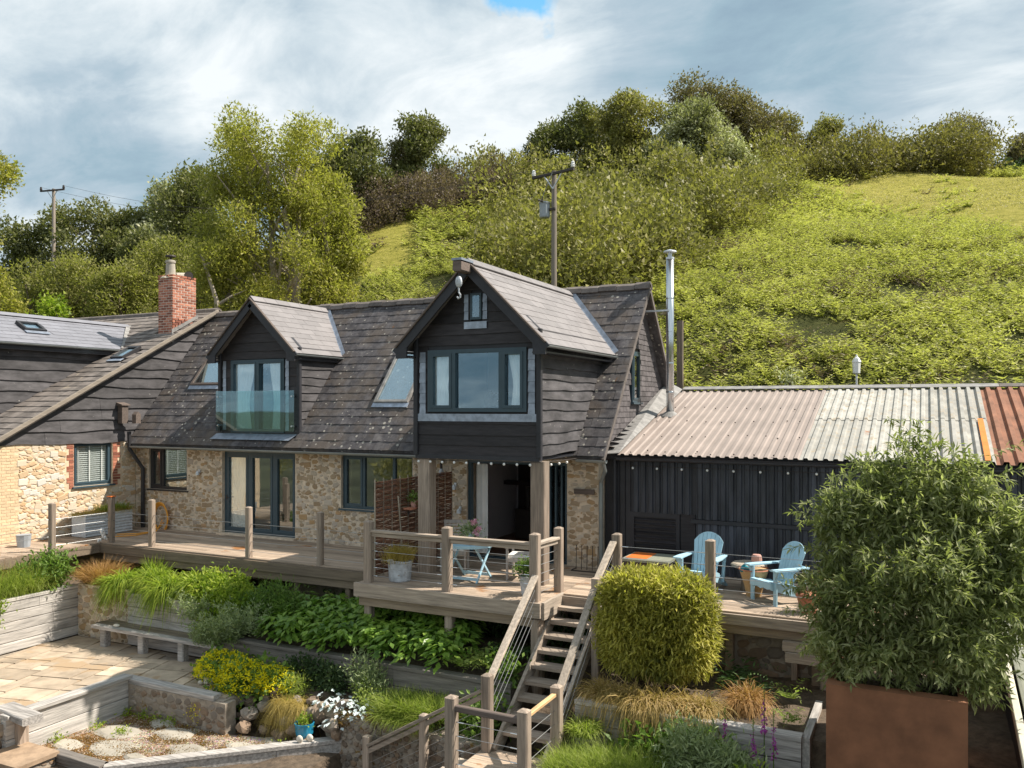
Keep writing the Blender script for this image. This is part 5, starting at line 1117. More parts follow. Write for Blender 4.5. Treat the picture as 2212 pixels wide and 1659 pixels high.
# ---------------------------------------------------------------- railings
def cable_run(root, a, b, zs):
    a, b = Vector(a), Vector(b)
    for z in zs:
        c_ = part('cable', MB().tube([a+Vector((0, 0, z)), b+Vector((0, 0, z))], .0045, 5), M_cable, root); d = (b-a).normalized()
        part('cable_end', MB().tube([a+d*.0+Vector((0, 0, z)), a+d*.13+Vector((0, 0, z))], .009, 6), M_steel, c_); part('cable_end', MB().tube([b-d*.13+Vector((0, 0, z)), b+Vector((0, 0, z))], .009, 6), M_steel, c_)
rl = thing('deck_railing', 'row of square posts with thin steel cables along the left deck', 'railing', (-14, 14.3, 0))
PL = [(-18.42, 12.75), (-18.36, 14.3), (-16.95, 14.33), (-13.74, 14.26), (-11.7, 14.26)]
for x, y in PL: part('post', MB().post(x, y, -.02, 1.13, .13), M_oakz, rl)
for x in (-18.36,): part('post_cap', MB().box(x-.08, x+.08, 14.22, 14.38, 1.15, 1.17), M_orange, rl)
pts = PL+[(-9.78, 14.2)]
for (ax, ay), (bx_, by) in zip(pts, pts[1:]): cable_run(rl, (ax, ay, 0), (bx_, by, 0), (.14, .36, .56, .76))
cable_run(rl, (-18.42, 12.75, 0), (-18.42, 10.2, 0), (.36, .56, .76))
pr_ = thing('platform_railing', 'chunky railing with top rail and six steel cables round the dining platform', 'railing', (-8, 13.3, 0))
PP = [(-9.72, 13.3), (-7.93, 13.27), (-6.14, 13.27), (-6.07, 14.16)]
for i, (x, y) in enumerate(PP): part('post', MB().post(x, y, -.02 if i else -.02, 1.17, .165 if i < 3 else .15), M_oakz, pr_)
CZ = (.13, .29, .45, .61, .77)
for i, ((ax, ay), (bx_, by)) in enumerate(zip(PP, PP[1:])):
    a, b = Vector((ax, ay, 1.0)), Vector((bx_, by, 1.0)); d = (b-a).normalized()
    part('top_rail', MB().beam(a+d*.08, b-d*.07, .13, .05), M_oakx if i < 2 else M_oaky, pr_); part('under_rail', MB().beam(a+d*.08-Vector((0, 0, .07)), b-d*.07-Vector((0, 0, .07)), .06, .075), M_oakx if i < 2 else M_oaky, pr_)
    cable_run(pr_, (ax+d.x*.08, ay+d.y*.08, 0), (bx_-d.x*.08, by-d.y*.08, 0), CZ)
rr_ = thing('deck_railing', 'pair of square posts with steel cables in front of the blue chairs', 'railing', (-3, 14.1, 0))
PR = [(-4.92, 14.1), (-3.27, 14.14), (-.9, 14.14)]
for x, y in PR: part('post', MB().post(x, y, -.02, 1.14, .155), M_oakz, rr_)
for (ax, ay), (bx_, by) in zip(PR, PR[1:]): cable_run(rr_, (ax+.08, ay, 0), (bx_-.08, by, 0), (.13, .33, .53, .73, .93))
# ---------------------------------------------------------------- stairs
st = thing('garden_stairs', 'steep open timber stairs from the deck down to a small landing', 'stairs', (-5.6, 12.6, -1.93))
S0, S1 = Vector((0, 14.12, -.02)), Vector((0, 11.5, -2.0))
for x in (-6.0, -5.14): part('stringer', MB().beam(Vector((x, 14.02, -.14)), Vector((x, 11.5, -1.98)), .06, .26, ch=.05), M_oaky, st)
for i in range(9): y = 13.93-i*.262; z = -.19*(i+1)-.0; part('tread', MB().box(-5.97, -5.17, y-.14, y+.14, z-.06, z), M_oakx, st)
part('top_riser', MB().box(-5.98, -5.17, 14.0, 14.055, -.2, -.035), M_oakx, st)
ld = thing('stair_landing', 'small square timber landing with boards at the foot of the stairs', 'landing', (-5.5, 10.9, -2.2))
for i in range(9): y = 10.18+i*.15; part('plank', MB().box(-6.2, -4.82, y, y+.142, -1.97, -1.93-RS.rand()*.003), M_deck, ld)
part('frame', MB().box(-6.24, -6.2, 10.18, 11.5, -2.15, -1.96).box(-4.82, -4.78, 10.18, 11.5, -2.15, -1.96).box(-6.2, -4.82, 10.12, 10.17, -2.15, -1.96).box(-6.2, -4.82, 11.5, 11.54, -2.15, -1.975), M_oakx, ld)
hr = thing('stair_railing', 'sloping handrails with steel cables on both sides of the garden stairs', 'railing', (-5.6, 12.5, -1.93))
LP = {'a': (-6.1, 10.33), 'b': (-6.1, 11.42), 'c': (-4.93, 10.3), 'd': (-4.93, 11.42)}
for k, (x, y) in LP.items(): part('post', MB().post(x, y, -2.9, -.76, .16), M_oakz, hr)
part('post', MB().post(-4.98, 13.2, -1.6, .52, .13, cap=False), M_oakz, hr); part('post', MB().beam((-6.1, 13.24, -1.9), (-6.1, 13.24, -.3), .16, .16, up=(0, 1, 0)), M_oakz, hr)
def hrail(a, b, m=M_oaky, w=.12, h=.05): part('handrail', MB().beam(a, b, w, h), m, hr)
hrail((-6.1, 13.2, .46), (-6.1, 11.48, -.86)); hrail((-4.95, 14.0, 1.02), (-4.98, 13.22, .46)); hrail((-4.98, 13.12, .34), (-4.93, 11.48, -.88))
for z in (-.2, -.36, -.52, -.68):
    part('cable', MB().tube([(-6.1, 13.18, .42+z), (-6.1, 11.5, -.88+z)], .0045, 5), M_cable, hr); part('cable', MB().tube([(-4.98, 13.1, .32+z), (-4.93, 11.5, -.9+z)], .0045, 5), M_cable, hr)
    part('cable', MB().tube([(-4.95, 14.0, 1.0+z), (-4.98, 13.2, .44+z)], .0045, 5), M_cable, hr)
hrail((-6.02, 10.32, -.9), (-5.01, 10.3, -.9), M_oak_dark, .09, .09); hrail((-4.93, 10.38, -.86), (-4.93, 11.34, -.86), M_pine, .07, .05)
for z in (-1.1, -1.3, -1.5, -1.7): cable_run(hr, (-6.02, 10.32, 0), (-5.01, 10.3, 0), (z,)); cable_run(hr, (-4.93, 10.38, 0), (-4.93, 11.34, 0), (z,))
part('round_lamp', MB().tube([(-6.1, 11.335, -1.32), (-6.1, 11.3, -1.32)], .05, 14), M_steel, hr)
part('handrail', MB().beam((-6.18, 11.42, -1.0), (-8.35, 11.42, -2.25), .11, .05).beam((-6.18, 11.42, -1.1), (-8.35, 11.42, -2.35), .05, .08), M_oakx, hr)
for x, zt in ((-7.28, -1.58), (-8.4, -2.12)): part('post', MB().post(x, 11.45, -3.3, zt, .13), M_oakz, hr)
for z in (-.3, -.48, -.66, -.84): part('cable', MB().tube([(-6.18, 11.42, -1.0+z), (-8.35, 11.42, -2.25+z)], .0045, 5), M_cable, hr)
for i in range(6): part('tread', MB().box(-6.45-i*.27-.14, -6.45-i*.27+.14, 10.4, 11.35, -2.16-i*.19, -2.1-i*.19), M_oaky, hr)
# ---------------------------------------------------------------- furniture on the platform
tb = thing('garden_table', 'round light blue folding table with crossed legs', 'table', (-8.09, 14.38, 0))
tx, ty = -8.09, 14.38
for i in range(9):
    y0 = -.5+i*.1112; y1 = y0+.104; f = lambda y: math.sqrt(max(.5**2-min(abs(y), .5)**2, .004)); pts = [(tx-f(y0), ty+y0, .71), (tx+f(y0), ty+y0, .71), (tx+f((y0+y1)/2), ty+(y0+y1)/2, .71), (tx+f(y1), ty+y1, .71), (tx-f(y1), ty+y1, .71), (tx-f((y0+y1)/2), ty+(y0+y1)/2, .71)]
    part('top_slat', MB().poly(pts, (0, 0, .022)), M_blue, tb)
part('rim', MB().lathe((tx, ty, .675), [(.49, 0), (.505, 0), (.505, .055), (.49, .055)], 32, cap=False), M_blue, tb)
for s in (-1, 1):
    part('leg', MB().beam((tx+s*.34, ty-.32, 0), (tx+s*.34, ty+.3, .69), .03, .045), M_blue, tb); part('leg', MB().beam((tx+s*.3, ty+.36, 0), (tx+s*.3, ty-.3, .69), .03, .045), M_blue, tb)
part('stretcher', MB().beam((tx-.34, ty-.26, .07), (tx+.34, ty-.26, .07), .02, .06), M_blue, tb); part('stretcher', MB().beam((tx-.3, ty+.3, .07), (tx+.3, ty+.3, .07), .02, .06), M_blue, tb)
for i in range(5): a = (i*72+20)*math.pi/180; solo('plate', MB().lathe((tx+.3*math.cos(a), ty+.3*math.sin(a), .734), [(.02, 0), (.09, .012), (.085, .018)], 14), M_porcelain if i % 2 else M_blue, ['white plate at the back of the blue table', 'blue plate beside the flowers', 'white plate on the left of the blue table', 'blue plate at the front of the blue table', 'pale plate on the right of the blue table'][i], 'plate')
vs = thing('flower_vase', 'glass jar of pink flowers and grey foliage standing on the blue table', 'flowers', (tx-.02, ty+.1, .735))
part('jar', MB().lathe((tx-.02, ty+.1, .735), [(.06, 0), (.075, .05), (.07, .16), (.05, .19)], 14), M_galv_dull, vs)
P = np.array([(tx-.02, ty+.1, .95)])+RS.normal(size=(240, 3))*[.13, .1, .08]; part('foliage', leaves(P, rdir(240)+[0, 0, .6], rdir(240), .1, .035), L_rosemary, vs)
for dx, dz in ((.08, .33), (.17, .2), (.13, .12)):
    P = np.array([(tx+dx, ty+.05, .8+dz)])+rdir(70)*.045; part('flower', leaves(P, rdir(70), rdir(70), .05, .04), L_pink, vs)
def garden_chair(loc, rz, label):
    c = thing('garden_chair', label, 'chair', (0, 0, 0), 'grey teak armchairs at the blue table')
    for x, y, h in ((-.25, -.24, .62), (.25, -.24, .62), (-.25, .22, .98), (.25, .22, .98)): part('leg', MB().beam((x, y, 0), (x, y+(.1 if h > .9 else 0), h), .045, .045, up=(0, 1, 0)), M_greywood, c)
    for i in range(6): part('seat_slat', MB().box(-.26, .26, -.25+i*.08, -.185+i*.08, .41, .43), M_greywood, c)
    part('apron', MB().box(-.25, .25, -.26, -.235, .35, .41).box(-.26, -.24, -.24, .24, .35, .41).box(.24, .26, -.24, .24, .35, .41), M_greywood, c)
    for i in range(6): part('back_slat', MB().box(-.24, .24, .245+i*.012, .263+i*.012, .55+i*.065, .59+i*.065), M_greywood, c)
    part('top_rail', MB().box(-.28, .28, .3, .335, .93, 1.0), M_greywood, c)
    for s in (-1, 1): part('armrest', MB().box(s*.26-.035, s*.26+.035, -.28, .27, .62, .645), M_greywood, c)
    m = MB(); 
    m.hexa([(-.24, -.25, .435), (.24, -.25, .435), (.24, .2, .435), (-.24, .2, .435), (-.22, -.23, .49), (.22, -.23, .49), (.22, .18, .49), (-.22, .18, .49)]); part('cushion', m, M_cushion, c)
    c.location = loc; c.rotation_euler = (0, 0, rz); return c
garden_chair((-7.22, 14.98, 0), -1.35, 'grey teak armchair with cream cushion right of the blue table')
garden_chair((-8.85, 15.12, 0), .38, 'grey teak armchair behind the left side of the blue table')
# bucket with straw grass
def grass_pot(lab, x, y, prof, mat, leaf, n, L, z=0, spread=.6, base=None, name='planter', handle=True, wd=.006):
    t = thing(name, lab, 'plant pot', (x, y, z)); p_ = part('pot', MB().lathe((x, y, z), prof, 20, cap=True), mat, t); r, h = prof[-1]
    part('soil', MB().lathe((x, y, z+h-.03), [(r*.9, 0), (.0, .005)], 14), M_soil, t)
    if handle:
        for s in (-1, 1): part('handle', MB().tube([(x+.05*s-.02, y-r, z+h-.03), (x+.05*s-.02, y-r-.04, z+h+.05), (x-.05*s-.02, y-r-.04, z+h+.05), (x-.05*s-.02, y-r, z+h-.03)] if s > 0 else [(x-.05, y+r, z+h-.03), (x, y+r+.04, z+h+.05), (x+.05, y+r, z+h-.03)], .008, 5), M_galv, p_)
    P = np.array([(x, y, z+h-.03)])+np.stack([RS.normal(size=n)*r*.45, RS.normal(size=n)*r*.45, np.zeros(n)], 1); A = rdir(n)*[spread, spread, .2]+[0, 0, 1]
    part('foliage', blades(P, A, L*(.6+.5*RS.rand(n)), wd, .25, 4), leaf, t); return t
grass_pot('galvanised tub of straw coloured grass at the front left of the platform', -9.25, 13.68, [(.2, 0), (.215, .02), (.235, .36), (.25, .37), (.25, .4)], M_galv_dull, L_straw, 900, .52, spread=.65, wd=.007)
t = thing('planter', 'grey tapered pot of green leaves behind the front right platform post', 'plant pot', (-6.47, 13.65, 0)); part('pot', MB().lathe((-6.47, 13.65, 0), [(.1, 0), (.15, .33), (.16, .35)], 16), M_galv_dull, t)
V, F = crown([(-6.47, 13.65, .47, .16, .16, .16)], 500, .06, .6, 5); part('foliage', (V, F), L_green, t)
# woven willow hurdle
hd = thing('willow_hurdle', 'brown woven willow screen standing behind the left oak post', 'screen', (-9.75, 15, 0))
H0, H1 = Vector((-9.9, 13.75, 0)), Vector((-9.62, 16.3, 0)); hd_ = (H1-H0).normalized(); hn = Vector((-hd_.y, hd_.x, 0)); HL = (H1-H0).length
for i in range(11): q = H0+hd_*(HL*i/10); part('stake', MB().tube([q, q+Vector((0, 0, 1.93+RS.uniform(0, .07)+.06*i/10))], .014, 5), M_barkpale, hd)
for j in range(74):
    z = .05+j*.0252; pts = [H0+hd_*(HL*i/20)+hn*(.022*math.sin(math.pi*i/2+(j//2 % 2)*math.pi))+Vector((0, 0, z+.05*(i/20)*(z/1.9)+RS.normal()*.004)) for i in range(21)]
    part('willow_rod', MB().tube(pts, .0125, 4), M_wicker, hd)
solo('cane', MB().tube([(-9.45, 14.15, 0), (-9.47, 14.05, .8), (-9.5, 13.98, 1.62)], .014, 6), M_barkpale, 'thin bamboo cane leaning up against the willow screen', 'cane')
sh_ = thing('shelf', 'small wooden shelf on the willow screen by the oak post', 'shelf', (-9.5, 14.7, 1.3)); part('board', MB().box(-9.62, -9.42, 14.35, 14.95, 1.3, 1.33), M_terra, sh_); part('bracket', MB().box(-9.62, -9.6, 14.5, 14.52, 1.18, 1.3), M_iron, sh_)
for y, mt, lb in ((14.55, M_stoneware, 'left little pot on the small shelf'), (14.75, M_terra, 'right little terracotta pot on the small shelf')):
    t = thing('flower_pot', lb, 'plant pot', (-9.5, y, 1.33)); part('pot', MB().lathe((-9.5, y, 1.33), [(.045, 0), (.065, .11), (.07, .12)], 12), mt, t); V, F = crown([(-9.5, y, 1.52, .09, .09, .08)], 150, .05, .5, 5); part('foliage', (V, F), L_green, t)
t = thing('iron_rack', 'dark iron rack with upright prongs against the stone pier', 'rack', (-6.4, 16.25, 0))
for i in range(5): part('prong', MB().tube([(-6.55+i*.12, 16.2, .02), (-6.55+i*.12, 16.22, .5)], .008, 5).ball((-6.55+i*.12, 16.22, .51), .015, 6, 4), M_iron, t)
part('base', MB().tube([(-6.6, 16.3, .02), (-6.6, 16.05, .02), (-6.03, 16.05, .02), (-6.03, 16.3, .02)], .012, 5), M_iron, t)
# adirondack chairs
def adirondack(loc, rz, label):
    c = thing('adirondack_chair', label, 'chair', (0, 0, 0), 'light blue slatted garden chairs')
    for i in range(7):     # fan back
        x = (i-3)*.082; hh = lambda q: .72+math.sqrt(max(.315**2-q*q, 0))*.95; w0, w1 = .055, .076; y0, z0 = .2, .3; d = Vector((0, .36, 1)).normalized(); La, Lb = [(hh(x+k*w1/2)-z0)/d.z for k in (-1, 1)]
        xb = (i-3)*.064; p0 = Vector((xb, y0, z0)); p1 = Vector((x, y0, z0)); n = Vector((0, -1, .36)).normalized()*.018; a, b = Vector((w0/2, 0, 0)), Vector((w1/2, 0, 0)); cut = (.02*(1 if i < 3 else -1 if i > 3 else 0))*abs(i-3)/1.2
        part('back_slat', MB().poly([p0-a, p0+a, p1+b+d*Lb, p1+d*((La+Lb)/2+.004), p1-b+d*La], n), M_blue, c)
    for i in range(6): f = i/5; part('seat_slat', MB().beam((-.27, -.3+f*.48, .385-f*.1), (.27, -.3+f*.48, .385-f*.1), .082, .02), M_blue, c)
    part('front_apron', MB().poly([(-.27, -.35, .38), (-.27, -.35, .29), (-.18, -.35, .27), (-.09, -.35, .29), (0, -.35, .26), (.09, -.35, .29), (.18, -.35, .27), (.27, -.35, .29), (.27, -.35, .38)], (0, .02, 0)), M_blue, c)
    for s in (-1, 1):
        part('leg', MB().beam((s*.3, -.27, 0), (s*.3, -.27, .6), .085, .03), M_blue, c)
        part('side_rail', MB().poly([(s*.285, -.34, .38), (s*.285, -.34, .27), (s*.285, .55, 0), (s*.285, .66, 0), (s*.285, .3, .22), (s*.285, .1, .33)], (-s*.025, 0, 0)), M_blue, c)
        part('rear_leg', MB().beam((s*.3, .3, .12), (s*.3, .42, .6), .06, .03), M_blue, c)
        part('armrest', MB().poly([(s*.26, -.36, .6), (s*.42, -.36, .6), (s*.43, -.1, .6), (s*.36, .42, .6), (s*.29, .42, .6), (s*.27, 0, .6)], (0, 0, .024)), M_blue, c)
        part('arm_bracket', MB().poly([(s*.315, -.3, .6), (s*.4, -.3, .6), (s*.315, -.3, .45)], (0, .025, 0)), M_blue, c)
    part('back_rail', MB().beam((-.32, .34, .61), (.32, .34, .61), .03, .06), M_blue, c)
    c.location = loc; c.rotation_euler = (0, 0, rz); return c
adirondack((-3.75, 15.5, 0), -.12, 'light blue slatted armchair partly behind the railing post')
adirondack((-2.35, 15.15, 0), -.72, 'light blue slatted armchair turned sideways beside the big shrub')
t = thing('stump_table', 'rustic wooden stump table between the two blue chairs', 'table', (-2.95, 15.85, 0)); part('top', MB().lathe((-2.95, 15.85, .43), [(.3, 0), (.33, .03), (.33, .06), (.3, .08)], 9), M_barkpale, t); part('stump', MB().tube([(-2.95, 15.85, 0), (-2.95, 15.85, .43)], [.16, .13], 9), M_bark, t)
solo('clay_pot', MB().lathe((-2.8, 15.8, .512), [(.08, 0), (.1, .06), (.09, .14), (.07, .17)], 14), M_stoneware, 'pinkish round pot standing on the stump table', 'pot')
t = thing('straw_basket', 'conical straw basket holding a rolled teal cloth beside the blue chair', 'basket', (-2.78, 15.4, 0)); part('basket', MB().lathe((-2.78, 15.4, 0), [(.13, 0), (.17, .2), (.26, .48)], 16), M_basket, t); part('rim', MB().lathe((-2.78, 15.4, .47), [(.25, 0), (.275, .01), (.265, .03)], 16, cap=False), M_terra, t)
solo('rolled_cloth', MB().tube([(-2.8, 15.35, .4), (-2.95, 15.25, .52)], [.06, .08], 12), M_teal, 'rolled teal cloth sticking out of the straw basket', 'cloth')
t = thing('storage_box', 'low wooden box with orange and grey painted lid by the louvred door', 'box', (-4.8, 15.7, 0)); part('body', MB().box(-5.2, -4.36, 15.35, 16.05, 0, .45), M_oak_dark, t); part('lid', MB().box(-5.24, -4.32, 15.25, 16.1, .455, .5), M_greenroof, t); part('painted_patch', MB().box(-5.2, -4.78, 15.4, 16.06, .502, .505), M_orange, t)
for x, y, s, lb in ((-1.75, 14.55, 1, 'terracotta pot half hidden by the big shrub on the right deck'), (-1.55, 15.15, .8, 'small terracotta pot behind the right blue chair')):
    t = thing('flower_pot', lb, 'plant pot', (x, y, 0)); part('pot', MB().lathe((x, y, 0), [(.12*s, 0), (.18*s, .26*s), (.2*s, .27*s), (.2*s, .32*s)], 16), M_terra, t); V, F = crown([(x, y, .45*s, .2*s, .2*s, .18*s)], 260, .08, .4, 5); part('foliage', (V, F), L_bare, t)
# corrugated planter, hose
t = thing('metal_planter', 'corrugated galvanised trough of dry grasses against the wing wall', 'planter', (-19.85, 15.15, 0))
def wavy(F, a0, a1, b0, b1, pitch, amp, along_b=True):
    m = MB(); n = int((b1-b0)/pitch*8); v = []
    for i in range(n+1): b = b0+(b1-b0)*i/n; d = amp*math.sin(2*math.pi*(b-b0)/pitch); v += [F(a0, b, d), F(a1, b, d)]
    m.v = v; m.f = [(2*i, 2*i+1, 2*i+3, 2*i+2) for i in range(n)]; m.smooth = True; return m
part('side_panel', wavy(FR((-19.57, 14.48, 0), (0, 1, 0), (0, 0, 1), (1, 0, 0)), 0, 1.42, .01, .6, .076, .013), M_galv, t); part('end_panel', wavy(FR((-20.12, 14.48, 0), (0, 0, 1), (1, 0, 0), (0, -1, 0)), .01, .6, 0, .55, .05, .01), M_galv, t)
part('liner', MB().box(-20.1, -19.6, 14.5, 15.88, 0, .57), M_soil, t); part('rim', MB().box(-20.13, -20.1, 14.47, 15.9, .58, .6).box(-19.6, -19.56, 14.47, 15.9, .58, .6), M_galv, t)
n = 1700; P = np.stack([RS.uniform(-20.1, -19.6, n), RS.uniform(14.4, 15.95, n), np.full(n, .56)], 1); part('foliage', blades(P, rdir(n)*[1, .9, .3]+[0, 0, .7], .22+.4*RS.rand(n)*(P[:, 1]-13.9)/2, .009, .6, 4), L_straw, t)
n = 700; P = np.stack([RS.uniform(-20.0, -19.65, n), RS.uniform(15.1, 15.9, n), np.full(n, .56)], 1); part('foliage', blades(P, rdir(n)*[.8, .9, .3]+[0, 0, 1], .3+.35*RS.rand(n), .01, .5, 4), L_grassy, t)
m = MB()
for k in range(5): r = .3+.018*k; m.tube([(-19.2+.01*k+r*.85*math.cos(a), FY-.06-.02*k, .3+r*1.2*math.sin(a)) for a in np.linspace(-1.2, 4.34, 24)], .018, 6)
m.tube([(-19.05, FY-.1, .2), (-18.85, 16.1, .03), (-18.9, 15.5, .02), (-19.3, 15.2, .02)], .014, 6).tube([(-19.1, FY-.1, .25), (-18.75, 16.0, .03), (-18.7, 15.3, .02), (-19.0, 14.9, .02)], .014, 6)
solo('garden_hose', m, M_hose, 'coiled orange hose hanging on the wall beside the metal planter', 'hose')
solo('small_pot', MB().lathe((-19.7, 12.9, 0), [(.14, 0), (.17, .28), (.18, .3)], 12), M_trafo, 'dark blue-grey pot at the foot of the wing wall', 'pot')
m = MB()
for i in range(14): m.ball((-18.5+RS.normal()*.07, 14.15+RS.normal()*.06, .05+i*.022), .022+.012*RS.rand(), 6, 4, (1, 1, 1.5))
solo('shell_string', m, M_porcelain, 'string of white shells hanging by the second deck post', 'ornament')
# ---------------------------------------------------------------- garden terraces
def gh(x, y):
    if y > 14.35: z = -1.1
    elif x < -17.95: z = -.9 if y < 13.0 else -.8
    elif x < -13.35 and y > 13.1: z = -.82
    elif x < -13.35 and y > 11.25: z = -1.94
    elif x < -13.95: z = -1.94
    elif x < -11.6 and y > 11.3 and y < 12.6: z = -1.95
    elif y > 12.75 and x < -6.15: z = -1.36+.28*min(1, (y-12.65)/1.4)
    elif x < -6.3 and y > 11.9 and x > -11.9: z = -1.8-.1*(12.6-y)
    elif x < -6.3 and x > -9.1 and y > 11.8: z = -2.0
    elif x < -9.0 and y < 11.75 and y < 9.1+(x+11.85)*1.0 + .02 or (x < -9.0 and y < 11.75 and x < -11.85): z = -2.56
    elif x < -9.0 and y > 9.0 and (y-9.1) > (x+11.85): z = -2.56
    elif -6.2 <= x < -4.8: z = -1.35-.5*max(0, 14-y)
    elif x >= -4.8 and y > 12.12: z = -1.18
    elif x >= -4.8: z = -1.8
    else: z = -2.95
    return z
gx = np.arange(-20.3, 3.2, .1); gy = np.arange(6.5, 16.6, .1); X, Y = np.meshgrid(gx, gy)
Z = np.array([[gh(a, b) for a in gx] for b in gy])
soft = np.sin(X*3.1+Y*1.7)*.03+np.sin(X*7+Y*5.3)*.015; mask = ~((Z < -1.93) & (Z > -1.96)); Z = Z+soft*mask
V = np.stack([X, Y, Z], -1).reshape(-1, 3); nx, ny = len(gx), len(gy); ii, jj = np.meshgrid(np.arange(nx-1), np.arange(ny-1)); b0 = (jj*nx+ii).ravel(); F = np.stack([b0, b0+1, b0+nx+1, b0+nx], 1)
struct('garden_soil', (V, F, False), M_soil)
struct('gravel', MB().add([(-13.85, 9.0, -2.5), (-11.85, 9.05, -2.5), (-9.1, 11.75, -2.5), (-11.2, 11.2, -2.5), (-13.85, 11.2, -2.5)], [(0, 1, 2, 3, 4)]), M_gravel, 'stuff', 'pink gravel and orange moss between stepping stones')
# patio
pt = struct('patio', MB().box(-17.78, -13.9, 8.2, 11.2, -2.1, -1.93).box(-17.78, -11.4, 11.2, 12.9, -2.1, -1.93), M_mortar_dark)
PA = FR((-17.78, 8.2, -1.93), (.97, .24, 0), (-.24, .97, 0), (0, 0, 1)); slabs = []; grid = {}
cell = .3; R = random.Random(5)
nx2, ny2 = 26, 24
for j in range(ny2):
    for i in range(-2, nx2):
        if (i, j) in grid: continue
        w_, h_ = R.choice([(3, 2), (2, 2), (2, 3), (1, 1), (2, 1), (3, 2), (3, 1), (4, 2)])
        while any((i+a, j+b) in grid for a in range(w_) for b in range(h_)):
            if w_ > 1: w_ -= 1
            else: h_ -= 1
        for a in range(w_):
            for b in range(h_): grid[(i+a, j+b)] = 1
        slabs.append((i*cell, j*cell-1.2, (i+w_)*cell, (j+h_)*cell-1.2))
def inpat(p): return (-17.78 < p.x < -13.92 and 8.2 < p.y < 12.88) or (-17.78 < p.x < -11.35 and 11.22 < p.y < 12.88)
for a0, b0_, a1, b1 in slabs:
    c_ = PA((a0+a1)/2, (b0_+b1)/2)
    cs = [PA(a, b) for a, b in ((a0+.016, b0_+.016), (a1-.016, b0_+.016), (a1-.016, b1-.016), (a0+.016, b1-.016))]
    if not inpat(c_): continue
    cl_ = []
    for p in cs:
        y1 = 12.87; y0 = 8.2; x0 = -17.76; x1 = -11.36 if c_.y > 11.2 else -13.93
        cl_.append(Vector((min(max(p.x, x0), x1), min(max(p.y, 11.23 if (c_.y > 11.2 and c_.x > -13.92) else y0), y1), p.z)))
    if (cl_[0]-cl_[2]).length < .12 or (cl_[1]-cl_[3]).length < .12: continue
    part('slab', MB().poly([p+Vector((R.uniform(-.008, .008), R.uniform(-.008, .008), 0)) for p in cl_], (0, 0, .022+R.uniform(0, .006))), M_slab, pt)
for x, y, r in ((-13.15, 10.35, .5), (-12.15, 10.75, .42), (-12.6, 9.85, .5), (-11.35, 10.35, .42), (-10.6, 10.85, .34), (-11.95, 9.75, .22), (-13.45, 9.6, .34), (-12.75, 11.0, .3), (-10.25, 11.3, .3)):
    q = pebble(9, int(x*10)); q.v = [(a*r*1.1+x, b*r*.7+y, -2.51+max(c, 0)*.05) for a, b, c in q.v]; solo('stepping_stone', q, M_step, {-13.15: 'large grey stepping stone nearest the timber wall', -12.15: 'pale lens-shaped stepping stone in the middle of the gravel', -12.6: 'wide grey stepping stone at the front of the gravel', -11.35: 'kite-shaped stepping stone right of the middle', -10.6: 'sandy stepping stone toward the blue pot', -11.95: 'smallest stepping stone near the front corner', -13.45: 'stepping stone at the left end beside the end post', -12.75: 'stepping stone close to the dark stone wall', -10.25: 'half-buried stepping stone next to the blue pot'}[x], 'stepping stone')
# timber walls
def timber_wall(name, lab, p0, p1, z0, z1, th, rows, mat, cap=.22, inward=(0, 0, 0), capmat=None):
    p0, p1 = Vector((*p0, 0)), Vector((*p1, 0)); t = thing(name, lab, 'retaining wall', ((p0.x+p1.x)/2, (p0.y+p1.y)/2, z0)); h = (z1-z0)/rows; d = (p1-p0).normalized(); L = (p1-p0).length
    for j in range(rows):
        s = 0; k = 0
        while s < L:
            e = min(s+RS.uniform(1.8, 2.8), L); e = L if L-e < .5 else e
            part('timber', MB().beam(p0+d*s+Vector((0, 0, z0+(j+.5)*h)), p0+d*(e-.006)+Vector((0, 0, z0+(j+.5)*h)), th+RS.uniform(-.012, .008), h-.01, ch=.07), mat, t); s = e
    if cap: part('cap', MB().beam(p0+Vector((*inward, z1+.035)) if len(inward) == 2 else p0+Vector(inward)+Vector((0, 0, z1+.035)), p1+Vector(inward)+Vector((0, 0, z1+.035)), cap, .07, ch=.1), capmat or mat, t)
    return t
timber_wall('timber_wall', 'tall silvery timber wall along the left side of the patio', (-17.86, 8.0), (-17.86, 12.98), -1.92, -.82, .14, 5, M_sleepery, .24, (-.03, 0, 0))
timber_wall('timber_wall', 'silvery timber wall behind the bench', (-16.04, 12.98), (-13.35, 12.98), -1.92, -.84, .14, 5, M_sleeper, .2, (0, .03, 0))
t = thing('stone_pier', 'block of brown rubble stone between the two timber walls', 'wall', (-16.9, 13.05, -1.92)); b = part('wall', MB().box(-17.78, -16.06, 12.96, 13.25, -2.0, -.72), M_mortar, t)
scatter('stone', PEB+BLK, lay_stones(FR((0, 12.96, 0), (1, 0, 0), (0, 0, 1), (0, -1, 0)), -17.77, -16.08, -1.92, -.73, [], .045, .13, 1400, proud=.03, gap=.98), M_stone, b, 290)
timber_wall('low_timber_wall', 'low silvery timber wall running diagonally down from the patio to the end post', (-13.9, 8.75), (-13.9, 11.2), -2.56, -1.86, .14, 2, M_sleepery, .24)
t = thing('low_stone_wall', 'dark stone wall with timber cap between patio and gravel', 'wall', (-12.6, 11.2, -2.5)); b = part('wall', MB().box(-13.82, -11.3, 11.14, 11.4, -2.6, -1.95), M_mortar_dark, t)
scatter('stone', PEB, lay_stones(FR((0, 11.14, 0), (1, 0, 0), (0, 0, 1), (0, -1, 0)), -13.8, -11.3, -2.55, -1.97, [], .05, .12, 900, proud=.02, gap=1.0), M_stone_dark, b, 290)
part('cap', MB().beam((-13.98, 11.25, -1.9), (-11.6, 11.25, -1.9), .22, .1, ch=.1), M_sleeper, t)
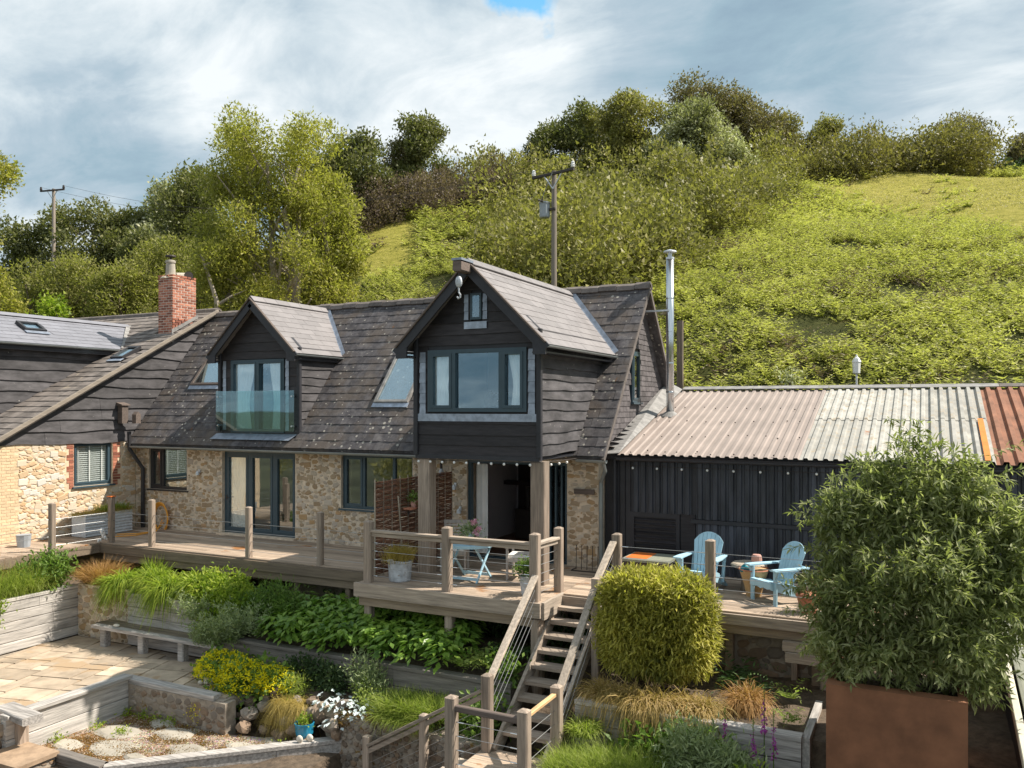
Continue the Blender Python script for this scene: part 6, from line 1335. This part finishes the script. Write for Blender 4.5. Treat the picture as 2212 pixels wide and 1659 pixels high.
t = thing('end_post', 'square timber post with flat cap at the bottom left corner', 'post', (-13.75, 8.95, -2.6)); part('post', MB().beam((-13.85, 9.0, -2.7), (-13.85, 9.0, -1.9), .24, .2, up=(0, 1, 0)), M_oakz, t); part('cap', MB().beam((-14.35, 9.05, -1.82), (-13.35, 8.9, -1.82), .34, .13, ch=.12), M_sleeper, t)
timber_wall('front_timber_wall', 'front timber wall with broad cap running diagonally to the blue pot', (-11.85, 9.1), (-9.1, 11.72), -3.0, -2.42, .16, 2, M_sleeper, .2)
timber_wall('front_timber_wall', 'short front timber wall in the bottom left corner', (-13.1, 9.12), (-11.85, 9.1), -3.0, -2.42, .16, 2, M_sleeperd, .2)
timber_wall('bed_edging', 'long weathered timber edging below the broad-leaved bed', (-13.35, 12.62), (-6.25, 12.62), -1.95, -1.33, .16, 2, M_sleeperd, .2)
timber_wall('bed_edging', 'weathered timber wall below the dry brown grasses', (-4.85, 12.02), (-1.52, 12.02), -2.3, -1.17, .16, 4, M_sleeper, .2)
part('side_timber', MB().box(-1.52, -1.42, 12.0, 13.6, -2.3, -1.12), M_sleepery, bpy.data.objects['bed_edging.001'])
# slabs and steps in the corner
for k, (x0, x1, y0, y1, z0, z1, lb) in enumerate([(-14.6, -13.95, 8.2, 8.95, -2.9, -2.12, 'upper stone step block with smooth sandstone top'), (-13.8, -12.95, 8.35, 9.02, -3.1, -2.38, 'lower stone step block with rough brown slab')]):
    t = thing('stone_step', lb, 'step', ((x0+x1)/2, (y0+y1)/2, z0)); b = part('base', MB().box(x0, x1, y0, y1, z0, z1), M_mortar_dark, t); part('slab', MB().poly([(x0-.05, y0-.05, z1), (x1+.06, y0-.03, z1), (x1+.05, y1+.04, z1), (x0-.05, y1+.05, z1)], (0, 0, .07)), M_slab if k == 0 else M_slabtop, t)
    scatter('stone', PEB, lay_stones(FR((0, y0, 0), (1, 0, 0), (0, 0, 1), (0, -1, 0)), x0, x1, z0, z1, [], .05, .1, 150, proud=.02)+lay_stones(FR((x1, 0, 0), (0, 1, 0), (0, 0, 1), (1, 0, 0)), y0, y1, z0, z1, [], .05, .1, 150, proud=.02), M_stone_dark, b, 120)
t = thing('cobble_wall', 'mossy orange-topped cobble wall below the second flight of steps', 'wall', (-7.8, 11.6, -3)); b = part('wall', MB().poly([(-9.1, 11.62, -3.6), (-6.3, 11.62, -3.6), (-6.3, 11.62, -1.98), (-8.2, 11.62, -1.92), (-9.1, 11.62, -1.98)], (0, .35, 0)), M_mortar_dark, t)
scatter('stone', PEB, lay_stones(FR((0, 11.62, 0), (1, 0, 0), (0, 0, 1), (0, -1, 0)), -9.1, -6.3, -3.3, -1.97, [], .035, .075, 3500, flat=.9, proud=.035, gap=.95), M_stone_dark, b, 290)
part('moss', crown([(-8.9, 11.68, -1.94, .3, .1, .05), (-8.4, 11.68, -1.93, .35, .1, .05), (-9.0, 11.6, -2.05, .15, .05, .08)], 900, .03, .7, 6), L_moss, t)
# bench
t = thing('garden_bench', 'long low bench of weathered planks on square timber legs', 'bench', (-14.8, 12.9, -1.93))
for i, (y0, y1) in enumerate(((12.6, 12.8), (12.81, 13.0), (13.01-.2+.2, 13.2-.2+.02))): 
    if i < 2: part('plank', MB().box(-16.7+.03*i, -12.75, y0-.0, y1-.01, -1.5, -1.43), M_bench, t)
part('plank', MB().box(-16.62, -12.8, 12.42, 12.59, -1.5, -1.432), M_sleeper, t)
for x in (-16.35, -15.15, -13.95, -12.95): part('leg', MB().beam((x, 12.58, -1.93), (x, 12.58, -1.5), .17, .17, up=(0, 1, 0)), M_sleeper, t)
solo('shell', MB().ball((-15.95, 12.55, -1.4), .07, 10, 6, (1.2, .8, .5)), M_pebble, 'pale shell lying on the left end of the bench', 'shell')
for x, y, r, lb in ((-12.42, 11.78, .07, 'topmost tan pebble of the little pile by the yellow flowers'), (-12.2, 11.72, .085, 'largest white pebble of the little pile by the yellow flowers'), (-12.33, 11.68, .055, 'small white pebble in the middle of the little pile'), (-12.42, 11.62, .055, 'small grey pebble at the front of the little pile')): solo('pebble', MB().ball((x, y, -1.9+r*.7), r, 10, 8, (1, .85, .8)), M_pebble, lb, 'pebble')
t = thing('blue_pot', 'glazed turquoise pot with a small succulent on the timber cap', 'plant pot', (-9.72, 11.5, -2.42)); part('pot', MB().lathe((-9.72, 11.42, -2.36), [(.11, 0), (.15, .07), (.165, .2), (.175, .26), (.155, .26), (.15, .22)], 20), M_bluepot, t); part('foliage', crown([(-9.72, 11.42, -2.09, .12, .12, .05)], 250, .045, .6, 5), L_lime, t)
part('soil', MB().lathe((-9.72, 11.42, -2.14), [(.15, 0), (.0, .01)], 14), M_soil, t)
t = thing('stone_pot', 'small lichen covered stone pot right of the turquoise pot', 'plant pot', (-9.38, 11.62, -2.42)); part('pot', MB().lathe((-9.36, 11.7, -2.36), [(.09, 0), (.13, .2), (.14, .24), (.12, .24), (.11, .2)], 16), M_oldpot, t); part('soil', MB().lathe((-9.36, 11.7, -2.15), [(.12, 0), (0, .01)], 12), M_soil, t)
for x, y, lb in ((-9.62, 11.18, 'left round shell in front of the turquoise pot'), (-9.5, 11.3, 'right round shell in front of the turquoise pot')): solo('urchin_shell', MB().ball((x, y, -2.29), .065, 14, 8, (1, .6, 1)), M_pebble, lb, 'shell')
# corten planter with butterfly bush
t = thing('corten_planter', 'large square rust brown steel planter in the bottom right', 'planter', (-.34, 12.1, -2.7)); x0, x1, y0, y1, zt = -1.14, .45, 11.3, 13.0, -.14
part('box', MB().box(x0, x1, y0, y0+.03, -3.1, zt).box(x0, x1, y1-.03, y1, -3.1, zt).box(x0, x0+.03, y0+.03, y1-.03, -3.1, zt).box(x1-.03, x1, y0+.03, y1-.03, -3.1, zt), M_corten, t); part('rim', MB().box(x0-.003, x1+.003, y0-.003, y0+.2, zt+.001, zt+.015).box(x0-.003, x0+.1, y0+.2, y1, zt+.001, zt+.015).box(x1-.1, x1+.003, y0+.2, y1, zt+.001, zt+.015), M_corten, t); part('soil', MB().box(x0+.04, x1-.04, y0+.05, y1-.04, -.5, -.3), M_soil, t)
def herb(name, lab, cat, x, y, z, V, F, leaf, extra=(), group=None):
    t = thing(name, lab, cat, (x, y, z), group); part('foliage', (V, F), leaf, t)
    for nm, geo, mt in extra: part(nm, geo, mt, t)
    return t
n = 27000
bl = [(-.25, 12.35, 1.15, 1.0, .9, 1.05), (-1.2, 12.1, 1.85, .3, .3, .35), (-.75, 12.3, 2.5, .25, .25, .3), (.55, 12.5, 2.55, .25, .25, .35), (1.25, 12.3, 1.95, .3, .3, .3), (-1.3, 12.0, .95, .3, .3, .4), (-1.25, 12.0, .35, .25, .3, .3), (.1, 11.6, 1.3, .5, .35, .5), (-.7, 11.6, 1.0, .45, .35, .4), (-.4, 11.6, .2, .5, .3, .35), (-1.0, 11.9, .1, .45, .45, .45), (.5, 11.9, .1, .5, .45, .45), (-1.2, 12.1, .45, .3, .4, .5), (-.3, 12.1, .25, 1.1, .8, .6), (.55, 12.4, 1.0, .9, .9, .85), (-1.0, 12.2, 1.5, .45, .5, .65), (-.1, 12.5, 2.2, .55, .5, .8), (.2, 12.5, 2.0, .6, .5, .6), (1.0, 12.5, .9, .75, .7, .7), (.9, 12.3, 1.55, .5, .5, .5), (-1.0, 12.1, .7, .45, .5, .7), (-1.0, 12.2, 2.0, .4, .4, .45), (-.5, 12.3, 2.0, .5, .5, .5), (.5, 12.5, 2.3, .4, .4, .4), (.9, 12.5, 1.9, .4, .4, .4), (.3, 11.9, .5, .7, .6, .5), (-.05, 12.6, 2.8, .22, .22, .42), (-.5, 12.5, 2.25, .3, .3, .45), (1.35, 12.6, 1.2, .45, .5, .5)]
B = np.array(bl); B[:, 3:5] *= .93; B[:, 0] = -.2+(B[:, 0]+.2)*.95; w = (B[:, 3]*B[:, 4]*B[:, 5])**(2/3); w /= w.sum(); k = n//7; idx = RS.choice(len(B), k, p=w); d = rdir(k); P = B[idx, :3]+d*B[idx, 3:6]*(RS.rand(k)**.45*(1+RS.normal(size=k)*.08))[:, None]; P = np.repeat(P, 7, 0); D = np.repeat(d, 7, 0); m_ = len(P)
A = unit(D*.5+rdir(m_)*.9+[0, 0, -.25]); Nn = unit(rdir(m_)*.6+[0, 0, 1]); P = P+A*.02+RS.normal(size=P.shape)*.025
SP = []; SA_ = []
for i in range(210):
    c0 = B[RS.choice(len(B), p=w)]; d = rdir(1)[0]; d[2] = abs(d[2])*.9-.25; d /= np.linalg.norm(d); b = c0[:3]+d*c0[3:6]*.75; L = RS.uniform(.3, .75); dd = d+np.array([0, 0, .5])
    for j in range(15):
        s_ = (j+1)/15; q = b+dd/np.linalg.norm(dd)*L*s_+np.array([0, 0, -.38*L*s_*s_]); tn = dd+np.array([0, 0, -.9*s_])
        for z_ in (0, 1): e = rdir(1)[0]; SP.append(q); SA_.append(e*.9+tn*.6+np.array([0, 0, -.35]))
SP, SA_ = np.array(SP), np.array(SA_)
spray = leaves(SP, SA_, rdir(len(SP))*.5+[0, 0, 1], .1+.06*RS.rand(len(SP)), .03, .2)
body = leaves(P, A, Nn, .1+.07*RS.rand(m_), .038, .25)
herb('butterfly_bush', 'big arching silver-green shrub growing out of the rusty planter', 'shrub', -.3, 12.3, -.4, *join([body, spray]), L_buddleia, [('stem', MB().tube([(-.3, 12.3, -.4), (-.3, 12.3, 1.2)], [.06, .03], 6).tube([(-.2, 12.3, -.4), (.4, 12.4, 1.4)], [.05, .02], 6).tube([(-.4, 12.3, -.4), (-1.0, 12.2, 1.5)], [.05, .02], 6).tube([(-.2, 12.4, 0), (0, 12.5, 2.8)], [.05, .01], 6).tube([(0, 12.3, -.3), (.9, 12.4, 1.2)], [.05, .02], 6), M_bark)])
# bamboo block
k = 5200; P = np.stack([RS.uniform(-1, 1, k), RS.uniform(-1, 1, k), RS.uniform(-1, 1, k)], 1); r = (np.abs(P)**3.2).sum(1)**(1/3.2); P = P/r[:, None]*(RS.rand(k)**.3*(1+RS.normal(size=k)*.025))[:, None]; D = P.copy()
P = np.array([-3.9, 13.1, -.08])+P*[.95, .58, .84]; P = np.repeat(P, 6, 0); D = np.repeat(D, 6, 0); m_ = len(P); A = unit(D*.55+rdir(m_)*.8+[0, 0, -.15]); Nn = unit(rdir(m_)*.5+[0, 0, 1]); P = P+RS.normal(size=P.shape)*.03
herb('bamboo_hedge', 'clipped yellow-green bamboo block right of the stairs', 'shrub', -3.9, 13.05, -1.1, *leaves(P, A, Nn, .1+.06*RS.rand(m_), .03, .15), L_bamboo)
# grasses
def tuft(cx, cy, cz, rx, ry, n, L, wd, droop, up=.8, spread=.8, bias=(0, 0)):
    P = np.stack([cx+RS.uniform(-rx, rx, n), cy+RS.uniform(-ry, ry, n), np.full(n, cz)], 1); A = rdir(n)*[spread, spread, .25]+[bias[0], bias[1], up]; return blades(P, A, L*(.55+.6*RS.rand(n)), wd, droop*(.6+.8*RS.rand(n)), 3)
herb('dry_sedge', 'mass of arching green and straw sedge under the bamboo', 'grass', -3.9, 12.4, -1.15, *join([tuft(-4.45, 12.4, -1.12, .25, .15, 900, .85, .015, .95, up=1.2, bias=(0, -.6)), tuft(-3.8, 12.3, -1.12, .3, .15, 1300, .9, .016, .95, up=1.2, bias=(0, -.7)), tuft(-3.15, 12.35, -1.12, .3, .15, 1100, .85, .015, .95, up=1.2, bias=(.25, -.6))]), L_sedge)
herb('dry_sedge', 'separate brown sedge tussock right of the main mass', 'grass', -2.4, 12.9, -1.15, *tuft(-2.45, 12.9, -1.12, .15, .12, 1300, .85, .012, .9, up=1.2, bias=(.1, -.4)), L_brown)
herb('feathery_grass', 'low bright green lavender mound in front of the stairs', 'shrub', -4.2, 11.2, -2.3, *join([tuft(-4.35, 11.0, -1.8, .4, .35, 3200, .55, .01, .3, spread=.8), tuft(-3.75, 11.1, -1.78, .5, .35, 3600, .6, .01, .3, spread=.8), tuft(-4.6, 11.7, -1.5, .15, .2, 800, .6, .014, .8, spread=.8, up=1.1), tuft(-4.0, 10.6, -1.9, .7, .3, 3000, .5, .01, .35, spread=.8)]), L_grassy)
herb('euphorbia', 'spiky leaved pale green bush below the foxgloves', 'shrub', -2.6, 11.3, -2.3, *crown([(-2.75, 11.35, -1.5, .5, .35, .45), (-2.3, 11.3, -1.6, .4, .3, .4), (-3.0, 11.45, -1.4, .3, .3, .3)], 5200, .11, .22, 9, .4, .3), L_rosemary)
herb('leafy_herb', 'bright green leafy clump at the foot of the foxgloves', 'shrub', -1.9, 11.1, -2.3, *crown([(-1.95, 11.1, -1.65, .3, .25, .28), (-1.65, 11.0, -1.85, .25, .25, .3), (-1.3, 11.0, -2.1, .2, .2, .3)], 1800, .1, .45, 6), L_lime)
herb('leafy_herb', 'dark green leaves between sedge and lavender mound', 'shrub', -3.4, 11.75, -2.3, *crown([(-3.6, 11.75, -1.6, .5, .15, .22), (-2.9, 11.75, -1.5, .4, .15, .22)], 1100, .13, .6, 6), L_green)
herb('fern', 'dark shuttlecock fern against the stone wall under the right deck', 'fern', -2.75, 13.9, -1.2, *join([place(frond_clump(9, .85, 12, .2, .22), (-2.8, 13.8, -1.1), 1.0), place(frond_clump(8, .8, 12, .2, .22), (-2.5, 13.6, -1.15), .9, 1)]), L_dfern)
herb('fern', 'small light fern below the stone wall at the right', 'fern', -1.8, 12.7, -1.15, *join([place(frond_clump(6, .4, 8, .12, .3), (-1.75, 12.5, -1.12), 1), place(frond_clump(6, .5, 8, .13, .3), (-1.9, 13.4, -1.1), 1)]), L_fern)
for x, y, z0, z1, lb in ((-1.99, 11.8, -1.4, -.42, 'tall foxglove spike with purple bells, highest of the group'), (-2.5, 11.7, -1.6, -.75, 'foxglove spike standing left of the group'), (-1.85, 11.7, -1.7, -.72, 'foxglove spike right of the group, lowest bells'), (-2.12, 11.7, -1.7, -.88, 'short pale foxglove spike in the middle of the group')):
    n = 46; f = RS.rand(n); P = np.stack([x+RS.normal(size=n)*.012, y+RS.normal(size=n)*.012, z0+(z1-z0)*(.35+.45*f)], 1); t = thing('foxglove', lb, 'flower', (x, y, z0)); part('stem', MB().tube([(x, y, z0-.4), (x, y, z1)], [.012, .004], 5), L_green, t)
    A = rdir(n)*[1, 1, .2]+[0, 0, -.6]; part('bells', leaves(P, A, rdir(n), .06*(1.2-f), .035, .5), L_purple, t); P2 = np.stack([x+RS.normal(size=20)*.008, y+RS.normal(size=20)*.008, z0+(z1-z0)*(.8+.2*RS.rand(20))], 1); part('buds', leaves(P2, rdir(20)+[0, 0, .5], rdir(20), .03, .015), L_fern, t, kind='stuff')
# hosta-like bed
def rosette_leaves(cx, cy, cz, n, L, Wd, rise=.55):
    a = RS.rand(n)*6.283; e = RS.rand(n)
    S = np.stack([np.cos(a), np.sin(a), np.zeros(n)], 1); P = np.array([cx, cy, cz])+S*(.1+.16*e)[:, None]+np.stack([np.zeros(n), np.zeros(n), .35*(1-e)+.12], 1)*rise*2
    return leaves(P, S+[0, 0, -.35]+RS.normal(size=(n, 3))*.15, np.tile([0, 0, 1.], (n, 1))+RS.normal(size=(n, 3))*.25, L*(.75+.5*RS.rand(n)), Wd, .12)
ps = []
for i in range(120):
    x = RS.uniform(-11.8, -7.5); y = RS.uniform(12.68, 14.0); ps.append(rosette_leaves(x, y, -1.28+.36*(y-12.65)/1.4, 34, .19, .095))
herb('plantain_lily', 'dense bed of broad pointed bright green leaves below the platform', 'plant', -9.6, 13.1, -1.35, *join(ps), L_hosta)
herb('golden_fern', 'golden green ferns right of the broad-leaved bed', 'fern', -7.0, 13.0, -1.3, *join([place(frond_clump(9, .62, 12, .17, .3), (-7.35+.34*i, 12.85+.15*(i % 2), -1.2), 1, i) for i in range(3)]), L_fern)
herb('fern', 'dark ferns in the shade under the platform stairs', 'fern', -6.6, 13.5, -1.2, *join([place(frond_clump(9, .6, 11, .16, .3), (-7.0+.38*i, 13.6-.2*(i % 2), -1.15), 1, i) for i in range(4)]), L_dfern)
herb('leafy_herb', 'light green leaves seen through the left stair cables', 'shrub', -6.5, 12.8, -1.4, *crown([(-6.45, 12.75, -1.1, .25, .25, .3), (-6.7, 12.3, -1.8, .35, .3, .25), (-6.9, 11.9, -1.9, .3, .2, .3), (-6.4, 12.0, -1.7, .25, .3, .35)], 1600, .1, .55, 6), L_green)
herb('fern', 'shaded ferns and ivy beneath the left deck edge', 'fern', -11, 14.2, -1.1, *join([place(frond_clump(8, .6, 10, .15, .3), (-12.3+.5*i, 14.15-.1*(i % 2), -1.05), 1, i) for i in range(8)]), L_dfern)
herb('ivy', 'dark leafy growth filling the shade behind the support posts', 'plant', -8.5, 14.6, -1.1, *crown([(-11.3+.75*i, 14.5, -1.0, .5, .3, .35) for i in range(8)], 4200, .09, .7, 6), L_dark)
# left beds
herb('hakone_grass', 'fountain of bright lime green blades spilling over the timber wall', 'grass', -15.2, 13.4, -.8, *join([tuft(-16.5+.72*i, 13.2+.3*(i % 2), -.74+.05*(i % 2), .12, .12, 1100, 1.15+.1*(i % 2), .028, .95, up=1.7, spread=1.1, bias=(-.1, -.45)) for i in range(4)]), L_lime)
herb('iris', 'upright bright green strappy leaves against the deck edge', 'plant', -16.0, 13.9, -.8, *join([tuft(-16.4, 13.95, -.8, .2, .12, 260, .85, .02, .3, up=1.4, spread=.4), tuft(-15.2, 13.9, -.85, .3, .12, 260, .75, .018, .5, up=1.2, spread=.5)]), L_lime)
herb('bronze_sedge', 'round ginger brown sedge tussock by the left deck corner', 'grass', -17.4, 13.0, -.8, *tuft(-17.35, 13.25, -.78, .25, .22, 4200, 1.0, .009, .5, spread=1.0, up=1.3), L_brown)
herb('viburnum', 'small leafy green shrub left of the ginger sedge', 'shrub', -18.1, 12.4, -.85, *crown([(-18.15, 12.4, -.45, .4, .4, .5), (-18.3, 12.0, -.6, .3, .3, .4), (-17.95, 12.55, -.3, .3, .3, .35)], 2600, .09, .55, 6), L_green, [('stem', MB().tube([(-18.15, 12.4, -.9), (-18.1, 12.4, -.2)], .03, 5), M_bark)])
herb('tall_grass', 'tall thin olive grasses at the left edge', 'grass', -18.3, 11.3, -.9, *join([tuft(-18.2, 11.0+.4*i, -.88, .35, .25, 1400, 1.3, .012, .6, spread=.6, up=1.6) for i in range(4)]), L_grassy)
herb('tall_grass', 'wispy dry stems in front of the wing wall', 'grass', -18.6, 11.0, -.9, *tuft(-18.6, 11.3, -.9, .5, .9, 260, 1.3, .008, .15, up=1.5, spread=.25), L_brown)
herb('pale_herb', 'pale yellow-green leafy plant at the very left over the timber wall', 'plant', -18.0, 10.5, -.85, *crown([(-18.0, 10.6, -.7, .35, .4, .35), (-17.8, 10.9, -.95, .2, .3, .3)], 1500, .09, .4, 6), L_lime)
herb('lime_shrub', 'bushy yellow-green shrub left of the rounded green shrub', 'shrub', -13.4, 13.4, -1, *crown([(-13.5, 13.3, -.6, .65, .45, .42), (-13.0, 13.1, -.9, .6, .4, .45), (-14.1, 13.3, -.55, .4, .35, .3), (-13.3, 12.9, -1.15, .5, .3, .3)], 7000, .1, .42, 7), L_lime)
herb('pittosporum', 'rounded mid green shrub in front of the left deck edge', 'shrub', -12.1, 13.5, -1, *crown([(-12.15, 13.4, -.72, .62, .45, .42), (-12.6, 13.2, -1.0, .45, .4, .4), (-11.7, 13.4, -.85, .35, .35, .3)], 6500, .09, .3, 8), L_green)
herb('fern', 'young upright fern fronds behind the rounded shrub', 'fern', -12.9, 13.95, -.8, *join([place(frond_clump(6, .75, 11, .13, .3), (-13.6+.8*i, 14.0, -.85), 1, i) for i in range(4)]), L_fern)
def rosemary(x, y, z, n, s):
    P = []; A = []
    for i in range(n):
        a = RS.rand()*6.28; d = np.array([math.cos(a)*.55, math.sin(a)*.55-.15, 1.]); d /= np.linalg.norm(d); b = np.array([x+RS.normal()*.12*s, y+RS.normal()*.1*s, z]); L = (.4+.3*RS.rand())*s
        for j in range(26): q = b+d*L*(.15+.85*j/26); e = rdir(1)[0]; P.append(q); A.append(e+d*.9)
    P, A = np.array(P), np.array(A); return leaves(P, A, rdir(len(P)), .075*s, .018*s, .1)
herb('rosemary', 'spiky silvery green shrub at the right end of the bench', 'shrub', -12.6, 12.7, -1.3, *join([rosemary(-13.0, 12.55, -1.5, 80, 1.15), rosemary(-12.6, 12.5, -1.4, 80, 1.2), rosemary(-12.3, 12.7, -1.25, 60, 1.25)]), L_rosemary)
herb('rosemary', 'silvery spiky plant hanging down the timber wall behind the bench', 'shrub', -13.7, 12.85, -1.0, *join([rosemary(-13.75, 12.8, -1.15, 50, 1.1), rosemary(-13.3, 12.5, -1.5, 30, .8)]), L_rosemary)
# yellow flowers
t = thing('ladys_mantle', 'bushy plant covered in small yellow flowers below the bench', 'flowers', (-11.7, 12.1, -1.95)); bl = [(-12.2, 12.0, -1.72, .55, .4, .33), (-11.5, 11.85, -1.78, .6, .35, .35), (-10.9, 11.95, -1.75, .4, .3, .3), (-11.8, 11.6, -2.1, .4, .25, .25)]
part('foliage', crown(bl, 2200, .1, .75, 5), L_green, t)
P = []; B = np.array(bl); idx = RS.choice(4, 1150, p=[.36, .36, .2, .08]); d = rdir(1150); d[:, 2] = np.abs(d[:, 2])*1.0-.15; d = unit(d); P = B[idx, :3]+d*B[idx, 3:6]*1.08; P = np.repeat(P, 7, 0)+RS.normal(size=(8050, 3))*.03; part('flowers', leaves(P, rdir(len(P)), rdir(len(P)), .036, .032), L_yellow, t)
t = thing('ladys_mantle', 'small sprig of yellow flowers hanging over the dark stone wall', 'flowers', (-12.0, 11.3, -2.3)); P = np.array([(-12.05, 11.2, -2.25)])+RS.normal(size=(420, 3))*[.09, .05, .11]; part('flowers', leaves(P, rdir(420), rdir(420), .03, .026), L_yellow, t)
herb('dusty_miller', 'clump of big white felted leaves over the cobble wall', 'plant', -9.2, 12.0, -1.95, *join([rosette_leaves(-9.55+.2*i, 11.85+.08*(i % 2), -1.96-.02*i, 26, .12, .075, .3) for i in range(5)]+[rosette_leaves(-9.2, 11.6, -2.2, 9, .12, .07, .2)]), L_white)
herb('lavender', 'feathery yellow-green lavender mound left of the lower handrail', 'shrub', -7.9, 12.0, -2.0, *join([tuft(-8.15, 12.1, -1.85, .3, .25, 2600, .55, .01, .35, spread=.9), tuft(-7.5, 12.1, -1.85, .4, .25, 2900, .58, .01, .35, spread=.9), tuft(-7.9, 11.85, -1.9, .5, .15, 1900, .5, .01, .6, spread=.9, bias=(0, -.4))]), L_grassy)
herb('leafy_herb', 'yellowish low herb with tiny blue flowers beside the white leaves', 'plant', -8.7, 12.1, -1.9, *crown([(-8.75, 12.05, -1.78, .3, .25, .2), (-9.0, 12.2, -1.7, .2, .2, .2)], 1300, .05, .5, 6), L_fern)
herb('euphorbia', 'bushy plant with pointed yellow-tipped leaves above the white leaves', 'shrub', -9.0, 12.4, -1.9, *crown([(-9.15, 12.4, -1.45, .32, .25, .32), (-8.9, 12.3, -1.65, .25, .25, .3)], 2200, .085, .25, 8), L_rosemary)
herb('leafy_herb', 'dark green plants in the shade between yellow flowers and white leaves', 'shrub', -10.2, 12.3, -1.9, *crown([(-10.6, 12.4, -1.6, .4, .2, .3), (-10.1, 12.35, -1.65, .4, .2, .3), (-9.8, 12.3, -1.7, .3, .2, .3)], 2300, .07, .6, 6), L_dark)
herb('leafy_herb', 'light feathery plant between yellow flowers and white leaves', 'plant', -10.3, 12.0, -1.9, *crown([(-10.35, 11.95, -1.8, .25, .2, .28)], 1100, .07, .2, 7), L_grassy)
herb('dead_lavender', 'dry grey twiggy bush hanging behind the turquoise pot', 'shrub', -10.1, 11.6, -2.4, *join([tuft(-10.25, 11.75, -1.9, .3, .15, 1300, .5, .006, 1.3, bias=(0, -.7), up=.3), tuft(-10.5, 11.6, -2.3, .25, .15, 500, .3, .006, .8)]), L_straw)
for i in range(46):
    pass
t = thing('rockery_stones', 'rough lichen-spotted rocks holding the bank behind the turquoise pot', 'rocks', (-10.2, 11.7, -2.5)); its = []
for i in range(60):
    x = RS.uniform(-11.5, -9.1); y = 11.35+RS.uniform(0, .5); z = -2.5+(y-11.35)*1.1+RS.uniform(-.05, .15); r = RS.uniform(.08, .2); its.append((RS.randint(12), Matrix.Translation((x, y, z)) @ Matrix.Rotation(RS.uniform(0, 6), 4, 'Z') @ Matrix.Rotation(RS.uniform(.6, 1.4), 4, 'X') @ Matrix.Diagonal((r, r*.8, r*.6, 1))))
ROCK = []
for i in range(8):
    q = MB().ball((0, 0, 0), 1, 9, 6); R = random.Random(i); q.v = [tuple(Vector(p)*R.uniform(.8, 1.1)) for p in q.v]; ROCK.append(q)
its = [(i % 8, M) for i, (p, M) in enumerate(its)]
scatter('rock', ROCK, its, M_stone_dark, t, 100)
# moss and small weeds in gravel
struct('moss', join([crown([(x, y, -2.5, r, r*.8, .015)], 260, .02, .7, 6) for x, y, r in [(RS.uniform(-13.5, -9.8), RS.uniform(9.3, 11.2), RS.uniform(.12, .35)) for _ in range(95)] if y-9.1 > (x+11.85)*.97+.12]), L_moss, 'stuff')
struct('weeds', join([crown([(x, y, z+.03, .1, .1, .05)], 110, .05, .5, 5) for x, y, z in ((-13.7, 11.0, -2.5), (-13.3, 11.05, -2.5), (-13.0, 11.05, -2.5), (-12.6, 11.05, -2.5), (-13.6, 10.3, -2.5), (-13.0, 10.3, -2.5), (-13.75, 9.6, -2.5), (-10.0, 11.1, -2.5))]), L_lime, 'stuff')
# loose gravel chips
n = 5200; P = np.stack([RS.uniform(-13.8, -9.3, n), RS.uniform(9.1, 11.2, n), np.full(n, -2.497)], 1); k = (P[:, 1]-9.1 > (P[:, 0]+11.85)+.05); P = P[k]
struct('gravel_chips', leaves(P, rdir(len(P))*[1, 1, .2], rdir(len(P))*.4+[0, 0, 1], .035, .028, .3), M_chip, 'stuff')
